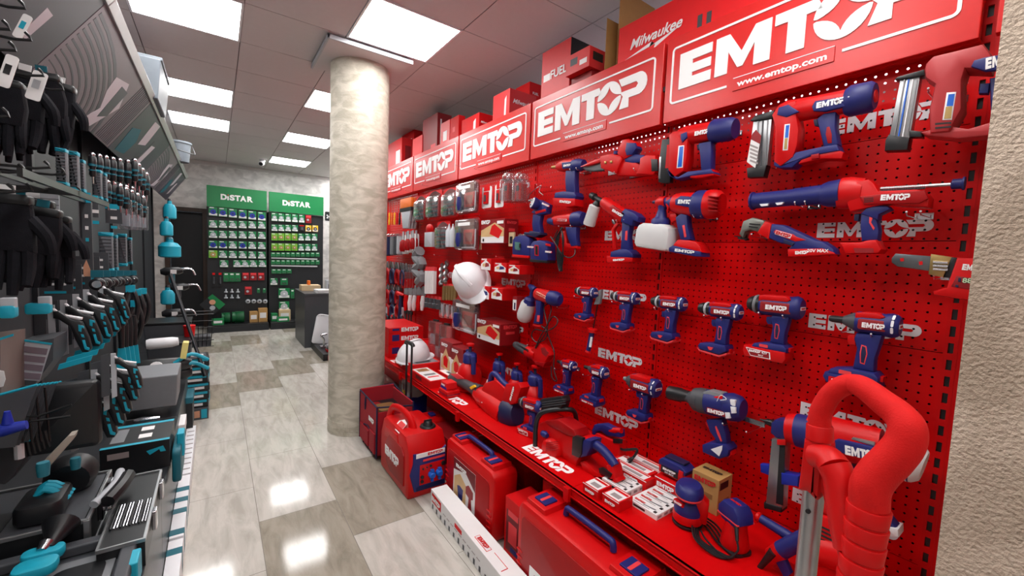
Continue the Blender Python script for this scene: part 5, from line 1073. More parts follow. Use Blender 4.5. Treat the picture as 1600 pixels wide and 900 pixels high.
g = G(); g.bx(.07, .235, .09, .215, .006, .016, RED, M); p_ = g.build('socket_panel', e)
g = G()
for x, y, r_, m in ((.085, .14, .011, BLK), (.085, .112, .011, BLK), (.09, .19, .006, BLK), (.115, .195, .005, BLK), (.14, .198, .008, BLK), (.225, .195, .014, BLK)): g.turn((x, y, .015), (x, y, .024), [(0, r_), (.8, r_), (1, r_*.7)], m, M, 12)
g.build('knob', p_)
for x in (.145, .195):
    g = G(); g.turn((x, .145, .015), (x, .142, .045), [(0, .022), (.6, .022), (1, .016)], BLUE, M, 18); g.box((x, .172, .03), (.02, .012, .02), BLUE, M); g.box((x, .112, .03), (.016, .014, .016), BLUE, M); g.build('socket', p_)
g = G(); g.bx(.045, .235, .262, .29, .012, .014, WTXT, M); g.bx(.09, .235, .235, .247, .006, .0165, PINK, M); lb = g.build('brand_label', e); lo = logo(lb, 0, 0, 0, .02); lo.matrix_local = M @ T(.17, .276, .0142) @ Matrix.Diagonal((.1/5.74, .018, .0005, 1)) @ T(-2.87, -.5, 0)
lo.data = LOGO.setdefault('red_print', lo.data) if 'red_print' in LOGO else lo.data
g = G()
for k in range(5): g.bx(.05, .23, .058+.006*k-.004, .060+.006*k-.004, .011, .0135, NAVYD, M)
g.build('air_vent', e)
g = G(); g.tube([(.05, .47, BH-.03), (.055, .45, BH+.03), (.06, .4, BH+.065), (.075, .3, BH+.07), (.09, .2, BH+.04), (.095, .16, BH-.02)], [.03, .026, .022, .022, .026, .03], RED, None, 10, 5, sc=(.8, 1.1)); g.build('carry_handle', e)
g = G(); g.turn((.18, .13, BH-.01), (.18, .13, BH+.012), [(0, .05), (.6, .052), (1, .046)], BLK); g.turn((.18, .13, BH+.01), (.18, .13, BH+.04), [(0, .034), (.3, .03), (.8, .026), (1, .02)], BLK); g.box((.18, .13, BH+.038), (.05, .012, .016), BLK); g.build('fuel_cap', e)
g = G(); g.prism([(0, 0), (.07, 0), (.11, .03), (.12, .06), (.08, .09), (.02, .08)], 0, .001, WCARD, frame((.0, .16, BH-.02), (0, 1, 0), (.75, 0, .55), (-.55, 0, .75))); g.prism([(.01, .03), (.1, .035), (.1, .07), (.02, .07)], .001, .0016, REDP, frame((.0, .16, BH-.02), (0, 1, 0), (.75, 0, .55), (-.55, 0, .75))); g.build('paper_tag', e)
for x, y in ((.03, .04), (.23, .04), (.03, .48), (.23, .48)): G().bx(x-.02, x+.02, y-.02, y+.02, 0, .03, RED2).build('foot', e, bevel=.004)
# red tool bag with telescopic handle
BAG = mat('red_canvas', (158, 10, 30), .85, bump=.5, bscale=300); PIPE = mat('navy_piping', (24, 26, 60), .7)
e = empty('trolley_bag', 'open red canvas tool bag with navy piping and black telescopic handle beside the column', 'tool bag', T(.915, 2.86, 0))
L_, W_, H_ = .42, .27, .40
g = G(); t_ = .012
g.bx(0, t_, 0, L_, .04, H_, BAG); g.bx(W_-t_, W_, 0, L_, .04, H_, BAG); g.bx(0, W_, 0, t_, .04, H_-.04, BAG); g.bx(0, W_, L_-t_, L_, .04, H_+.02, BAG); g.bx(0, W_, 0, L_, .04, .05, BAG); g.build('bag_body', e, bevel=.004)
g = G(); g.bx(t_, W_-t_, t_, L_-t_, .3, .302, BLK); g.rrect(.06, .2, .1, .26, .03, .302, .33, BRASS); g.rrect(.05, .12, .22, .34, .02, .302, .32, REDD); g.build('contents', e)
g = G()
for P in ([(0, 0, H_), (W_, 0, H_-.03), (W_, L_, H_+.02), (0, L_, H_+.01)],): g.tube(P+[P[0]], .006, PIPE, None, 6)
for x, y in ((0, 0), (W_, 0), (0, L_)): g.tube([(x, y, .03), (x, y, H_)], .006, PIPE, None, 6)
g.tube([(-.004, .3, .03), (-.004, .3, .18), (-.004, .2, .2), (-.004, .1, .18), (-.004, .1, .03)], .004, PIPE, None, 6); g.tube([(.04, -.004, .05), (.04, -.004, .17), (.13, -.004, .19), (.22, -.004, .17), (.22, -.004, .05)], .004, PIPE, None, 6)
g.tube([(-.002, .26, H_), (-.006, .26, H_-.05), (.002, .28, H_-.1)], .008, PIPE, None, 6); g.build('piping', e)
g = G(); g.bx(-.012, 0, .02, .14, .05, .2, BAG); g.bx(-.012, 0, .17, .38, .05, .17, BAG); g.bx(.03, .24, -.014, 0, .05, .2, BAG); g.build('pocket', e, bevel=.004)
lo = logo(e, 0, 0, 0, .03); lo.matrix_local = frame((-.003, .12, .27), (0, -1, 0), (0, 0, 1), (-1, 0, 0)) @ Matrix.Diagonal((.12/5.74, .035, .001, 1)) @ T(-2.87, -.5, 0)
g = G()
for y in (.08, .18): g.tube([(W_+.012, y, .03), (W_+.012, y, .8)], .0085, BLK, None, 8)
g.tube([(W_+.012, .06, .8), (W_+.012, .08, .815), (W_+.012, .18, .815), (W_+.012, .2, .8)], .016, BLK, None, 10, 4); g.build('telescopic_handle', e)
for y in (-.012, L_-.012): G().turn((W_-.02, y, .035), (W_-.02, y+.024, .035), [(0, .035), (1, .035)], BLK).build('wheel', e)
# big cases
def case(lab, x, y, w, h, d, logos, photo=False, sc=1, rot=0):
    """upright plastic case; w along the aisle"""
    e = empty('tool_case', lab, 'tool case', frame((x, y, 0), *FX) @ Ry(rot)); hw = w/2
    P = rr(-hw, hw, 0, h, .045, 4)
    g = G(); g.prism(P, -d/2, d/2, RED, None, .02); sh = g.build('shell', e)
    g = G(); g.prism(rr(-hw+.035, hw-.035, .03, h-.055, .03), d/2-.002, d/2+.004, RED2, None, .003)
    for k in range(5): g.bx(-hw+.012, -hw+.05, .06+.03*k, .068+.03*k, d/2+.001, d/2+.006, RED)
    for k in range(5): g.bx(hw-.05, hw-.012, .06+.03*k, .068+.03*k, d/2+.001, d/2+.006, RED)
    g.build('relief_panel', sh, bevel=.001)
    for x0 in (-hw+.03, hw-.17): G().prism([(x0, h-.01), (x0+.14, h-.01), (x0+.13, h+.02), (x0+.01, h+.02)], -d/2+.02, d/2-.02, RED, None, .008).build('latch_block', e)
    for x0 in (-hw+.1, hw-.1):
        g = G(); g.box((x0, h+.02, .02), (.075, .014, .07), NAVY); g.box((x0, h+.027, .02), (.016, .004, .06), PINK); g.build('latch', e, bevel=.004)
    g = G(); g.tube([(-.13, h+.005, 0), (-.125, h+.03, 0), (-.1, h+.038, 0), (.1, h+.038, 0), (.125, h+.03, 0), (.13, h+.005, 0)], .013, NAVY, None, 10, 3); g.build('handle', e)
    if logos: logo(sh, logos[0], logos[1], d/2+.005, logos[2], w=logos[3], t=.002)
    if photo:
        g = G(); z = d/2+.005; g.bx(-.15, .1, .02, .31, z-.002, z, WCARD); g.prism([(-.15, .24), (-.15, .31), (.1, .31), (.1, .21), (.0, .27)], z, z+.0006, PRINT); g.prism([(-.14, .06), (.0, .06), (.0, .2), (-.07, .24), (-.14, .2)], z, z+.0007, PHOTO); 
        g.prism([(.0, .2), (.03, .22), (.08, .2), (.08, .16), (.06, .15), (.07, .09), (.03, .09), (.035, .15), (.0, .16)], z+.0006, z+.0014, REDD); g.prism([(-.1, .16), (-.07, .17), (-.03, .16), (-.04, .08), (-.08, .08)], z+.0007, z+.0015, NAVY); g.bx(-.13, .08, .03, .05, z, z+.0008, GTXT); lb = g.build('picture_label', sh); logo(lb, -.06, .275, z+.001, .02, w=.12, t=.0008)
    return e
case('red tool case with picture label and navy handle, standing between generator and long box', 1.22, 1.955, .54, .39, .16, None, True)
case('large red tool case with big white lettering and navy latches in the foreground', 1.205, 1.09, .68, .41, .2, (-.02, .12, .09, .42))
g = G(); c_ = [o for o in bpy.data.objects if o.name.startswith('tool_case')][-1]
P = [];
for i in range(24): a = 2*PI*i/24; r_ = .05 if i % 2 else .043; P.append((.02+r_*math.cos(a), .0+.04+r_*math.sin(a)))
g.prism(P, .105, .108, PINK); g.prism([(.02+.036*math.cos(2*PI*i/20), .04+.036*math.sin(2*PI*i/20)) for i in range(20)], .106, .109, RED2); g.build('round_seal', c_)
case('red tool case standing under the shelf behind the picture label case', 1.5, 2.0, .42, .3, .15, None)
for k, (xx, yy, lab) in enumerate(((1.42, .62, 'rounded red case under the shelf, farther one behind the big foreground case'), (1.40, .36, 'rounded red case under the shelf, nearer one behind the big foreground case'))):
    e = empty('tool_case', lab, 'tool case', frame((xx, yy, 0), *FX)); g = G(); g.rrect(-.12, .12, 0, .37, .05, -.1, .1, RED, None, .03); g.build('shell', e); g = G(); g.bx(-.045, .045, .36, .38, -.03, .03, NAVY); g.build('latch', e, bevel=.004)
# long white box
carton('long white carton with red word and line drawings lying along the aisle', frame((1.045, 1.36, 0), *((-.035, -.9994, 0), (0, 0, 1), (-.9994, .035, 0))), 1.62, .113, .1, WCARD,
  [('F', 'r', -.49, -.41, -.1, .38, REDB), ('F', 'logo', -.45, .14, .07, WTXT), ('F', 'r', -.3, -.25, .1, .3, REDB)]+[('F', 'r', -.485+.035*k, -.475+.035*k, -.45, -.2-.02*(k % 3), DGR) for k in range(14)]+[('F', 'r', -.39+.03*k, -.37+.03*k, .0, .03, GTXT) for k in range(9)]+
  [('T', 'r', -.19, -.115, -.3, .0, REDB), ('T', 'r', -.188, -.117, -.27, -.03, WCARD), ('T', 'logo', -.152, -.15, .055, RTXT), ('T', 'r', -.1, -.03, -.02, .0, REDB), ('T', 'r', -.03, -.028, -.35, .0, REDB), ('F', 'r', .0, .3, -.4, -.38, REDB), ('F', 'r', .0, .003, -.4, .3, BTXT), ('F', 'r', .1, .12, -.4, .1, BTXT)], name='long_carton')
# cartons under the shelf
carton('red carton with narrow printed front between the two big cases', frame((1.26, 1.56, 0), *FX), .14, .30, .16, REDB, [('F', 'r', -.4, .4, -.4, .3, PRINT), ('F', 'r', -.3, .3, .2, .3, PINK), ('F', 'r', -.25, .25, -.25, .1, PINK), ('F', 'r', -.1, .35, -.38, -.3, NAVY)], name='tool_carton')
carton('large red carton with photographs on its lid under the shelf', frame((1.44, 1.22, 0), *FX), .58, .40, .24, REDB, [('T', 'r', -.35, -.2, -.3, .3, WTXT), ('T', 'r', -.18, .0, -.3, .3, PHOTO), ('T', 'r', .02, .2, -.3, .3, NAVY), ('T', 'r', .22, .32, -.3, .3, WTXT), ('F', 'logo', -.32, .35, .22, WTXT), ('F', 'r', .3, .42, .0, .25, WTXT), ('F', 'r', .31, .41, .01, .24, REDD), ('R', 'logo', -.1, .1, .5, PINK)], name='tool_carton')
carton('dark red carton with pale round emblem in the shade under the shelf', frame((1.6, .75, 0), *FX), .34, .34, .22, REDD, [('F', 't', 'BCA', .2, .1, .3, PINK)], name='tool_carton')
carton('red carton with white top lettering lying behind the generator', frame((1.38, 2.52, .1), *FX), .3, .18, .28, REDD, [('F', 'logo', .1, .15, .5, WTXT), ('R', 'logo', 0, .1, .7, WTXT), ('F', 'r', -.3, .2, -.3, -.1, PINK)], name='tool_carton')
carton('plain red carton carrying the lettered carton behind the generator', frame((1.38, 2.52, 0), *FX), .34, .098, .3, REDB, [('F', 'r', -.3, .2, -.2, .2, WTXT)], name='tool_carton')
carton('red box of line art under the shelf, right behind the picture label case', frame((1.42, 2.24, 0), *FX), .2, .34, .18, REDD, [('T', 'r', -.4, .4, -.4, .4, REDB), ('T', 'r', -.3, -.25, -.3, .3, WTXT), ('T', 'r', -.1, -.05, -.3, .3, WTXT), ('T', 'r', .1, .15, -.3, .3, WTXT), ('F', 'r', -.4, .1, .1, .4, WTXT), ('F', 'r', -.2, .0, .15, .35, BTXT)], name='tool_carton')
e = empty('red_case', 'small red case lying behind the generator under the shelf', 'case', frame((1.3, 2.78, 0), *FX)); g = G(); g.rrect(-.1, .1, 0, .3, .03, -.08, .08, RED, None, .02); g.build('shell', e); G().bx(-.03, .03, .3, .315, -.02, .02, NAVY).build('handle', e, bevel=.003)
o = onx(645, 580, 1.4); e = empty('wire_coil_bag', 'white printed bag of goods under the shelf behind the trolley handle', 'bag', frame((1.42, 3.45, 0), *FX)); g = G(); g.ball((0, .3, 0), (.13, .13, .1), WCARD); g.bx(-.12, .12, 0, .25, -.09, .09, BLUED); g.build('bag_body', e, bevel=.01)
g = G(); 
for k in range(5): g.box((-.07+.035*k, .3, .102-.004*abs(k-2)), (.008, .12, .004), REDD if k % 2 else DGR)
g.box((.04, .27, .1), (.04, .07, .01), YEL); g.build('printed_panel', e)
# ================================================================== red foam loop handle in the foreground
t = Wall('loop_handle_machine', 'red foam loop handle with ribbed sleeve on an aluminium tube in the foreground', 'machine handle', 350, 500, .86, view=VF)
A = t.p3(242, 500); g = G(); g.tube([(A[0], A[1], -.02), (A[0], -(t.o.z)+.02, -.02)], .0165, ALU, None, 20)
for zz_ in (-.05, -.2, -.35): g.turn((A[0], A[1]+zz_, -.005), (A[0], A[1]+zz_, .0), [(0, .004), (1, .004)], BLK, None, 10)
g.build('aluminium_tube', t.e)
g = G(); g.bx(A[0]-.1, A[0]+.16, -t.o.z, -t.o.z+.02, -.14, .1, RED); g.build('base_plate', t.e, bevel=.005)
t.line('foam_loop', [(283, 290, 0), (283, 240, 0), (288, 180, 0), (330, 105, 0), (385, 65, 0), (432, 58, 0), (480, 75, .01), (560, 135, .02), (635, 195, .03), (668, 250, .04), (655, 320, .045), (600, 390, .05), (540, 450, .055), (505, 510, .06), (500, 590, .06)], [.017, .017, .0165, .016, .0165, .017, .018, .0195, .021, .0225, .0235, .0245, .025, .025, .0245], REDF, 0, 5, n=24)
g = G(); A2 = Vector(t.p3(500, 590, .06)); C2 = Vector(t.p3(455, 905, .06)); B2 = A2+(C2-A2)*2.2
for k in range(9):
    a = A2.lerp(B2, k/9); b_ = A2.lerp(B2, (k+1)/9); g.turn(a, b_, [(0, .0265), (.06, .0275), (.85, .026), (.9, .0245), (1, .0245)], REDK, None, 24)
g.build('ribbed_sleeve', t.e)
t.barrel('left_collar', (283, 235), (283, 300), [(0, .0185), (.05, .0195), (1, .0205)], REDK)
t.solid('bracket', [(228, 290), (300, 285), (322, 320), (322, 380), (310, 450), (300, 545), (285, 560), (245, 520), (200, 512), (215, 400)], -.025, .02, REDK, .012)
t.line('branch', [(265, 370, .01), (320, 385, .02), (350, 425, .03)], [.021, .0225, .024], REDK, 0, 5, n=20)
t.line('branch_sleeve', [(345, 415, .03), (370, 470, .035), (385, 560, .04), (400, 660, .045), (430, 780, .05)], [.0245, .0235, .0235, .024, .026], REDK, 0, 5, n=20)
t.solid('web', [(235, 460), (300, 540), (320, 640), (380, 860), (400, 900), (370, 700), (330, 560), (330, 420), (300, 430)], .0, .012, REDK, .004)
# ================================================================== carded goods at the far end of the red wall
class Pk:
    """pack hanging flat on the red wall between two pixel corners"""
    def __init__(s, name, lab, cat, x0, y0, x1, y1, X=1.64, group=None, skew=0):
        xm, ym = (x0+x1)/2, (y0+y1)/2; s.o = onx(xm, ym, X); a = onx(x0, ym, X); b = onx(x1, ym, X); t_ = onx(xm, y0, X); u_ = onx(xm, y1, X)
        s.w = abs(a.y-b.y); s.h = t_.z-u_.z; s.e = empty(name, lab, cat, frame(s.o, *FX), group)
        s.X = X
def card(p, m, dome=True, print_=None, hole=True):
    w, h = p.w, p.h; g = G(); g.rrect(-w/2, w/2, -h/2, h/2, min(w, h)*.12, -.002, .0, m); c = g.build('backing_card', p.e)
    if print_: print_(c, w, h)
    if dome:
        g = G(); g.rrect(-w*.46, w*.46, -h*.46, h*.3, min(w, h)*.14, 0, .03, CLR, None, min(.008, w*.1)); g.prism([(-w*.46+w*.92*i/8, h*.3+h*.18*math.sin(PI*i/8)) for i in range(9)], 0, .006, CLR); g.build('clear_blister', p.e)
    return c
def grid_kit(lab, *q, group=None, deep=3, col=REDB):
    p = Pk('bit_set', lab, 'tool set', *q, group=group); w, h = p.w, p.h; card(p, col); g = G()
    for a in range(2):
        for b_ in range(5): g.bx(-w*.36+w*.34*a, -w*.1+w*.34*a, -h*.4+h*.13*b_, -h*.31+h*.13*b_, .002, .02, (BLK, DGR, GRY)[(a+b_) % 3])
    g.build('bits', p.e); g = G(); g.bx(w*.36, w*.44, -h*.4, h*.25, .002, .022, RED2); g.build('holder', p.e)
    return p
def stack_out(p, lab, n, step=.034):
    for k in range(1, n): again(p.e, p.e.matrix_world @ T(0, 0, -step*k), lab(k))
GB = 'clear blister sets in the top row by the column'
for i, q in enumerate(((649, 306, 667, 346), (668, 298, 690, 342), (692, 294, 716, 340))):
    grid_kit('red blister set with two rows of black bits, top row, '+('left', 'middle', 'right')[i]+' one of three', *q)
grid_kit('red blister set with two rows of black bits, second row beside the clear tubes', 682, 346, 703, 391)
def big_kit(lab, *q):
    p = Pk('driver_set', lab, 'tool set', *q, X=1.60); w, h = p.w, p.h; card(p, REDD, dome=False)
    g = G(); g.rrect(-w*.48, w*.48, -h*.47, h*.46, .03, .001, .034, CLR, None, .01); g.build('clear_blister', p.e)
    g = G(); g.turn((-w*.3, -h*.38, .016), (-w*.3, h*.22, .016), [(0, w*.07), (.3, w*.1), (.7, w*.085), (.75, w*.03), (1, w*.02)], NAVY); g.build('driver_handle', p.e)
    g = G(); g.rrect(-w*.1, w*.38, -h*.3, h*.15, .01, .004, .02, RED, None, .004); g.bx(-w*.02, w*.3, -h*.22, h*.05, .02, .022, REDD); g.build('tool_case_inside', p.e)
    g = G(); g.tube([(-w*.16, -h*.4, .02), (w*.4, -h*.4, .02), (w*.43, -h*.3, .02), (w*.43, h*.15, .02)], .006, WHT, None, 6); g.bx(-w*.3, w*.25, h*.26, h*.36, .034, .0355, WTXT); g.build('white_insert', p.e); return p
big_kit('large clear blister set with navy driver handle, top row', 716, 284, 748, 334); big_kit('large clear blister set with navy driver handle, second row', 714, 341, 748, 392)
p = big_kit('large rounded clear blister set hanging below the white helmet', 710, 468, 749, 520)
def simple(name, lab, cat, q, build, X=1.64, n=1, group=None, step=.034, where=None):
    p = Pk(name, lab, cat, *q, X=X, group=group); build(p, p.w, p.h)
    for k in range(1, n): again(p.e, p.e.matrix_world @ T(0, 0, -step*k), (where or (lambda k: lab+', '+ordn[k]+' back'))(k))
    return p
def white_card(p, w, h):
    c = card(p, WCARD, dome=False); deco(c, w, h, .002, []); g = G(); g.bx(-w*.2, w*.2, -h*.3, h*.25, 0, .012, RED); g.bx(-w*.1, w*.05, -h*.2, h*.1, .012, .016, DGR); g.build('carded_tool', p.e)
    g = G(); g.rrect(-w*.3, w*.3, h*.3, h*.62, .008, -.001, .002, REDB); g.build('card_head', p.e)
def cyl_pack(p, w, h):
    g = G(); g.turn((0, -h*.48, .02), (0, h*.3, .02), [(0, w*.36), (.05, w*.42), (.95, w*.42), (1, w*.3)], CLR, None, 14); g.ball((0, h*.36, .02), w*.3, CLR); g.build('clear_tube', p.e)
    g = G(); g.bx(-w*.24, w*.24, -h*.4, h*.15, .01, .03, RED); g.bx(-w*.14, w*.1, -h*.1, h*.08, .03, .034, DGR); g.build('red_insert', p.e)
simple('carded_tool', 'white and red carded tool in the top row, left of two', 'carded tool', (753, 292, 768, 325), white_card); simple('carded_tool', 'white and red carded tool in the top row, right of two', 'carded tool', (773, 288, 787, 324), white_card)
for i, (x, lab) in enumerate(((796, 'clear tube pack with red insert, left one by the torch hook'), (815, 'clear tube pack with red insert, right one by the torch hook'))): simple('tube_pack', lab, 'tool pack', (x-8, 272, x+8, 317), cyl_pack, n=2)
def brush(p, w, h):
    g = G(); g.rrect(-w*.46, w*.46, h*.12, h*.4, .01, .002, .03, ORG, None, .004)
    g.build('bristles', p.e); G().bx(-w*.46, w*.46, h*.02, h*.12, .0, .032, BLK).build('ferrule', p.e)
    g = G(); g.prism([(-w*.4, h*.02), (w*.4, h*.02), (w*.22, -h*.48), (-w*.22, -h*.48)], .005, .028, LGR, None, .005); g.build('handle', p.e)
simple('paint_brush', 'wide paint brush with orange bristles and black ferrule', 'brush', (628, 305, 647, 358), brush, n=3)
def sd(m):
    def f(p, w, h):
        g = G(); 
        g.turn((0, h*.5, .01), (0, 0, .01), [(0, .002), (.9, .003), (1, .004)], CHR, None, 8); g.turn((0, h*.02, .01), (0, -h*.48, .01), [(0, .007), (.1, .011), (.4, .008), (.7, .012), (1, .009)], m, None, 10); g.build('handle', p.e)
    return f
cols = [RED, YEL, ORG, YEL, RED, BLK]
for i in range(6):
    simple('screwdriver', 'screwdriver with '+('red', 'yellow', 'orange', 'yellow', 'red', 'black')[i]+' grip beside the column, '+ordn[i]+' of the top cluster', 'screwdriver', (604+i*4, 314, 608+i*4, 352), sd(cols[i]), n=1)
def tubes(m1, m2):
    def f(p, w, h):
        g = G(); g.turn((0, -h/2, .01), (0, h*.36, .01), [(0, w*.3), (.05, w*.4), (1, w*.4)], m1, None, 10); g.build('tube', p.e); g = G(); g.turn((0, h*.36, .01), (0, h/2, .01), [(0, w*.44), (.6, w*.44), (1, w*.2)], m2, None, 10); g.build('cap', p.e)
    return f
for i in range(5): simple('drill_bit_tube', 'grey drill bit tube with clear cap beside the column, '+ordn[i]+' from the left', 'drill bit', (604+5*i, 366-i*.4, 609+5*i, 400-i*.5), tubes((DGR, NAVYD, GRY, DGR, LGR)[i], CLR), n=1)
def redtool(p, w, h):
    g = G(); g.rrect(-w*.45, w*.45, -h*.5, h*.3, w*.2, -.001, .001, WCARD); g.build('backing_card', p.e); g = G(); g.turn((0, -h*.4, .012), (0, h*.1, .012), [(0, w*.22), (.2, w*.3), (.8, w*.26), (1, w*.14)], RED2, None, 10); g.bx(-w*.1, w*.1, h*.1, h*.45, .004, .016, LGR); g.build('tool', p.e)
for i in range(3): simple('carded_tool', 'red tool on white card, second row, '+('left', 'middle', 'right')[i]+' of three', 'carded tool', (628+7.5*i, 360-i, 635+7.5*i, 397-i*2), redtool, n=2)
simple('carded_tool', 'round headed red carded tool with silver lower half, second row', 'carded tool', (667, 348, 680, 386), lambda p, w, h: (G().ball((0, h*.25, .015), (w*.42, h*.2, .02), RED).build('head', p.e), G().rrect(-w*.45, w*.45, -h*.5, h*.1, .006, 0, .03, LGR, None, .004).build('case', p.e)))
for i in range(2): simple('bottle_tube', 'tall clear pointed tube in the second row, '+('left', 'right')[i]+' of two', 'tube', (701+6*i, 350, 707+6*i, 386), lambda p, w, h: (G().turn((0, -h/2, .015), (0, h*.5, .015), [(0, w*.4), (.7, w*.42), (.8, w*.2), (1, w*.05)], LGR, None, 10).build('tube', p.e), G().bx(-w*.3, w*.3, -h*.45, -h*.2, .02, .024, PINK).build('label', p.e)))
# pliers, pens, wrenches and blades by the column
def pliers(m):
    def f(p, w, h):
        g = G(); g.tube([(-w*.05, h*.15, .01), (-w*.3, 0, .01), (-w*.32, -h*.3, .01), (-w*.2, -h*.5, .01)], w*.13, m, None, 8, 4); g.tube([(w*.05, h*.15, .01), (w*.3, 0, .01), (w*.32, -h*.3, .01), (w*.2, -h*.5, .01)], w*.13, m, None, 8, 4); g.build('handle', p.e)
        g = G(); g.prism([(-w*.22, h*.1), (w*.22, h*.1), (w*.25, h*.25), (w*.06, h*.5), (-w*.06, h*.5), (-w*.25, h*.25)], .002, .018, STEEL, None, .003); g.build('jaws', p.e)
    return f
n_ = 0
for r_, (y0, dy) in enumerate(((408, 34), (443, 30), (466, 28))):
    for i in range(3 if r_ else 4):
        simple('pliers', ('red', 'dark')[i % 2]+' handled pliers beside column, '+('upper', 'middle', 'lower')[r_]+' row, '+ordn[i]+' from left', 'pliers', (603+8*i, y0+i, 611+8*i, y0+dy+i), pliers(RED2 if i % 2 == 0 else NAVYD), n=2)
for i in range(5): simple('utility_knife', 'red utility knife in a clear sleeve, third row, '+ordn[i]+' from the left', 'knife', (629+4.2*i, 411, 633+4.2*i, 452), lambda p, w, h: (G().rrect(-w*.4, w*.4, -h*.45, h*.15, .004, .002, .018, RED2, None, .003).build('handle', p.e), G().rrect(-w*.45, w*.45, -h*.1, h*.45, .004, 0, .02, CLR).build('sleeve', p.e)), n=1)
simple('puller', 'grey cast pipe tool hanging in the third row by the white packs', 'hand tool', (650, 392, 667, 442), lambda p, w, h: (G().tube([(0, h*.5, .02), (-w*.3, h*.3, .02), (w*.2, h*.1, .02), (-w*.3, -h*.1, .02), (w*.3, -h*.3, .02), (0, -h*.48, .02)], w*.2, GRY, None, 8, 4).build('body', p.e), G().cyl((0, -h*.1, .01), (0, -h*.1, .05), w*.2, RED2).build('dial', p.e)))
for i in range(4): simple('blade_pack', 'slim white blade pack in the third row, '+ordn[i]+' from the left', 'blade', (668+3.6*i, 417, 671.4+3.6*i, 459), lambda p, w, h: (G().rrect(-w*.45, w*.45, -h/2, h*.35, .002, 0, .03, WCARD).build('sleeve', p.e), G().bx(-w*.5, w*.5, h*.35, h/2, 0, .025, PINK).build('card_head', p.e)))
for i in range(2): simple('chain_pack', 'coiled chain pack in the third row, '+('left', 'right')[i]+' of two', 'chain', (690+7*i, 410-4*i, 697+7*i, 448-4*i), lambda p, w, h: G().tube([(0.012*math.sin(k*2.2)*.8, h*.45-h*.9*k/9, .02+.01*math.cos(k*2.2)) for k in range(10)], w*.22, STEEL, None, 6, 3).build('chain', p.e))
for i in range(5): simple('brass_bit_pack', 'gold coloured drill bit pack below the helmet, '+ordn[i]+' from the left', 'drill bit', (694+4.4*i, 444, 698+4.4*i, 469), lambda p, w, h: (G().rrect(-w*.45, w*.45, -h/2, h*.4, .002, 0, .02, BRASS).build('bits', p.e), G().bx(-w*.45, w*.45, h*.4, h*.5, 0, .01, PINK).build('card_head', p.e)))
for i in range(5): simple('folding_saw', 'round topped clear pack with '+('red', 'white', 'white', 'red', 'white')[i]+' handle, fourth row, '+ordn[i]+' from the left', 'hand tool', (632+6.5*i, 443+i*.5, 640+6.5*i, 486), (lambda m: lambda p, w, h: (G().prism([(w*.48*math.cos(PI*k/8), h*.1+h*.36*math.sin(PI*k/8)) for k in range(9)], 0, .012, GRY, None, .003).build('blade', p.e), G().turn((w*.1, h*.08, .012), (-w*.05, -h*.48, .012), [(0, w*.14), (.5, w*.2), (1, w*.12)], m, None, 10).build('handle', p.e)))(RED if i in (0, 3) else WHT))
for i in range(4): simple('socket_pack', 'dark socket pack below the slim blade packs, '+ordn[i]+' from the left', 'socket', (667+6*i, 461+i, 672+6*i, 482+i), lambda p, w, h: (G().turn((0, -h*.4, .015), (0, h*.3, .015), [(0, w*.36), (.5, w*.36), (.55, w*.3), (1, w*.3)], DGR, None, 12).build('socket', p.e), G().bx(-w*.4, w*.4, h*.3, h*.5, 0, .004, PINK).build('card_head', p.e)))
for i in range(3): simple('hook_pack', 'clear pack of white pins below the helmet, '+ordn[i]+' from the left', 'tool pack', (689+8*i, 470+i*2, 696+8*i, 496+i), lambda p, w, h: (G().rrect(-w*.45, w*.45, -h/2, h*.4, .004, 0, .02, CLR, None, .003).build('clear_blister', p.e), G().bx(-w*.2, w*.2, -h*.4, h*.3, .004, .014, WHT).build('pins', p.e)))
for i in range(3): simple('wrench', 'black combination wrench low on the wall near the column, '+ordn[i]+' from the left', 'wrench', (632+4.5*i, 484+i, 637+4.5*i, 513), lambda p, w, h: (G().bx(-w*.14, w*.14, -h*.35, h*.35, .004, .012, BLKM).build('shank', p.e), G().turn((0, -h*.4, .002), (0, -h*.4, .014), [(0, w*.4), (1, w*.4)], BLKM, None, 12).build('ring', p.e), G().prism([(-w*.35, h*.3), (w*.35, h*.3), (w*.4, h*.5), (w*.12, h*.5), (0, h*.4), (-w*.12, h*.5), (-w*.4, h*.5)], .002, .014, BLKM).build('jaw', p.e)))
simple('claw_hammer', 'dark handled red gripped hammer hanging near the column', 'hammer', (624, 456, 634, 502), lambda p, w, h: (G().turn((0, h*.4, .02), (0, -h*.5, .02), [(0, w*.1), (.5, w*.14), (1, w*.18)], NAVYD, None, 10).build('handle', p.e), G().turn((-w*.45, h*.42, .02), (w*.45, h*.42, .02), [(0, w*.14), (.3, w*.12), (1, w*.05)], RED, None, 10).build('head', p.e)))
for i in range(3): simple('pipe_clamp', 'silver pipe clamp low on the wall beside the column, '+ordn[i]+' from the left', 'clamp', (602+11*i, 478+i, 612+11*i, 511), lambda p, w, h: (G().tube([(w*.3*math.cos(a*PI/5), -h*.15+w*.3*math.sin(a*PI/5), .02) for a in range(10)], w*.1, CHR, None, 6, closed=True).build('ring', p.e), G().rrect(-w*.2, w*.2, 0, h*.5, .006, 0, .02, LGR).build('body', p.e)))
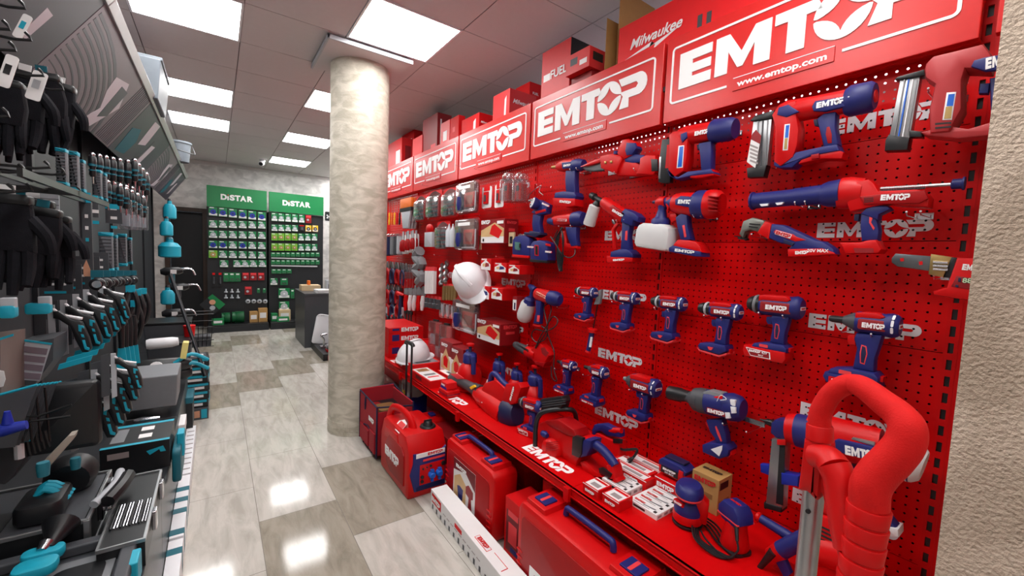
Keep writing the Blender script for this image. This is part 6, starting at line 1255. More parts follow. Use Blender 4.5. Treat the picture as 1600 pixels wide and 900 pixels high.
# small cartons on the wall pegs
small = [(751, 404, 767, 422), (772, 411, 791, 425), (794, 414, 812, 428), (746, 447, 765, 467), (767, 450, 785, 468)]
for i, q in enumerate(small):
    row = 'upper' if i < 3 else 'lower'; p = Pk('small_carton', f'small red carton with picture window, {row} peg row, {ordn[i if i < 3 else i-3]} from the left', 'box', *q, X=1.58, group=None)
    w, h = p.w, p.h; b_ = G().bx(-w/2, w/2, -h/2, h/2, -.12, 0, REDB).build('box_body', p.e, bevel=.001)
    g = G(); g.prism([(-w*.45, -h*.48), (w*.45, -h*.48), (w*.45, h*.0), (0, h*.4), (-w*.45, h*.0)], 0, .001, WCARD); g.prism([(-w*.3, -h*.2), (w*.1, -h*.2), (w*.1, h*.1), (-w*.3, h*.05)], .001, .0014, PHOTO); g.prism([(-w*.05, -h*.25), (w*.35, -h*.15), (w*.3, h*.1), (.0, h*.15)], .0012, .0018, NAVY if i % 2 else REDD); g.build('printed_panel', b_); logo(b_, -w*.15, h*.42, .0005, h*.12, w=w*.5, t=.0008)
    G().bx(-w*.4, w*.4, h/2, h/2+.02, -.118, -.116, REDB).build('hang_tab', p.e)
def wall_carton(lab, TL, TC, TR, BC, X, items):
    zb = onx(*BC, X).z; return box_px(lab, TL, TC, TR, X, zb, REDD, items, name='tool_carton')
ich = [('F', 'r', -.48, .48, -.48, -.22, WCARD), ('F', 'p', [(-.48, -.22), (.48, -.22), (.48, .1), (.1, .36), (-.48, .05)], PHOTO), ('F', 'p', [(-.1, -.1), (.28, -.3), (.42, .0), (.1, .3), (-.02, .22)], REDB), ('F', 'logo', -.28, .4, .38, WTXT), ('F', 'r', .2, .45, .3, .42, WTXT), ('R', 'logo', 0, .35, .7, PINK), ('R', 'r', -.2, .25, -.0, .12, PINK), ('F', 'r', -.4, -.34, -.42, -.3, BTXT)]
wall_carton('dark red carton picturing a red charger on pale wood, upper wall row', (752, 345), (789, 341), (810, 350), (789, 380), 1.60, ich)
wall_carton('dark red carton picturing a red charger, on the wall just above the sprayers', (746, 492), (782, 507), (812, 505), (781, 541), 1.58, ich)
wall_carton('narrow red carton with dark tool picture beside the small round cup sprayer', (801, 466), (808, 464), (820, 464), (808, 488), 1.62, [('F', 'r', -.4, .4, -.4, .3, WCARD), ('F', 'r', -.1, .2, -.35, .1, NAVYD)])
for i, (x, y) in enumerate(((749, 380), (801, 375))): simple('hang_tag', 'small beige hang tag with black picture, '+('left', 'right')[i]+' of the charger carton', 'tag', (x-4, y-12, x+4, y+10), lambda p, w, h: (G().rrect(-w/2, w/2, -h/2, h/2, .004, 0, .012, KRAFTD).build('card', p.e), G().bx(-w*.25, w*.25, -h*.3, h*.2, .012, .014, BLK).build('picture', p.e)))
for (x, y) in ((735, 262), (765, 268), (700, 285), (680, 292), (653, 300), (630, 302), (612, 310), (780, 330), (750, 337), (690, 345), (660, 348), (620, 362), (606, 400), (640, 404), (672, 405), (700, 400), (720, 460), (770, 398), (800, 403), (625, 440), (655, 440)):
    o = onx(x, y, XW); e = peg_hook('x', 0, o.y, o.z, .14, .0); e['label'] = 'bare steel peg hook of the red wall between the carded goods'; e['group'] = 'bare peg hooks of the red wall'
# ================================================================== green display boards at the back
YD = 8.98
def green_board(x0, x1, lab, word_x):
    e = empty('display_stand', lab, 'display stand', T((x0+x1)/2, YD, 0), 'green headed display boards')
    w = (x1-x0)/2; g = G(); g.bx(-w, w, .0, .4, .131, 2.165, BOARD); g.build('back_panel', e); g = G(); g.bx(-w, w, -.32, .4, 0, .1, SHEEN); g.bx(-w, w, -.32, 0, .1, .13, BLK); g.build('base_shelf', e, bevel=.004)
    g = G(); g.bx(-w+.004, w-.004, -.05, .03, 2.17, 2.53, GRN); h = g.build('header_sign', e, bevel=.002)
    M = frame((0, -.0515, 0), *FY); text(h, 'D', -.235, 2.345, 0, .085, w=.075, M=None, bold=.05).matrix_local = M @ text_mat('D', -.205, 2.345, .1, .09)
    for ch, x, ww in (('I', -.142, .024), ('S', -.082, .076), ('T', -.002, .084), ('A', .082, .095), ('R', .178, .088)):
        o = text(h, ch, 0, 0, 0, .05, w=.05, bold=.05); hh = .1 if ch != 'I' else .068; o.matrix_local = M @ text_mat(ch, x+.0, 2.345-(.014 if ch == 'I' else 0), hh, ww)
    g = G(); g.ball((-.142, -.053, 2.39), .011, mat('red_dot', (200, 40, 40), .5, var=0)); g.build('logo_dot', h)
    return e
def text_mat(ch, x, y, h, w):
    me = text_mesh(ch, WTXT, .05); return T(x, y, 0) @ Matrix.Diagonal((w/me['w'], h/me['h'], 1, 1))
green_board(-.13, .77, 'black display board with green header sign, left of the pair on the back wall', 0)
green_board(.80, 1.74, 'black display board with green header sign, right of the pair behind the counter', 0)
gp = {}
def dpack(px, py, w, h, kind, lab, Y=YD-.06, rot=0):
    o = ony(px, py, Y); key = (kind, round(w, 3), round(h, 3)); M = frame(o, *FY) @ Rz(rot)
    if key in gp: return again(gp[key], M, lab)
    nm = {'disc': 'disc_pack', 'blue': 'disc_pack', 'small': 'small_pack', 'tin': 'disc_pack', 'yellow': 'disc_pack'}.get(kind, 'carded_pack'); e = empty(nm, lab, 'pack', M); gp[key] = e
    g = G(); g.rrect(-w/2, w/2, -h/2, h/2, .006, -.012, 0, {'yellow': YEL, 'tin': LIME, 'black': BLK, 'red': REDD, 'kraft': KRAFT}.get(kind, GRN)); b_ = g.build('card', e)
    g = G()
    if kind in ('disc', 'blue', 'tin', 'yellow'):
        if kind != 'tin': g.bx(-w*.46, w*.46, -h*.46, -h*.22, 0, .001, WCARD)
        m = {'disc': LGR, 'blue': BLUED, 'tin': BRASS, 'yellow': DGR}[kind]; g.turn((0, -h*.06, 0), (0, -h*.06, .006), [(0, w*.34), (1, w*.34)], m, None, 20); g.turn((0, -h*.06, .005), (0, -h*.06, .008), [(0, w*.09), (1, w*.09)], BLK if kind == 'blue' else WHT, None, 12); g.bx(-w*.4, w*.1, h*.34, h*.44, 0, .001, WCARD)
        g.build('disc', e)
    elif kind == 'small': g.bx(-w*.3, w*.3, -h*.4, -h*.1, 0, .01, CLR); g.bx(-w*.3, w*.3, h*.25, h*.4, 0, .001, WCARD); g.build('insert', e)
    elif kind == 'red': g.bx(-w*.4, w*.4, h*.2, h*.45, 0, .001, PINK); g.turn((-w*.1, -h*.1, 0), (-w*.1, -h*.1, .01), [(0, w*.2), (1, w*.2)], LGR, None, 12); g.build('insert', e)
    elif kind == 'black': g.turn((0, -h*.3, .01), (0, h*.2, .01), [(0, w*.3), (1, w*.25)], DGR, None, 10); g.bx(-w*.4, w*.4, h*.35, h*.5, 0, .004, RED); g.build('insert', e)
    return e
wn = lambda r_, c_, s_: f'row {ordn[r_]}'
for r_, (y, n) in enumerate(((330, 6), (350, 6), (366, 6), (382, 6), (397, 6))):
    for c_ in range(6):
        px = 333+15.4*c_-(1.6 if c_ > 3 else 0)*(c_-3)*.3; kind = 'blue' if (r_ == 0 or (r_, c_) in ((3, 0), (3, 1), (3, 3))) else ('tin' if (r_, c_) == (4, 0) else 'disc')
        dpack(px, y+(1.6*c_ if r_ == 0 else .35*c_), .125, .155 if r_ == 0 else .13, kind, f'green {"blue disc" if kind=="blue" else "disc"} pack, left board, {ordn[r_]} row, {ordn[c_]} from left')
for c_, px in enumerate((350, 371, 383, 396, 410)): dpack(px, 412, .125, .125, 'disc', f'green disc pack on the left board, sixth row, {ordn[c_]} from the left')
for c_, px in enumerate((334, 344)): dpack(px, 437, .05, .24, 'black', f'black hole saw tube with red top on the left board, {("left", "right")[c_]} one')
for c_, px in enumerate((353.5, 362.5, 371.5)): dpack(px, 433, .08, .16, 'small', f'narrow green pack in the middle of the left board, {ordn[c_]} from the left')
for c_, px in enumerate((384, 396, 408)): dpack(px, 432, .105, .14, 'red', f'dark red carded pack on the left board, {ordn[c_]} from the left')
dpack(388, 454, .11, .15, 'red', 'dark red carded pack on the left board, alone below the row of three')
for r_ in range(2):
    for c_ in range(3): o = ony(353+9.3*c_, 454+9*r_, YD-.05); e = empty('core_bit', f'small silver core bit on the left board, {("upper", "lower")[r_]} row, {ordn[c_]} from the left', 'core bit', frame(o, *FY)); G().turn((0, -.035, 0), (0, .03, 0), [(0, .03), (.3, .028), (.35, .014), (1, .012)], LGR, None, 12).build('cup', e)
for c_ in range(4): o = ony(387.5+9*c_, 471, YD-.04); e = empty('cup_wheel', f'round silver cup wheel low on the left board, {ordn[c_]} from the left', 'grinding wheel', frame(o, *FY)); G().turn((0, 0, -.02), (0, 0, .01), [(0, .04), (.6, .038), (1, .02)], LGR, None, 16).build('wheel', e); G().turn((0, 0, .009), (0, 0, .013), [(0, .014), (1, .014)], BLK, None, 12).build('bore', e)
for c_, px in enumerate((404, 413)): dpack(px, 454, .045, .09, 'small', f'tiny green pack right of the core bits, {("left", "right")[c_]} one')
for c_ in range(6): dpack(429+10.6*c_, 339+.7*c_, .1, .15, 'red' if c_ == 5 else 'disc', f'{"dark red" if c_==5 else "green disc"} pack on the right board, top row, {ordn[c_]} from the left')
for c_ in range(7): dpack(429+10.6*c_, 356+.2*c_, .1, .12, 'yellow' if c_ > 4 else ('black' if c_ == 4 else 'disc'), f'{"yellow" if c_>4 else "green"} pack on the right board, second row, {ordn[c_]} from the left')
for r_, y in enumerate((370, 386)):
    for c_ in range(7): dpack(429+10.4*c_, y+.1*c_, .1, .135, 'tin' if c_ < 4 else 'disc', f'{"lime and gold" if c_<4 else "green and white"} disc pack, right board, {("third", "fourth")[r_]} row, {ordn[c_]} from left')
for r_, y in enumerate((398, 410)):
    for c_ in range(10): dpack(427+7.7*c_, y, .07, .085, 'small', f'small green box, right board, {("upper", "lower")[r_]} tight row, {ordn[c_]} from left')
    o0 = ony(424, y+5, YD-.04); o1 = ony(496, y+5, YD-.04); e = empty('price_strip', 'white price strip under the '+('upper', 'lower')[r_]+' tight row of small green boxes', 'price strip', T((o0.x+o1.x)/2, YD-.03, o0.z)); G().box((0, 0, 0), (o1.x-o0.x, .01, .025), WHT).build('strip', e)
for c_ in range(4): dpack(428+8*c_, 424, .075, .085, 'small', f'small green box right board, lone row of four, {ordn[c_]} from the left')
for c_, px in enumerate((428, 444)): dpack(px, 440, .12, .13, 'disc' if c_ == 0 else 'small', f'larger green pack on the right board left of the counter, {("left", "right")[c_]} one')
dpack(444, 458, .19, .19, 'disc', 'large green disc pack right board, upper of two beside the counter'); dpack(444, 478, .17, .17, 'disc', 'large green disc pack right board, lower of two beside the counter'); dpack(457, 459, .06, .18, 'small', 'tall narrow green pack touching the counter edge')
e = empty('catalogue', 'tilted catalogue sheet with portrait of a worker hanging at the left board', 'catalogue', frame(ony(332, 476, YD-.18), *FY) @ Rz(45)); G().bx(-.13, .13, -.13, .13, -.008, 0, BOARD).build('cover', e)
g = G(); g.prism([(.0, -.13), (.13, -.13), (.13, .13), (.04, .13)], 0, .001, GRN); g.turn((.03, .03, 0), (.03, .03, .002), [(0, .045), (1, .045)], SKIN, None, 16); g.turn((-.04, -.04, 0), (-.04, -.04, .002), [(0, .04), (1, .04)], LGR, None, 16); g.build('cover_print', e)
# goods on the board bases
def lump(name, lab, cat, px0, px1, py0, py1, m, Y=YD-.18, d=.14, kind='box', zb=.13):
    a = ony(px0, py1, Y); b_ = ony(px1, py0, Y); w = b_.x-a.x; h = max(.03, b_.z-zb); e = empty(name, lab, cat, T((a.x+b_.x)/2, Y+d/2, zb))
    if kind == 'box': G().bx(-w/2, w/2, -d/2, d/2, 0, h, m).build('box_body', e, bevel=.003); G().bx(-w*.35, w*.35, -d/2-.001, -d/2, h*.3, h*.7, WCARD).build('label_panel', e)
    else: G().turn((-w/2, 0, h/2), (w/2, 0, h/2), [(0, h*.4), (.05, h*.5), (.3, h*.42), (.5, h*.5), (.95, h*.5), (1, h*.4)], m, None, 16).build('machine_body', e); G().box((0, 0, h*.5), (w*.5, .05, h), m).build('clamp', e, bevel=.004)
    return e
lump('drill_motor', 'green machined tool body lying on the left board base, left one', 'machine', 346, 360, 489, 502, GRND, kind='m'); lump('drill_motor', 'green machined tool body lying on the left board base, right one', 'machine', 362, 382, 487, 502, GRND, kind='m')
lump('small_box', 'flat green box at the left end of the left board base', 'box', 331, 350, 498, 506, GRN, Y=YD-.3, d=.1)
lump('small_box', 'brown carton on the left board base, lower left of the pair', 'box', 390, 403, 487, 501, KRAFT); lump('small_box', 'brown carton on the left board base, taller right one', 'box', 404, 418, 482, 501, KRAFT)
lump('small_box', 'green box at the left end of the right board base', 'box', 424, 434, 490, 501, GRN); lump('small_box', 'brown carton with white lid on the right board base', 'box', 436, 454, 484, 497, KRAFTD, Y=YD-.14); lump('small_box', 'low green and white box right board base beside the counter', 'box', 433, 452, 495, 503, GRN, Y=YD-.3, d=.1)
# ================================================================== counter, tool ramp and scale
e = empty('sales_counter', 'anthracite sales counter with papers on top, left of the column', 'counter', T(1.45, 7.3, 0)); G().bx(-.375, .6, -.457, .46, 0, .8, ANTH).build('counter_body', e, bevel=.004); G().bx(-.38, .6, -.465, .465, .8, .83, ANTH).build('counter_top', e, bevel=.003)
e = empty('paper_stack', 'stack of white papers on the near corner of the counter', 'paper', T(1.36, 7.0, .83)); g = G()
for k in range(6): g.box((.004*(k % 3), .003*(k % 2), .004+.008*k), (.22, .26, .007), WCARD, Rz(3*k % 7))
g.build('sheets', e)
e = empty('wooden_tray', 'pale wooden box of goods on the far side of the counter', 'tray', T(1.24, 7.4, .83)); G().bx(-.14, .14, -.12, .12, 0, .09, KRAFTD).build('tray_body', e, bevel=.003); G().bx(-.04, .0, -.05, .05, .09, .16, ORG).build('orange_item', e, bevel=.004)
e = empty('display_box', 'small grey display box at the counter end', 'box', T(1.5, 7.2, .83)); G().bx(-.06, .06, -.08, .08, 0, .18, LGR).build('box_body', e, bevel=.004); G().bx(-.04, .04, -.082, -.08, .04, .12, DGR).build('screen', e)
e = empty('price_board', 'small black sign with white figures fixed at the right board', 'sign', frame(ony(513, 338, 8.9), *FY)); G().rrect(-.06, .06, -.09, .09, .02, -.02, 0, BLK).build('sign_board', e); text(e, '24', 0, -.01, .001, .07, w=.07)
e = empty('tool_ramp', 'black tool stand with red front stripe at the foot of the counter', 'stand', T(1.32, 6.3, 0)); G().bx(-.16, .2, -.37, .5, .0, .09, BLK).build('stand_body', e, bevel=.004); G().bx(-.1, .2, -.374, -.37, .01, .07, RED).build('red_stripe', e)
e = empty('floor_tool', 'grey and red machine on the black stand by the column', 'machine', T(1.33, 6.1, .09)); G().turn((-.1, 0, .07), (.14, 0, .07), [(0, .03), (.2, .06), (.8, .065), (1, .04)], GRY).build('motor_housing', e); G().bx(-.1, .1, -.06, .06, 0, .03, RED2).build('base', e, bevel=.004)
e = empty('bench_tool', 'chrome lever tool on the black stand, behind the grey machine', 'tool', T(1.25, 6.35, .09)); G().tube([(0, 0, 0), (0, 0, .12), (-.04, 0, .18), (.04, 0, .2)], .014, CHR, None, 8, 4).build('lever', e); G().bx(-.05, .05, -.05, .05, 0, .03, CHR).build('base', e, bevel=.004)
e = empty('white_case', 'white plastic lid leaning against the counter beside the column', 'case', T(1.17, 6.68, .1) @ Ry(10)); G().rrect(-.03, .26, 0, .42, .03, -.02, .02, WHT, Rx(90), .008).build('lid', e); G().tube([(-.02, 0, .4), (.02, -.03, .44), (.2, -.03, .43)], .012, WHT, None, 8, 4).build('handle', e)
# ================================================================== goods on the left shelving
class Face(Wall):
    """a thing facing down the aisle towards the camera, its front standing where the ray through a pixel meets the plane X"""
    def __init__(s, name, label, cat, px, py, X=-.5, group=None, view=(0, 0, 1)):
        s.vw = view; s.o = onx(*s.px(px, py), X); s.Y = s.o.y; s.e = empty(name, label, cat, frame(s.o, *FY), group)
    def p(s, q, dz=0): w = ony(*s.px(q[0], q[1]), s.Y-dz); return (w.x-s.o.x, w.z-s.o.z)
V1 = (0, 0, 4); V2 = (0, 225, 4); V3 = (0, 450, 4); V4 = (0, 675, 4)
# sloping banner over the shelving
TP = Vector((-.363, 0, 2.5)); BT = Vector((-.6, 0, 2.14)); sl = (BT-TP); SL = sl.length; sl.normalize(); nb = Vector((0, -1, 0)).cross(-sl) 
M_BAN = mat('banner_print_taupe', (122, 108, 118), .35, var=.12, scale=3); M_BAN2 = mat('banner_print_slate', (70, 66, 78), .35, var=.2, scale=4); M_BAN3 = mat('banner_print_pale', (206, 196, 206), .4, var=.1, scale=6)
YB_ = [.9, 2.5, 4.0, 5.5, 7.0, 8.1]; bn = ['nearest', 'second', 'third', 'fourth', 'farthest']
for k in range(5):
    y0, y1 = YB_[k], YB_[k+1]-.008; nrm = Vector((0, 1, 0)).cross(sl) * -1
    if nrm.x < 0: nrm = -nrm
    e = empty('overhead_banner', f'sloping grey printed banner over the dark shelving, {bn[k]} of the row', 'banner', frame((TP.x, y0, TP.z), (0, 1, 0), tuple(-sl), tuple(Vector((0, 1, 0)).cross(-sl))))
    z = 1 if Vector((0, 1, 0)).cross(-sl).x > 0 else -1; W_ = y1-y0
    b_ = G().bx(0, W_, -SL, 0, -.012 if z > 0 else 0, 0 if z > 0 else .012, M_BAN if k % 2 else M_BAN2).build('banner_board', e); g = G(); zz = .0008*z
    def pp(P, m, lv=1): g.prism([(x*W_, -y*SL) for x, y in P], 0, zz*lv, m)
    if k == 0: pp([(.55, .1), (.74, .1), (.74, .22), (.55, .3)], M_BAN3); pp([(.52, .36), (.78, .24), (.78, .3), (.52, .44)], M_BAN3); pp([(.84, .5), (.88, .5), (.88, .8), (.85, .8)], M_BAN3)
    if k in (1, 3):
        for i in range(11):
            R0 = .12+.055*i; P = [(.02+1.15*R0*math.sin(a*PI/18)*.9, 1-R0*1.35*math.cos(a*PI/18)) for a in range(0, 10)]; P = [(min(.98, x), max(.02, y)) for x, y in P]; P2 = [(x*.955, 1-(1-y)*.955) for x, y in P][::-1]
            pp(P+P2, M_BAN2)
        pp([(.45, .3), (.6, .2), (.72, .5), (.62, .95), (.5, .98), (.56, .7), (.48, .5)], M_BAN3, 2); pp([(.56, .3), (.66, .28), (.68, .7), (.6, .8)], M_BAN2, 3)
        for i in range(10): pp([(.74+.024*i, .02), (.748+.024*i, .02), (.748+.024*i, .98), (.74+.024*i, .98)], M_BAN2, 2)
    if k in (2, 4): pp([(.06, .5), (.2, .4), (.3, .6), (.28, .9), (.1, .95)], TEALD, 2); pp([(.3, .1), (.45, .05), (.5, .5), (.36, .6)], M_BAN3); pp([(.6, .3), (.9, .2), (.92, .5), (.7, .9), (.55, .9)], M_BAN2); pp([(.62, .4), (.72, .36), (.7, .8), (.6, .85)], M_BAN3, 2)
    if g.v: g.build('banner_print', b_)
    G().bx(0, W_, -.012, .035, -.02, .012, mat('silver_edge', (190, 190, 190), .3, metal=.35)).build('edge_rail', e, bevel=.003)
subl(G().bx(-.8, -.392, 1.0, 8.1, 2.48, 2.5, SHEEN), 'top_deck')
# bins on top
BING = mat('bin_grey', (108, 116, 124), .5)
e = empty('storage_bin', 'large light grey plastic storage bin with lid on top of the left shelving', 'storage bin', T(-.46, 4.15, 2.5)); g = G(); g.box((0, 0, .13), (.28, .54, .26), BING, None, -.16)
g.build('bin_body', e, bevel=.01); G().bx(-.16, .17, -.28, .28, .26, .285, BING).build('lid', e, bevel=.008); G().bx(-.145, .155, -.262, .262, .235, .245, GRY).build('rim', e); G().bx(-.03, .03, -.295, -.275, .2, .285, GRY).build('clip', e, bevel=.003); G().bx(-.138, .138, -.258, .258, .12, .128, GRY).build('body_rib', e)
e = empty('bucket', 'white lidded bucket with wire handle high at the far left shelving end', 'bucket', T(-.36, 6.6, 2.5)); G().turn((0, 0, 0), (0, 0, .24), [(0, .1), (.9, .12), (.91, .13), (1, .13)], BING).build('bucket_body', e); G().tube([(.13, 0, .2), (.16, -.08, .1), (.1, -.14, .1), (-.1, -.1, .15)], .006, BLK, None, 6, 4).build('handle', e)
# gloves
def glove(lab, px, py, hpx, flip=1, X=-.5, z=0, cuff=TEALD):
    t = Face('work_glove', lab, 'glove', px, py, X-z); s_ = abs(t.p((px, py+hpx))[1]); w = s_*.42; f = flip
    t.e.matrix_world = t.e.matrix_world @ Rz(random.uniform(-9, 9)); g = G(); g.prism([(-w*.4*f, 0), (w*.4*f, 0), (w*.48*f, -s_*.3), (w*.5*f, -s_*.55), (-w*.45*f, -s_*.55), (-w*.5*f, -s_*.3)], -.02, .02, GLOVE, None, .012)
    for i, (x, L_) in enumerate(((-.36, .8), (-.12, .95), (.13, 1.0), (.36, .9))): g.tube([(w*x*f, -s_*.48, 0), (w*x*1.1*f, -s_*(.48+(L_-.48)*.55), .01), (w*x*1.15*f, -s_*L_, .0+.012*i)], [w*.14, w*.13, w*.095], GLOVE, None, 8, 3)
    g.tube([(w*.38*f, -s_*.2, 0), (w*.72*f, -s_*.38, .02), (w*.8*f, -s_*.55, .02)], [w*.15, w*.14, w*.1], GLOVE, None, 8, 3); g.build('glove_hand', t.e)
    g = G(); g.rrect(-w*.42, w*.42, -s_*.06, s_*.05, .01, -.024, .024, BLK, None, .008); g.build('cuff', t.e); G().bx(-w*.13, w*.13, s_*.0, s_*.14, .0, .003, WCARD if flip > 0 else cuff).build('hang_card', t.e); return t
gl = [(8, 130, 120, -.5), (38, 118, 125, -.52), (66, 120, 120, -.5), (92, 135, 110, -.47), (20, 165, 90, -.56)]
for i, (x, y, h, X) in enumerate(gl): glove(f'black knitted work glove in the upper cluster, {ordn[i]} from the left edge' if i < 4 else 'black knitted work glove behind the upper cluster at the left edge', x, y, h, 1 if i % 2 else -1, X)
gl = [(12, 310, 150, -.5), (34, 312, 140, -.53), (52, 318, 130, -.5), (66, 330, 125, -.47), (84, 342, 110, -.46)]
for i, (x, y, h, X) in enumerate(gl): glove(f'black knitted work glove in the lower cluster, {ordn[i]} from the left edge', x, y, h, 1 if i % 2 == 0 else -1, X)
# knee pads: ribbed grey with teal ends
def pad(lab, x0, y0, x1, y1, X=-.45):
    t = Face('knee_pad', lab, 'knee pad', (x0+x1)/2, (y0+y1)/2, X); a = t.p((x0, y0)); b_ = t.p((x1, y1)); w = b_[0]-a[0]; h = a[1]-b_[1]
    g = G(); g.rrect(-w/2, w/2, -h*.43, h*.43, w*.12, -.02, .02, PAD, None, .008)
    for k in range(9): g.bx(-w*.46, w*.46, -h*.4+h*.09*k, -h*.37+h*.09*k, .018, .0225, DGR)
    g.build('ribbed_pad', t.e); g = G(); g.rrect(-w*.52, w*.52, h*.42, h*.52, w*.05, -.022, .022, TEAL, None, .004); g.build('edge_trim', t.e); g = G(); g.rrect(-w*.52, w*.52, -h*.52, -h*.42, w*.05, -.022, .022, TEAL, None, .004); g.build('edge_trim', t.e)
pads = [(88, 233, 107, 290, 'first from the left under the gloves'), (108, 238, 125, 299, 'second from the left under the gloves'), (125, 251, 134, 300, 'narrow third one under the gloves'), (144, 266, 160, 311, 'left of the pair below the screwdriver row'), (160, 272, 168, 314, 'right of the pair below the screwdriver row'),
        (155, 364, 178, 424, 'largest of the lower group above the knives'), (178, 368, 185, 422, 'second of the lower group above the knives'), (184, 366, 199, 415, 'third of the lower group above the knives'), (199, 372, 207, 412, 'rightmost of the lower group above the knives')]
for x0, y0, x1, y1, l_ in pads: pad('grey ribbed knee pad with teal ends, '+l_, x0, y0, x1, y1)
# screwdrivers in receding rows
sdp = None
def sdriver(lab, px, py, hpx, X=-.45, grp='dark screwdrivers hanging handle down on the left'):
    t = Face('screwdriver', lab, 'screwdriver', px, py, X, group=grp); L_ = abs(t.p((px, py+hpx))[1]); r_ = L_*.11
    g = G(); g.turn((0, 0, 0), (0, -L_*.75, 0), [(0, r_*.6), (.08, r_), (.45, r_*1.05), (.6, r_*.75), (.9, r_*.9), (1, r_*.6)], BLK, None, 12); g.build('grip', t.e)
    g = G(); g.turn((0, -L_*.3, 0), (0, -L_*.38, 0), [(0, r_*1.1), (1, r_*1.1)], TEALD, None, 12); g.turn((0, -L_*.5, 0), (0, -L_*.55, 0), [(0, r_*.98), (1, r_*.98)], TEALD, None, 12); g.build('grip_ring', t.e)
    g = G(); g.ball((0, r_*.3, 0), r_*.75, CHR); g.build('end_cap', t.e); G().turn((0, -L_*.75, 0), (0, -L_, 0), [(0, r_*.3), (1, r_*.22)], CHR, None, 8).build('shank', t.e)
for i in range(7): sdriver(f'black and teal screwdriver in the top row, {ordn[i]} from the left', 144+10.6*i+(2 if i > 4 else 0), 243+2.2*i, 44)
for i in range(4): sdriver(f'black and teal screwdriver behind the end of the top row, {ordn[i]} from the left', 210+6*i, 252+8*i*.9, 42, -.42)
for i in range(6): sdriver(f'black and teal screwdriver in the middle row, {ordn[i]} from the left', 168+9.5*i, 286+2.4*i, 42)
for i in range(5): sdriver(f'black and teal screwdriver in the lower row, {ordn[i]} from the left', 187+9*i, 292+4.5*i, 40, -.4)
for i in range(4):
    t = Face('carded_tool', f'clear carded blade pack below the screwdrivers, {ordn[i]} from the left', 'carded tool', 196+9*i, 334+2*i, -.42); g = G(); g.rrect(-.03, .03, -.09, .08, .01, 0, .012, CLR, None, .003); g.build('clear_blister', t.e); g = G(); g.bx(-.018, .018, -.07, .0, .002, .01, LGR); g.bx(-.028, .028, .03, .08, -.003, 0, BLK); g.build('insert', t.e)
# long header cards
for i, (x0, y0, x1, y1) in enumerate(((126, 300, 146, 432), (164, 318, 191, 350), (144, 305, 154, 340))):
    t = Face('hanging_card', 'dark tool card with teal top, '+('tall one right of the lower gloves', 'wide one above the lower knee pads', 'narrow one beside the tall card')[i], 'card', (x0+x1)/2, (y0+y1)/2, -.45); a = t.p((x0, y0)); b_ = t.p((x1, y1)); g = G(); g.bx(a[0], b_[0], b_[1], a[1], -.012, 0, DGR); c_ = g.build('card_body', t.e)
    g = G(); h = a[1]-b_[1]; g.bx(a[0], b_[0], a[1]-h*(.12 if i == 0 else .25), a[1], 0, .002, TEAL); 
    for k in range(3): g.bx(a[0]+.02, b_[0]-.02, a[1]-h*.3-.05*k, a[1]-h*.3-.05*k+.015, 0, .001, (WCARD, WCARD, TEAL)[k])
    if i == 0: g.prism([(a[0], b_[1]), (b_[0], b_[1]), (b_[0]-.02, b_[1]+h*.2), (a[0], b_[1]+h*.12)], 0, .001, SKIN)
    g.build('card_print', c_)
# knives with silver discs
for i in range(6):
    t = Face('tape_measure', f'dark teal tool with silver round face above the saws, {ordn[i]} from the left', 'tool', 152+11*i, 444-1.2*i, -.42); g = G(); g.turn((0, 0, -.02), (0, 0, .01), [(0, .026), (.8, .026), (1, .02)], BLK); g.build('body', t.e); g = G(); g.turn((0, 0, .01), (0, 0, .014), [(0, .017), (1, .015)], CHR); g.build('face', t.e); G().bx(-.02, .02, .03, .06, -.006, 0, TEALD).build('hang_card', t.e)
# hand saws
def saw(lab, px, py, hpx, X):
    t = Face('hand_saw', lab, 'saw', px, py, X); s_ = abs(t.p((px, py+hpx))[1])
    g = G(); g.prism([(0, s_*.1), (s_*.1, s_*.1), (s_*.32, -s_*.12), (s_*.5, -s_*.2), (s_*.62, -s_*.62), (s_*.66, -s_*.9), (s_*.6, -s_*1.0), (s_*.48, -s_*.98), (s_*.36, -s_*.62), (s_*.28, -s_*.3), (s_*.1, -s_*.12), (-.0, -s_*.08)], -.014, .014, BLK, None, .006); g.build('handle', t.e)
    g = G()
    for P in ([(.44, -.26), (.54, -.3), (.545, -.36), (.5, -.34), (.49, -.45), (.44, -.42)], [(.48, -.5), (.53, -.52), (.545, -.6), (.49, -.58)], [(.5, -.66), (.55, -.66), (.58, -.84), (.63, -.88), (.62, -.94), (.54, -.9)]): g.prism([(x*s_, y*s_) for x, y in P], .012, .0165, TEAL, None, .001)
    g.build('grip_inlay', t.e)
    g = G(); g.tube([(-s_*.02, s_*.16, 0), (s_*.12, 0, 0), (s_*.32, -s_*.07, 0), (s_*.5, -s_*.12, 0)], s_*.038, WHT, None, 8, 5); g.build('bright_guard', t.e)
    g = G(); g.prism([(-s_*.1, s_*.25), (s_*.02, s_*.25), (s_*.02, -s_*1.15), (-s_*.1, -s_*1.2)], -.003, .003, LGR); g.build('blade', t.e)
    g = G(); g.prism([(-s_*.34, s_*.2), (-s_*.14, s_*.25), (-s_*.14, -s_*1.1), (-s_*.34, -s_*1.15)], -.006, -.002, DGR); g.build('blade_sleeve', t.e)
for i, (x, y, h) in enumerate(((84, 492, 62), (103, 484, 60), (122, 474, 58), (138, 466, 55), (153, 461, 50), (162, 455, 46))): saw(f'hand saw with black and teal handle, upper row, {ordn[i]} from the left', x, y, h, -.5+.02*i)
for i, (x, y, h) in enumerate(((118, 622, 70), (135, 606, 66), (151, 592, 60), (168, 577, 54), (180, 564, 48))): saw(f'hand saw with black and teal handle, lower row, {ordn[i]} from the left', x, y, h, -.42+.03*i)
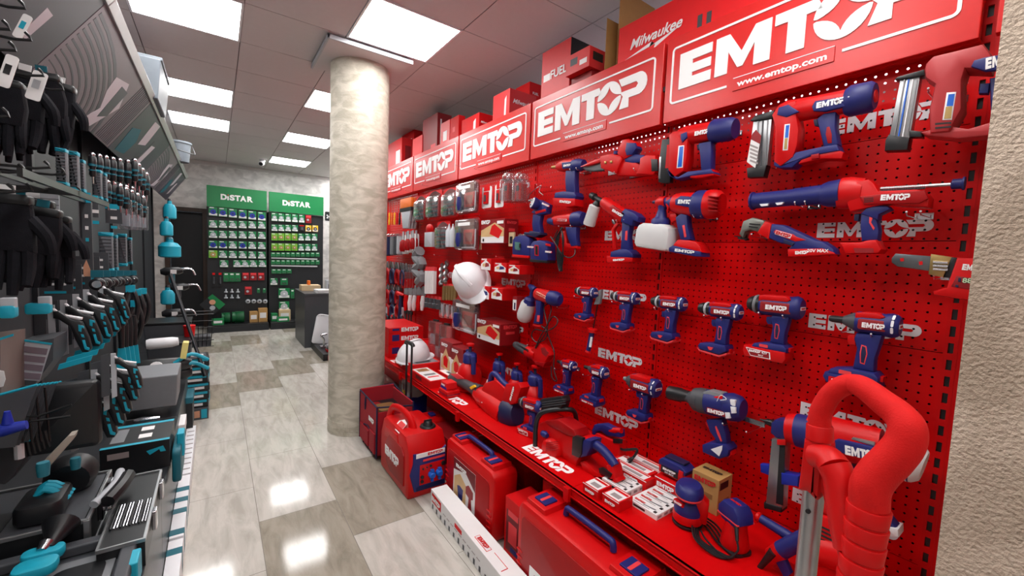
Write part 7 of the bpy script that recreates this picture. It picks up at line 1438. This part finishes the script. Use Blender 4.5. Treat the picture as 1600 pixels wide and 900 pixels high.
for i in range(7):
    t = Face('teal_clip', f'teal header card between the two saw rows, {ordn[i]} from the left', 'card', 118+11*i, 567-10*i, -.42); G().prism([(-.045, -.02), (.04, .004), (.045, .024), (-.04, .0)], -.004, .004, TEAL).build('card_body', t.e)
for i in range(4): t = Face('rasp', f'thin black file with teal tip hanging between the saw rows, {ordn[i]} from the left', 'file', 189+7*i, 510, -.36); g = G(); g.turn((0, .06, 0), (0, -.1, 0), [(0, .008), (.4, .013), (1, .01)], BLK, None, 10); g.build('grip', t.e); G().prism([(-.012, -.1), (.012, -.1), (.02, -.2), (-.02, -.2)], -.005, .005, TEAL).build('tip', t.e)
# shelf boxes and the objects at the left edge
t = Face('product_box', 'box with four small tool pictures standing aslant on the left shelf', 'box', 240, 450, -.5, view=V3)
t.solid('box_body', [(95, 575), (155, 325), (380, 290), (375, 420), (250, 585)], -.16, 0, DGR, 0); t.solid('picture_frame', [(100, 570), (158, 335), (322, 352), (248, 582)], 0, .003, LGR, 0)
for k in range(4): t.solid('picture', [(146-13*k, 362+54*k), (300-14*k, 380+52*k), (290-14*k, 418+52*k), (136-13*k, 400+54*k)], .003, .005, M_BAN, 0)
t.solid('teal_edge', [(155, 322), (325, 345), (322, 355), (153, 333)], 0, .006, TEAL, 0)
t = Face('product_box', 'tall taupe and teal box cut off by the left edge above the paint pads', 'box', 40, 480, -.52, view=V3); t.solid('box_body', [(-100, 310), (85, 285), (90, 660), (-100, 800)], -.2, 0, mat('taupe_card', (120, 106, 100), .6), 0)
t.solid('teal_edge', [(-60, 330), (85, 285), (84, 300), (-60, 345)], 0, .003, TEAL, 0); t.solid('round_seal', [(0, 515), (25, 520), (35, 570), (20, 615), (0, 620)], 0, .003, WCARD, 0)
e = Face('wire_shelf', 'black wire shelf level crossing the left shelving under the gloves', 'shelf', 40, 290, -.5); g = G()
for x in range(3): g.bx(-.28+.16*x, -.27+.16*x, -.01, 0, -.6, .5, BLKM)
g.bx(-.28, .12, -.02, 0, -.01, 0, BLKM); g.bx(.11, .12, -.02, 0, -.5, .5, BLKM); g.build('shelf_frame', e.e)
for i, (x0, x1, y) in enumerate(((0, 27, 487), (40, 81, 482))):
    t = Face('clamp', ('teal clamp bar at the left edge', 'teal clamp bar with pale jaw left of the saws')[i], 'clamp', (x0+x1)/2, y, -.48); a = t.p((x0, y)); b_ = t.p((x1, y)); G().rrect(a[0], b_[0], -.018, .018, .008, -.015, .015, TEAL, None, .005).build('bar', t.e); G().bx(b_[0]-.03, b_[0], .01, .04, -.01, .01, LGR).build('jaw', t.e, bevel=.003)
for i in range(7):
    t = Face('filling_knife', f'wide filling knife with teal edge in the wire basket, {ordn[i]} from the left', 'knife', 12+7.5*i, 632-1.5*i, -.5); g = G(); g.prism([(-.09, -.12), (-.02, .03), (.06, .05), (.01, -.13)], -.002, .002, DGR); g.build('blade', t.e); g = G(); g.tube([(-.02, .03, 0), (.06, .05, 0)], .004, TEAL, None, 6); g.tube([(-.02, .03, .003), (-.09, -.12, .003)], .0025, LGR, None, 6); g.build('edge', t.e)
t = Face('wire_basket', 'black wire basket holding the filling knives', 'basket', 40, 640, -.48); g = G()
for k in range(6): g.tube([t.p3(0+14*k, 620-3*k, .02), t.p3(8+14*k, 690, .02)], .003, BLKM, None, 6)
g.tube([t.p3(-5, 652, .02), t.p3(60, 650, .02), t.p3(112, 632, .02)], .004, BLKM, None, 6); g.tube([t.p3(-5, 665, .02), t.p3(110, 650, .02)], .004, BLKM, None, 6); g.build('wire_frame', t.e)
t = Face('glue_bottle', 'cobalt blue plastic nozzle at the left edge below the filling knives', 'bottle', 12, 662, -.47); G().turn((-.04, -.02, 0), (.035, -.01, 0), [(0, .012), (.4, .018), (1, .012)], BLUED).build('body', t.e); G().turn((.0, .0, 0), (.0, .035, 0), [(0, .012), (1, .006)], BLUED).build('nozzle', t.e)
t = Face('tool_pouch', 'dark tool pouch with teal patch beside the wire basket', 'pouch', 92, 655, -.44); G().rrect(-.1, .1, -.12, .12, .02, -.05, .0, BLK, None, .02).build('pouch_body', t.e); G().bx(-.09, -.06, -.06, .03, 0, .004, TEAL).build('patch', t.e)
t = Face('black_crate', 'black slatted crate with white handle stick at the lower left', 'crate', 220, 100, -.5, view=V4); t.solid('crate_body', [(10, 0), (250, -20), (235, 80), (160, 200), (100, 250), (20, 240)], -.2, 0, DGR, .01)
for k in range(6): t.line('slat', [(130+30*k, 5-3*k, .01), (160+30*k, 160-14*k, .01)], .006, BLK, 0, 0)
t.line('white_stick', [(112, 0, .03), (122, 165, .03)], .012, WHT, 0, 0)
t = Face('level_rail', 'pale wooden and steel rail lying along the left shelf above the cases', 'rail', 380, 120, -.38, view=V4); t.solid('rail_body', [(280, 175), (440, 10), (480, 0), (470, 30), (330, 190)], -.02, .02, mat('pale_rail', (150, 140, 130), .5), .002)
for i, (x, y) in enumerate(((270, 225), (472, 190))): t = Face('clamp_pad', 'teal cylindrical clamp pad above the open metal case, '+('left', 'right')[i]+' one', 'clamp', x, y, -.36, view=V4); G().turn((0, .015, 0), (0, -.02, 0), [(0, .011), (.2, .013), (1, .011)], TEALD).build('pad', t.e)
# goggles carton
it_ = [('T', 'r', -.5, .5, -.5, -.42, TEAL), ('T', 'r', -.5, .5, .4, .5, TEAL), ('T', 'r', -.4, -.2, -.3, .3, GRY), ('T', 'r', .0, .2, .1, .28, WCARD), ('T', 'r', .0, .2, -.25, -.07, WCARD), ('F', 'r', -.4, -.1, .1, .3, GTXT), ('F', 'p', [(.15, .2), (.4, .3), (.44, .1), (.36, .1), (.34, .2), (.2, .05)], TEAL)]
ZB = .44
carton('black carton with teal edges and goggles picture on the left base shelf', frame((-.31, 2.62, ZB), (1, 0, 0), (0, 0, 1), (0, -1, 0)), .24, .135, .28, BLK, it_, name='goggles_carton')
# open metal case with polisher
e = empty('metal_case', 'open aluminium edged tool case with foam inlay holding a polisher, lower left', 'tool case', T(-.585, 2.065, ZB)); g = G(); g.bx(-.3, .225, -.185, .185, 0, .12, BLK); g.build('case_body', e)
g = G()
for z in (.0, .12):
    for (x0, x1, y0, y1) in ((-.305, .23, -.19, -.18), (-.305, .23, .18, .19), (-.305, -.295, -.19, .19), (.22, .23, -.19, .19)): g.bx(x0, x1, y0, y1, z, z+.014, ALU)
for (x, y) in ((.215, -.18), (.215, .175)): g.bx(x, x+.016, y-.012, y+.01, 0, .13, ALU)
g.build('metal_edging', e, bevel=.002); g = G().bx(-.29, .215, -.175, .175, .12, .126, DGR); fo = g.build('foam_inlay', e)
g = G(); g.rrect(-.2, -.12, -.15, .1, .02, .126, .128, BLK); g.rrect(-.29, -.22, -.16, -.02, .02, .126, .128, BLK); g.rrect(-.1, .02, -.16, .0, .02, .126, .128, BLK); g.build('cutout', fo)
for y in (-.06, .1): g = G(); g.bx(.23, .245, y-.02, y+.02, .06, .13, CHR); g.build('latch', e, bevel=.003)
G().tube([(.232, -.02, .07), (.27, -.02, .08), (.27, .06, .08), (.232, .06, .07)], .009, CHR, None, 8, 4).build('handle', e)
e = empty('polisher', 'black machine with teal striped grip lying in the open metal case', 'polisher', T(-.45, 2.11, ZB+.128) @ Matrix.Scale(1.15, 4)); g = G(); g.turn((0, .0, .045), (.0, .08, .05), [(0, .05), (.3, .062), (.8, .062), (1, .045)], BLK); g.rrect(-.08, .02, -.17, -.02, .03, .0, .06, BLK, None, .015); g.build('motor_housing', e)
for k in range(3): G().tube([(-.07+.004*k, -.05-.022*k, .02), (-.03, -.05-.022*k, .072), (.02, -.05-.022*k, .03)], .009, TEAL, None, 8, 4).build('grip_band', e)
e = empty('sanding_pad', 'grey and black curved pad at the right of the open metal case', 'pad', T(-.345, 2.08, ZB+.128)); G().tube([(-.01, -.14, .02), (.02, -.07, .03), (.03, .0, .03), (.025, .1, .02)], .014, LGR, None, 10, 4).build('pad_body', e); G().tube([(.025, -.14, .02), (.05, -.06, .03), (.055, .05, .02)], .022, BLK, None, 8, 4).build('backing', e)
e = empty('battery_tool', 'teal and grey battery at the left of the open metal case', 'battery', T(-.72, 2.12, ZB+.128)); G().rrect(-.06, .05, -.09, .07, .02, 0, .04, DGR, None, .01).build('body', e); G().rrect(-.06, .0, -.1, .05, .02, .04, .055, TEAL, None, .005).build('release_clip', e)
# thin metal case
e = empty('metal_case', 'slim open metal edged case of drill bits at the aisle edge', 'tool case', T(-.255, 2.0, ZB)); g = G(); g.bx(-.06, .055, -.27, .24, 0, .09, BLK); g.build('case_body', e); g = G()
for (x0, x1, y0, y1) in ((-.062, -.056, -.27, .24), (.05, .057, -.27, .24), (-.06, .057, -.275, -.268), (-.06, .057, .236, .243)): g.bx(x0, x1, y0, y1, .085, .097, ALU)
g.build('metal_edging', e)
for k in range(12): G().cyl((-.045+.008*k, -.16, .094), (-.045+.008*k, .0, .094), .003, CHR if k % 3 else BLK, None, 8).build('drill_bit', e)
for y in (-.1, .12): G().bx(.057, .07, y-.02, y+.02, .03, .1, CHR).build('latch', e, bevel=.003)
# grey plastic case
e = empty('plastic_case', 'open dark grey moulded plastic case with teal latch in the lower left corner', 'tool case', T(-.43, 1.6, ZB)); g = G(); g.rrect(-.34, .21, -.24, .25, .04, 0, .05, DGR, None, .01)
for (x0, x1, y0, y1) in ((-.34, .21, .21, .25), (-.34, -.3, -.24, .25), (.17, .21, -.24, .25)): g.bx(x0, x1, y0, y1, .05, .085, DGR)
g.build('case_tray', e, bevel=.008); g = G(); g.rrect(.0, .16, -.2, .18, .03, .05, .056, GRY, None, .002); g.rrect(.02, .14, -.18, .14, .03, .056, .058, BLK); g.rrect(-.1, -.02, .02, .14, .02, .05, .06, BLK); g.build('moulded_recess', e)
G().bx(.2, .225, .02, .1, .0, .085, TEAL).build('latch', e, bevel=.005)
e = empty('power_tool', 'teal tool with black funnel nose standing in the open plastic case', 'power tool', T(-.44, 1.76, ZB+.09) @ Matrix.Scale(.62, 4)); g = G(); g.rrect(-.07, .08, -.14, -.03, .04, 0, .05, TEAL, None, .012); g.build('lower_housing', e); g = G(); g.rrect(-.07, .08, -.015, .07, .035, 0, .05, TEAL, None, .012); g.build('upper_housing', e)
G().turn((.02, .04, .04), (.04, .16, .09), [(0, .025), (.3, .03), (1, .075)], BLK).build('funnel', e); G().turn((0, .02, .045), (.01, .06, .06), [(0, .02), (1, .03)], CHR, None, 12).build('chuck', e)
# printed base front with teal bands
for k, (y0, y1, w_) in enumerate(((.9, 2.42, 'nearest'), (2.44, 3.1, 'middle, with four teal bands'), (3.12, 3.95, 'farthest, with small print'))):
    e = empty('long_carton', f'low white carton with teal bands lying along the left base, {w_}', 'box', T(-.17, y0, 0)); b_ = G().bx(-.028, .028, 0, y1-y0, 0, .1, WHT).build('box_body', e, bevel=.002); g = G()
    for yy in ([1.4] if k == 0 else ([.02, .22, .34, .46] if k == 1 else [])): G().bx(-.0284, .0284, yy, yy+.05, .001, .1008, TEALD).build('teal_band', b_)
    if k == 2:
        for i in range(9): g.bx(-.02, .022, .06+.08*i, .075+.08*i, .1, .1008, GTXT)
        g.build('small_print', b_)
t = Wall('teal_case', 'x', 'x', 285, 740, .13); bpy.data.objects.remove(t.e)
e = empty('teal_case', 'small teal plastic case with clip hanging over the white base front', 'case', T(-.17, 2.62, .34)); G().rrect(-.13, .13, 0, .17, .03, -.02, .015, TEALD, frame((0, 0, 0), (0, -1, 0), (0, 0, 1), (-1, 0, 0)), .01).build('case_shell', e); G().bx(.0, .03, -.05, .03, .1, .22, TEAL).build('clip', e, bevel=.006)
# small carton stack at the aisle
sp_ = None
for k in range(6):
    M = frame((-.16, 4.5, .1+.072*k), (1, 0, 0), (0, 0, 1), (0, -1, 0)) @ Ry(3*(k % 3)-3); lab = f'flat black and teal carton by the aisle, {ordn[5-k]} from stack top' if k < 5 else 'flat black and teal carton on top of the stack by the aisle'
    sp_ = carton(lab, M, .19, .07, .24, BLK, [('F', 'r', -.45, .45, .1, .4, TEAL), ('F', 'r', -.3, .3, -.3, .0, WCARD), ('T', 'r', -.4, .4, -.4, .4, DGR), ('T', 'r', -.3, .3, -.1, .2, WCARD), ('R', 'r', -.3, .3, -.3, .3, TEAL)], name='flat_carton')
carton('larger carton with warm portrait print under the black and teal stack', frame((-.17, 4.48, 0), (1, 0, 0), (0, 0, 1), (0, -1, 0)), .2, .098, .26, DGR, [('F', 'r', -.3, .2, -.3, .3, SKIN), ('F', 'r', .25, .45, -.4, .4, TEAL)], name='flat_carton')
# floor and base goods farther along
def tote(lab, px, py, w, h, d, m, X=-.3, lid=None, zb=None, name='storage_tote'):
    o = onx(px, py, X); e = empty(name, lab, 'storage box', T(o.x, o.y, o.z)); g = G(); g.box((0, d/2, h/2), (w, d, h), m, None, -.08); g.build('box_body', e, bevel=.008)
    if lid: G().bx(-w*.56, w*.56, -.02, d+.02, h, h+.02, lid).build('lid', e, bevel=.004)
    return e
tote('light grey plastic tote under the black machines on the left', 232, 640, .26, .2, .3, GRY, -.34); tote('dark lidded storage box below the clear one by the pole', 265, 570, .26, .16, .3, DGR, -.32, BLK); tote('smoky storage box with dark lid on the left shelf by the pole', 262, 535, .3, .16, .3, DGR, -.36, BLKM)
t = Face('paper_roll', 'white rolled cloth lying on the dark storage box', 'roll', 253, 537, -.35); G().turn((-.09, 0, 0), (.1, .01, 0), [(0, .035), (.1, .042), (.8, .04), (1, .03)], WHT).build('roll_body', t.e)
P0 = ony(318, 578, 4.3); P1 = ony(266, 428, 4.65); e = empty('extension_pole', 'long dark grey pole leaning across the left shelving end', 'pole', T(*P0)); G().tube([(0, 0, 0), tuple(P1-P0)], .014, SHEEN, None, 12).build('tube', e); G().tube([(0, 0, 0), tuple((P1-P0)*-.06)], .02, BLK, None, 12).build('foot', e)
for i, (px, py, w, h, l_) in enumerate(((265, 328, .12, .2, 'hanging high by the door'), (260, 355, .11, .18, 'below the highest one'), (265, 388, .2, .2, 'large jug shaped one'), (262, 462, .12, .18, 'lowest, above the totes'))):
    t = Face('spray_bottle', 'transparent teal bottle on the far end of the left shelving, '+l_, 'bottle', px, py, -.42); g = G(); g.turn((0, -h*.5, 0), (0, h*.5, 0), [(0, w*.4), (.06, w*.5), (.6, w*.5), (.8, w*.34), (.84, w*.18), (1, w*.16)], TEAL); g.build('bottle_body', t.e); G().turn((0, h*.5, 0), (0, h*.62, 0), [(0, w*.18), (1, w*.12)], BLK if i != 2 else TEALD).build('cap', t.e)
for i, (px, py, s_, l_) in enumerate(((270, 425, .16, 'upper'), (280, 450, .18, 'middle'), (272, 490, .16, 'lower'))):
    t = Face('power_tool', 'dark handheld machine with chrome bracket near the door, '+l_+' of three', 'power tool', px, py, -.36); G().turn((-s_*.6, 0, 0), (s_*.5, s_*.1, 0), [(0, s_*.15), (.2, s_*.26), (.8, s_*.24), (1, s_*.14)], BLK).build('body', t.e); G().rrect(-s_*.2, s_*.1, -s_*.7, 0, .02, -.03, .03, TEALD if i == 0 else DGR, None, .01).build('grip', t.e); G().tube([(s_*.4, s_*.2, 0), (s_*.9, s_*.2, 0), (s_*1.1, -s_*.2, 0)], .012, CHR, None, 8, 3).build('bracket', t.e); G().bx(-s_*.1, s_*.2, -s_*.1, s_*.15, s_*.25, s_*.27, WCARD).build('label', t.e)
t = Face('wire_basket', 'dark green wire basket of goods at the end of the left shelving', 'basket', 306, 512, -.18); g = G(); w, h = .3, .34
for k in range(8): g.tube([(-w/2+w*k/7, h*.4, 0), (-w*.4+w*.8*k/7, -h*.6, 0)], .004, BLKM, None, 6)
for k in range(6): g.tube([(-w/2, h*.4-h*.2*k, 0), (w/2, h*.4-h*.2*k, 0)], .004, BLKM, None, 6)
g.bx(-w*.4, w*.4, -h*.6, -h*.3, -.2, -.01, DGR); g.tube([(-w/2, h*.4, 0), (-w/2, h*.4, -.25), (w/2, h*.4, -.25), (w/2, h*.4, 0)], .006, BLKM, None, 6, closed=True); g.build('wire_frame', t.e)
t = Face('red_cup', 'small bright red tub on the goods near the wire basket', 'tub', 296, 517, -.2); G().turn((0, -.05, 0), (0, .05, 0), [(0, .035), (1, .045)], REDB).build('tub_body', t.e)
t = Face('yellow_carton', 'narrow pale yellow carton standing by the pole', 'box', 288, 548, -.2); G().rrect(-.018, .018, -.06, .06, .006, -.08, 0, mat('pale_yellow_card', (226, 212, 130), .6), Rz(-8)).build('box_body', t.e)
for i, (px, py) in enumerate(((246, 572), (247, 586))):
    t = Face('circular_saw', 'black round machine with white round badge on the left base, '+('upper', 'lower')[i]+' one', 'machine', px, py, -.36); G().turn((-.2, 0, 0), (.2, 0, 0), [(0, .03), (.1, .05), (.5, .055), (.9, .05), (1, .03)], BLK, None, 20, (1, 1)).build('motor_housing', t.e); G().turn((0, .01, .075), (0, .02, .1), [(0, .04), (1, .035)], WCARD, None, 16).build('badge', t.e); G().tube([(.1, .02, .05), (.2, .08, .05), (.3, .02, .03)], .014, TEAL, None, 8, 4).build('handle', t.e)
t = Face('tool_carton', 'teal lidded black carton stack left of the flat carton stack', 'box', 272, 650, -.27); G().bx(-.11, .11, -.12, .12, -.25, 0, BLK).build('box_body', t.e, bevel=.003); G().bx(-.115, .115, .08, .125, -.255, .005, TEALD).build('lid', t.e, bevel=.003)
for i, (px, py) in enumerate(((228, 656), (240, 664), (252, 658), (222, 672))):
    t = Face('hand_tool', 'small teal gripped hand tool lying above the goggles carton, '+ordn[i]+' of four', 'tool', px, py, -.33); G().turn((-.05, 0, 0), (.06, .02*(i % 2), 0), [(0, .012), (.3, .018), (1, .01)], TEAL if i % 2 else CHR).build('grip', t.e); G().bx(-.08, -.04, -.012, .012, -.006, .006, STEEL).build('head', t.e)
t = Face('bit_tray', 'white and teal tray of small packs behind the goggles carton', 'tray', 235, 677, -.33); G().bx(-.14, .16, -.04, .02, -.2, 0, WCARD).build('tray_body', t.e); G().bx(-.12, .12, .02, .024, -.16, -.02, TEAL).build('tray_print', t.e)
# dark goods hanging in the lower middle of the shelving
for i, (px, py) in enumerate(((205, 478), (215, 482), (224, 478), (212, 500))):
    t = Face('black_cable_bundle', 'bundle of black cable hanging right of the upper saws, '+ordn[i]+' of four', 'cable', px, py, -.4); G().tube([(0, .1, 0), (-.03, 0, .01), (0, -.12, 0), (.03, 0, .01)], .012, BLK, None, 8, 5, closed=True).build('loop', t.e); G().bx(-.02, .02, .08, .12, .0, .014, TEAL).build('card_tie', t.e)
t = Face('brick_poster', 'poster of a white brick wall with falling tools behind the lower gloves', 'poster', 76, 345, -.74); g = G(); a = t.p((48, 300)); b_ = t.p((95, 385)); g.bx(a[0], b_[0], b_[1], a[1], -.01, 0, LGR); c_ = g.build('sheet', t.e); g = G()
for k in range(9): g.bx(a[0], b_[0], b_[1]+(a[1]-b_[1])*k/9, b_[1]+(a[1]-b_[1])*k/9+.006, 0, .001, GRY)
g.build('brick_print', c_)

# tags, hooks and loose cards round the gloves
for i, (x0, y0, x1, y1, X, l_) in enumerate(((26, 18, 44, 64, -.46, 'hanging from the top hook over the gloves'), (0, 82, 24, 140, -.44, 'cut off by the left edge over the gloves'), (44, 108, 70, 160, -.43, 'tilted over the middle of the upper gloves'))):
    t = Face('hang_tag', 'white glossy hang card '+l_, 'tag', (x0+x1)/2, (y0+y1)/2, X); a = t.p((x0, y0)); b_ = t.p((x1, y1)); w, h = b_[0]-a[0], a[1]-b_[1]; t.e.matrix_world = t.e.matrix_world @ Rz(-14 if i else -20)
    G().rrect(-w/2, w/2, -h/2, h/2, .006, -.003, 0, WCARD).build('card_body', t.e); G().bx(-w*.3, w*.2, -h*.1, h*.2, 0, .001, (TEAL, BLK, LGR)[i]).build('card_print', t.e)
for i, (x, y) in enumerate(((5, 45), (15, 78), (40, 62), (60, 118), (30, 12), (92, 140), (4, 182), (70, 262), (30, 268), (95, 272), (12, 300), (42, 298), (120, 300))):
    o = onx(x, y, -.42); e = empty('wire_hook', 'thin dark wire hook reaching out of the left shelving', 'hook', T(-.779, o.y, o.z), 'dark wire hooks of the left shelving'); L_ = o.x+.779
    G().tube([(0, 0, 0), (L_-.02, 0, -.005), (L_, 0, .02)], .004, BLKM, None, 6, 3).build('hook_wire', e)
for i in range(5):
    t = Face('tool_sleeve', f'dark printed saw sleeve with white marks behind the upper saws, {ordn[i]} from the left', 'card', 88+15*i, 455-7*i, -.56+.02*i); G().bx(-.05, .05, -.12, .1, -.006, 0, DGR).build('sleeve_body', t.e); g = G()
    for k in range(3): g.bx(-.035, .03, .06-.035*k, .07-.035*k, 0, .001, TEAL if k == 2 else WCARD)
    g.build('sleeve_print', t.e)
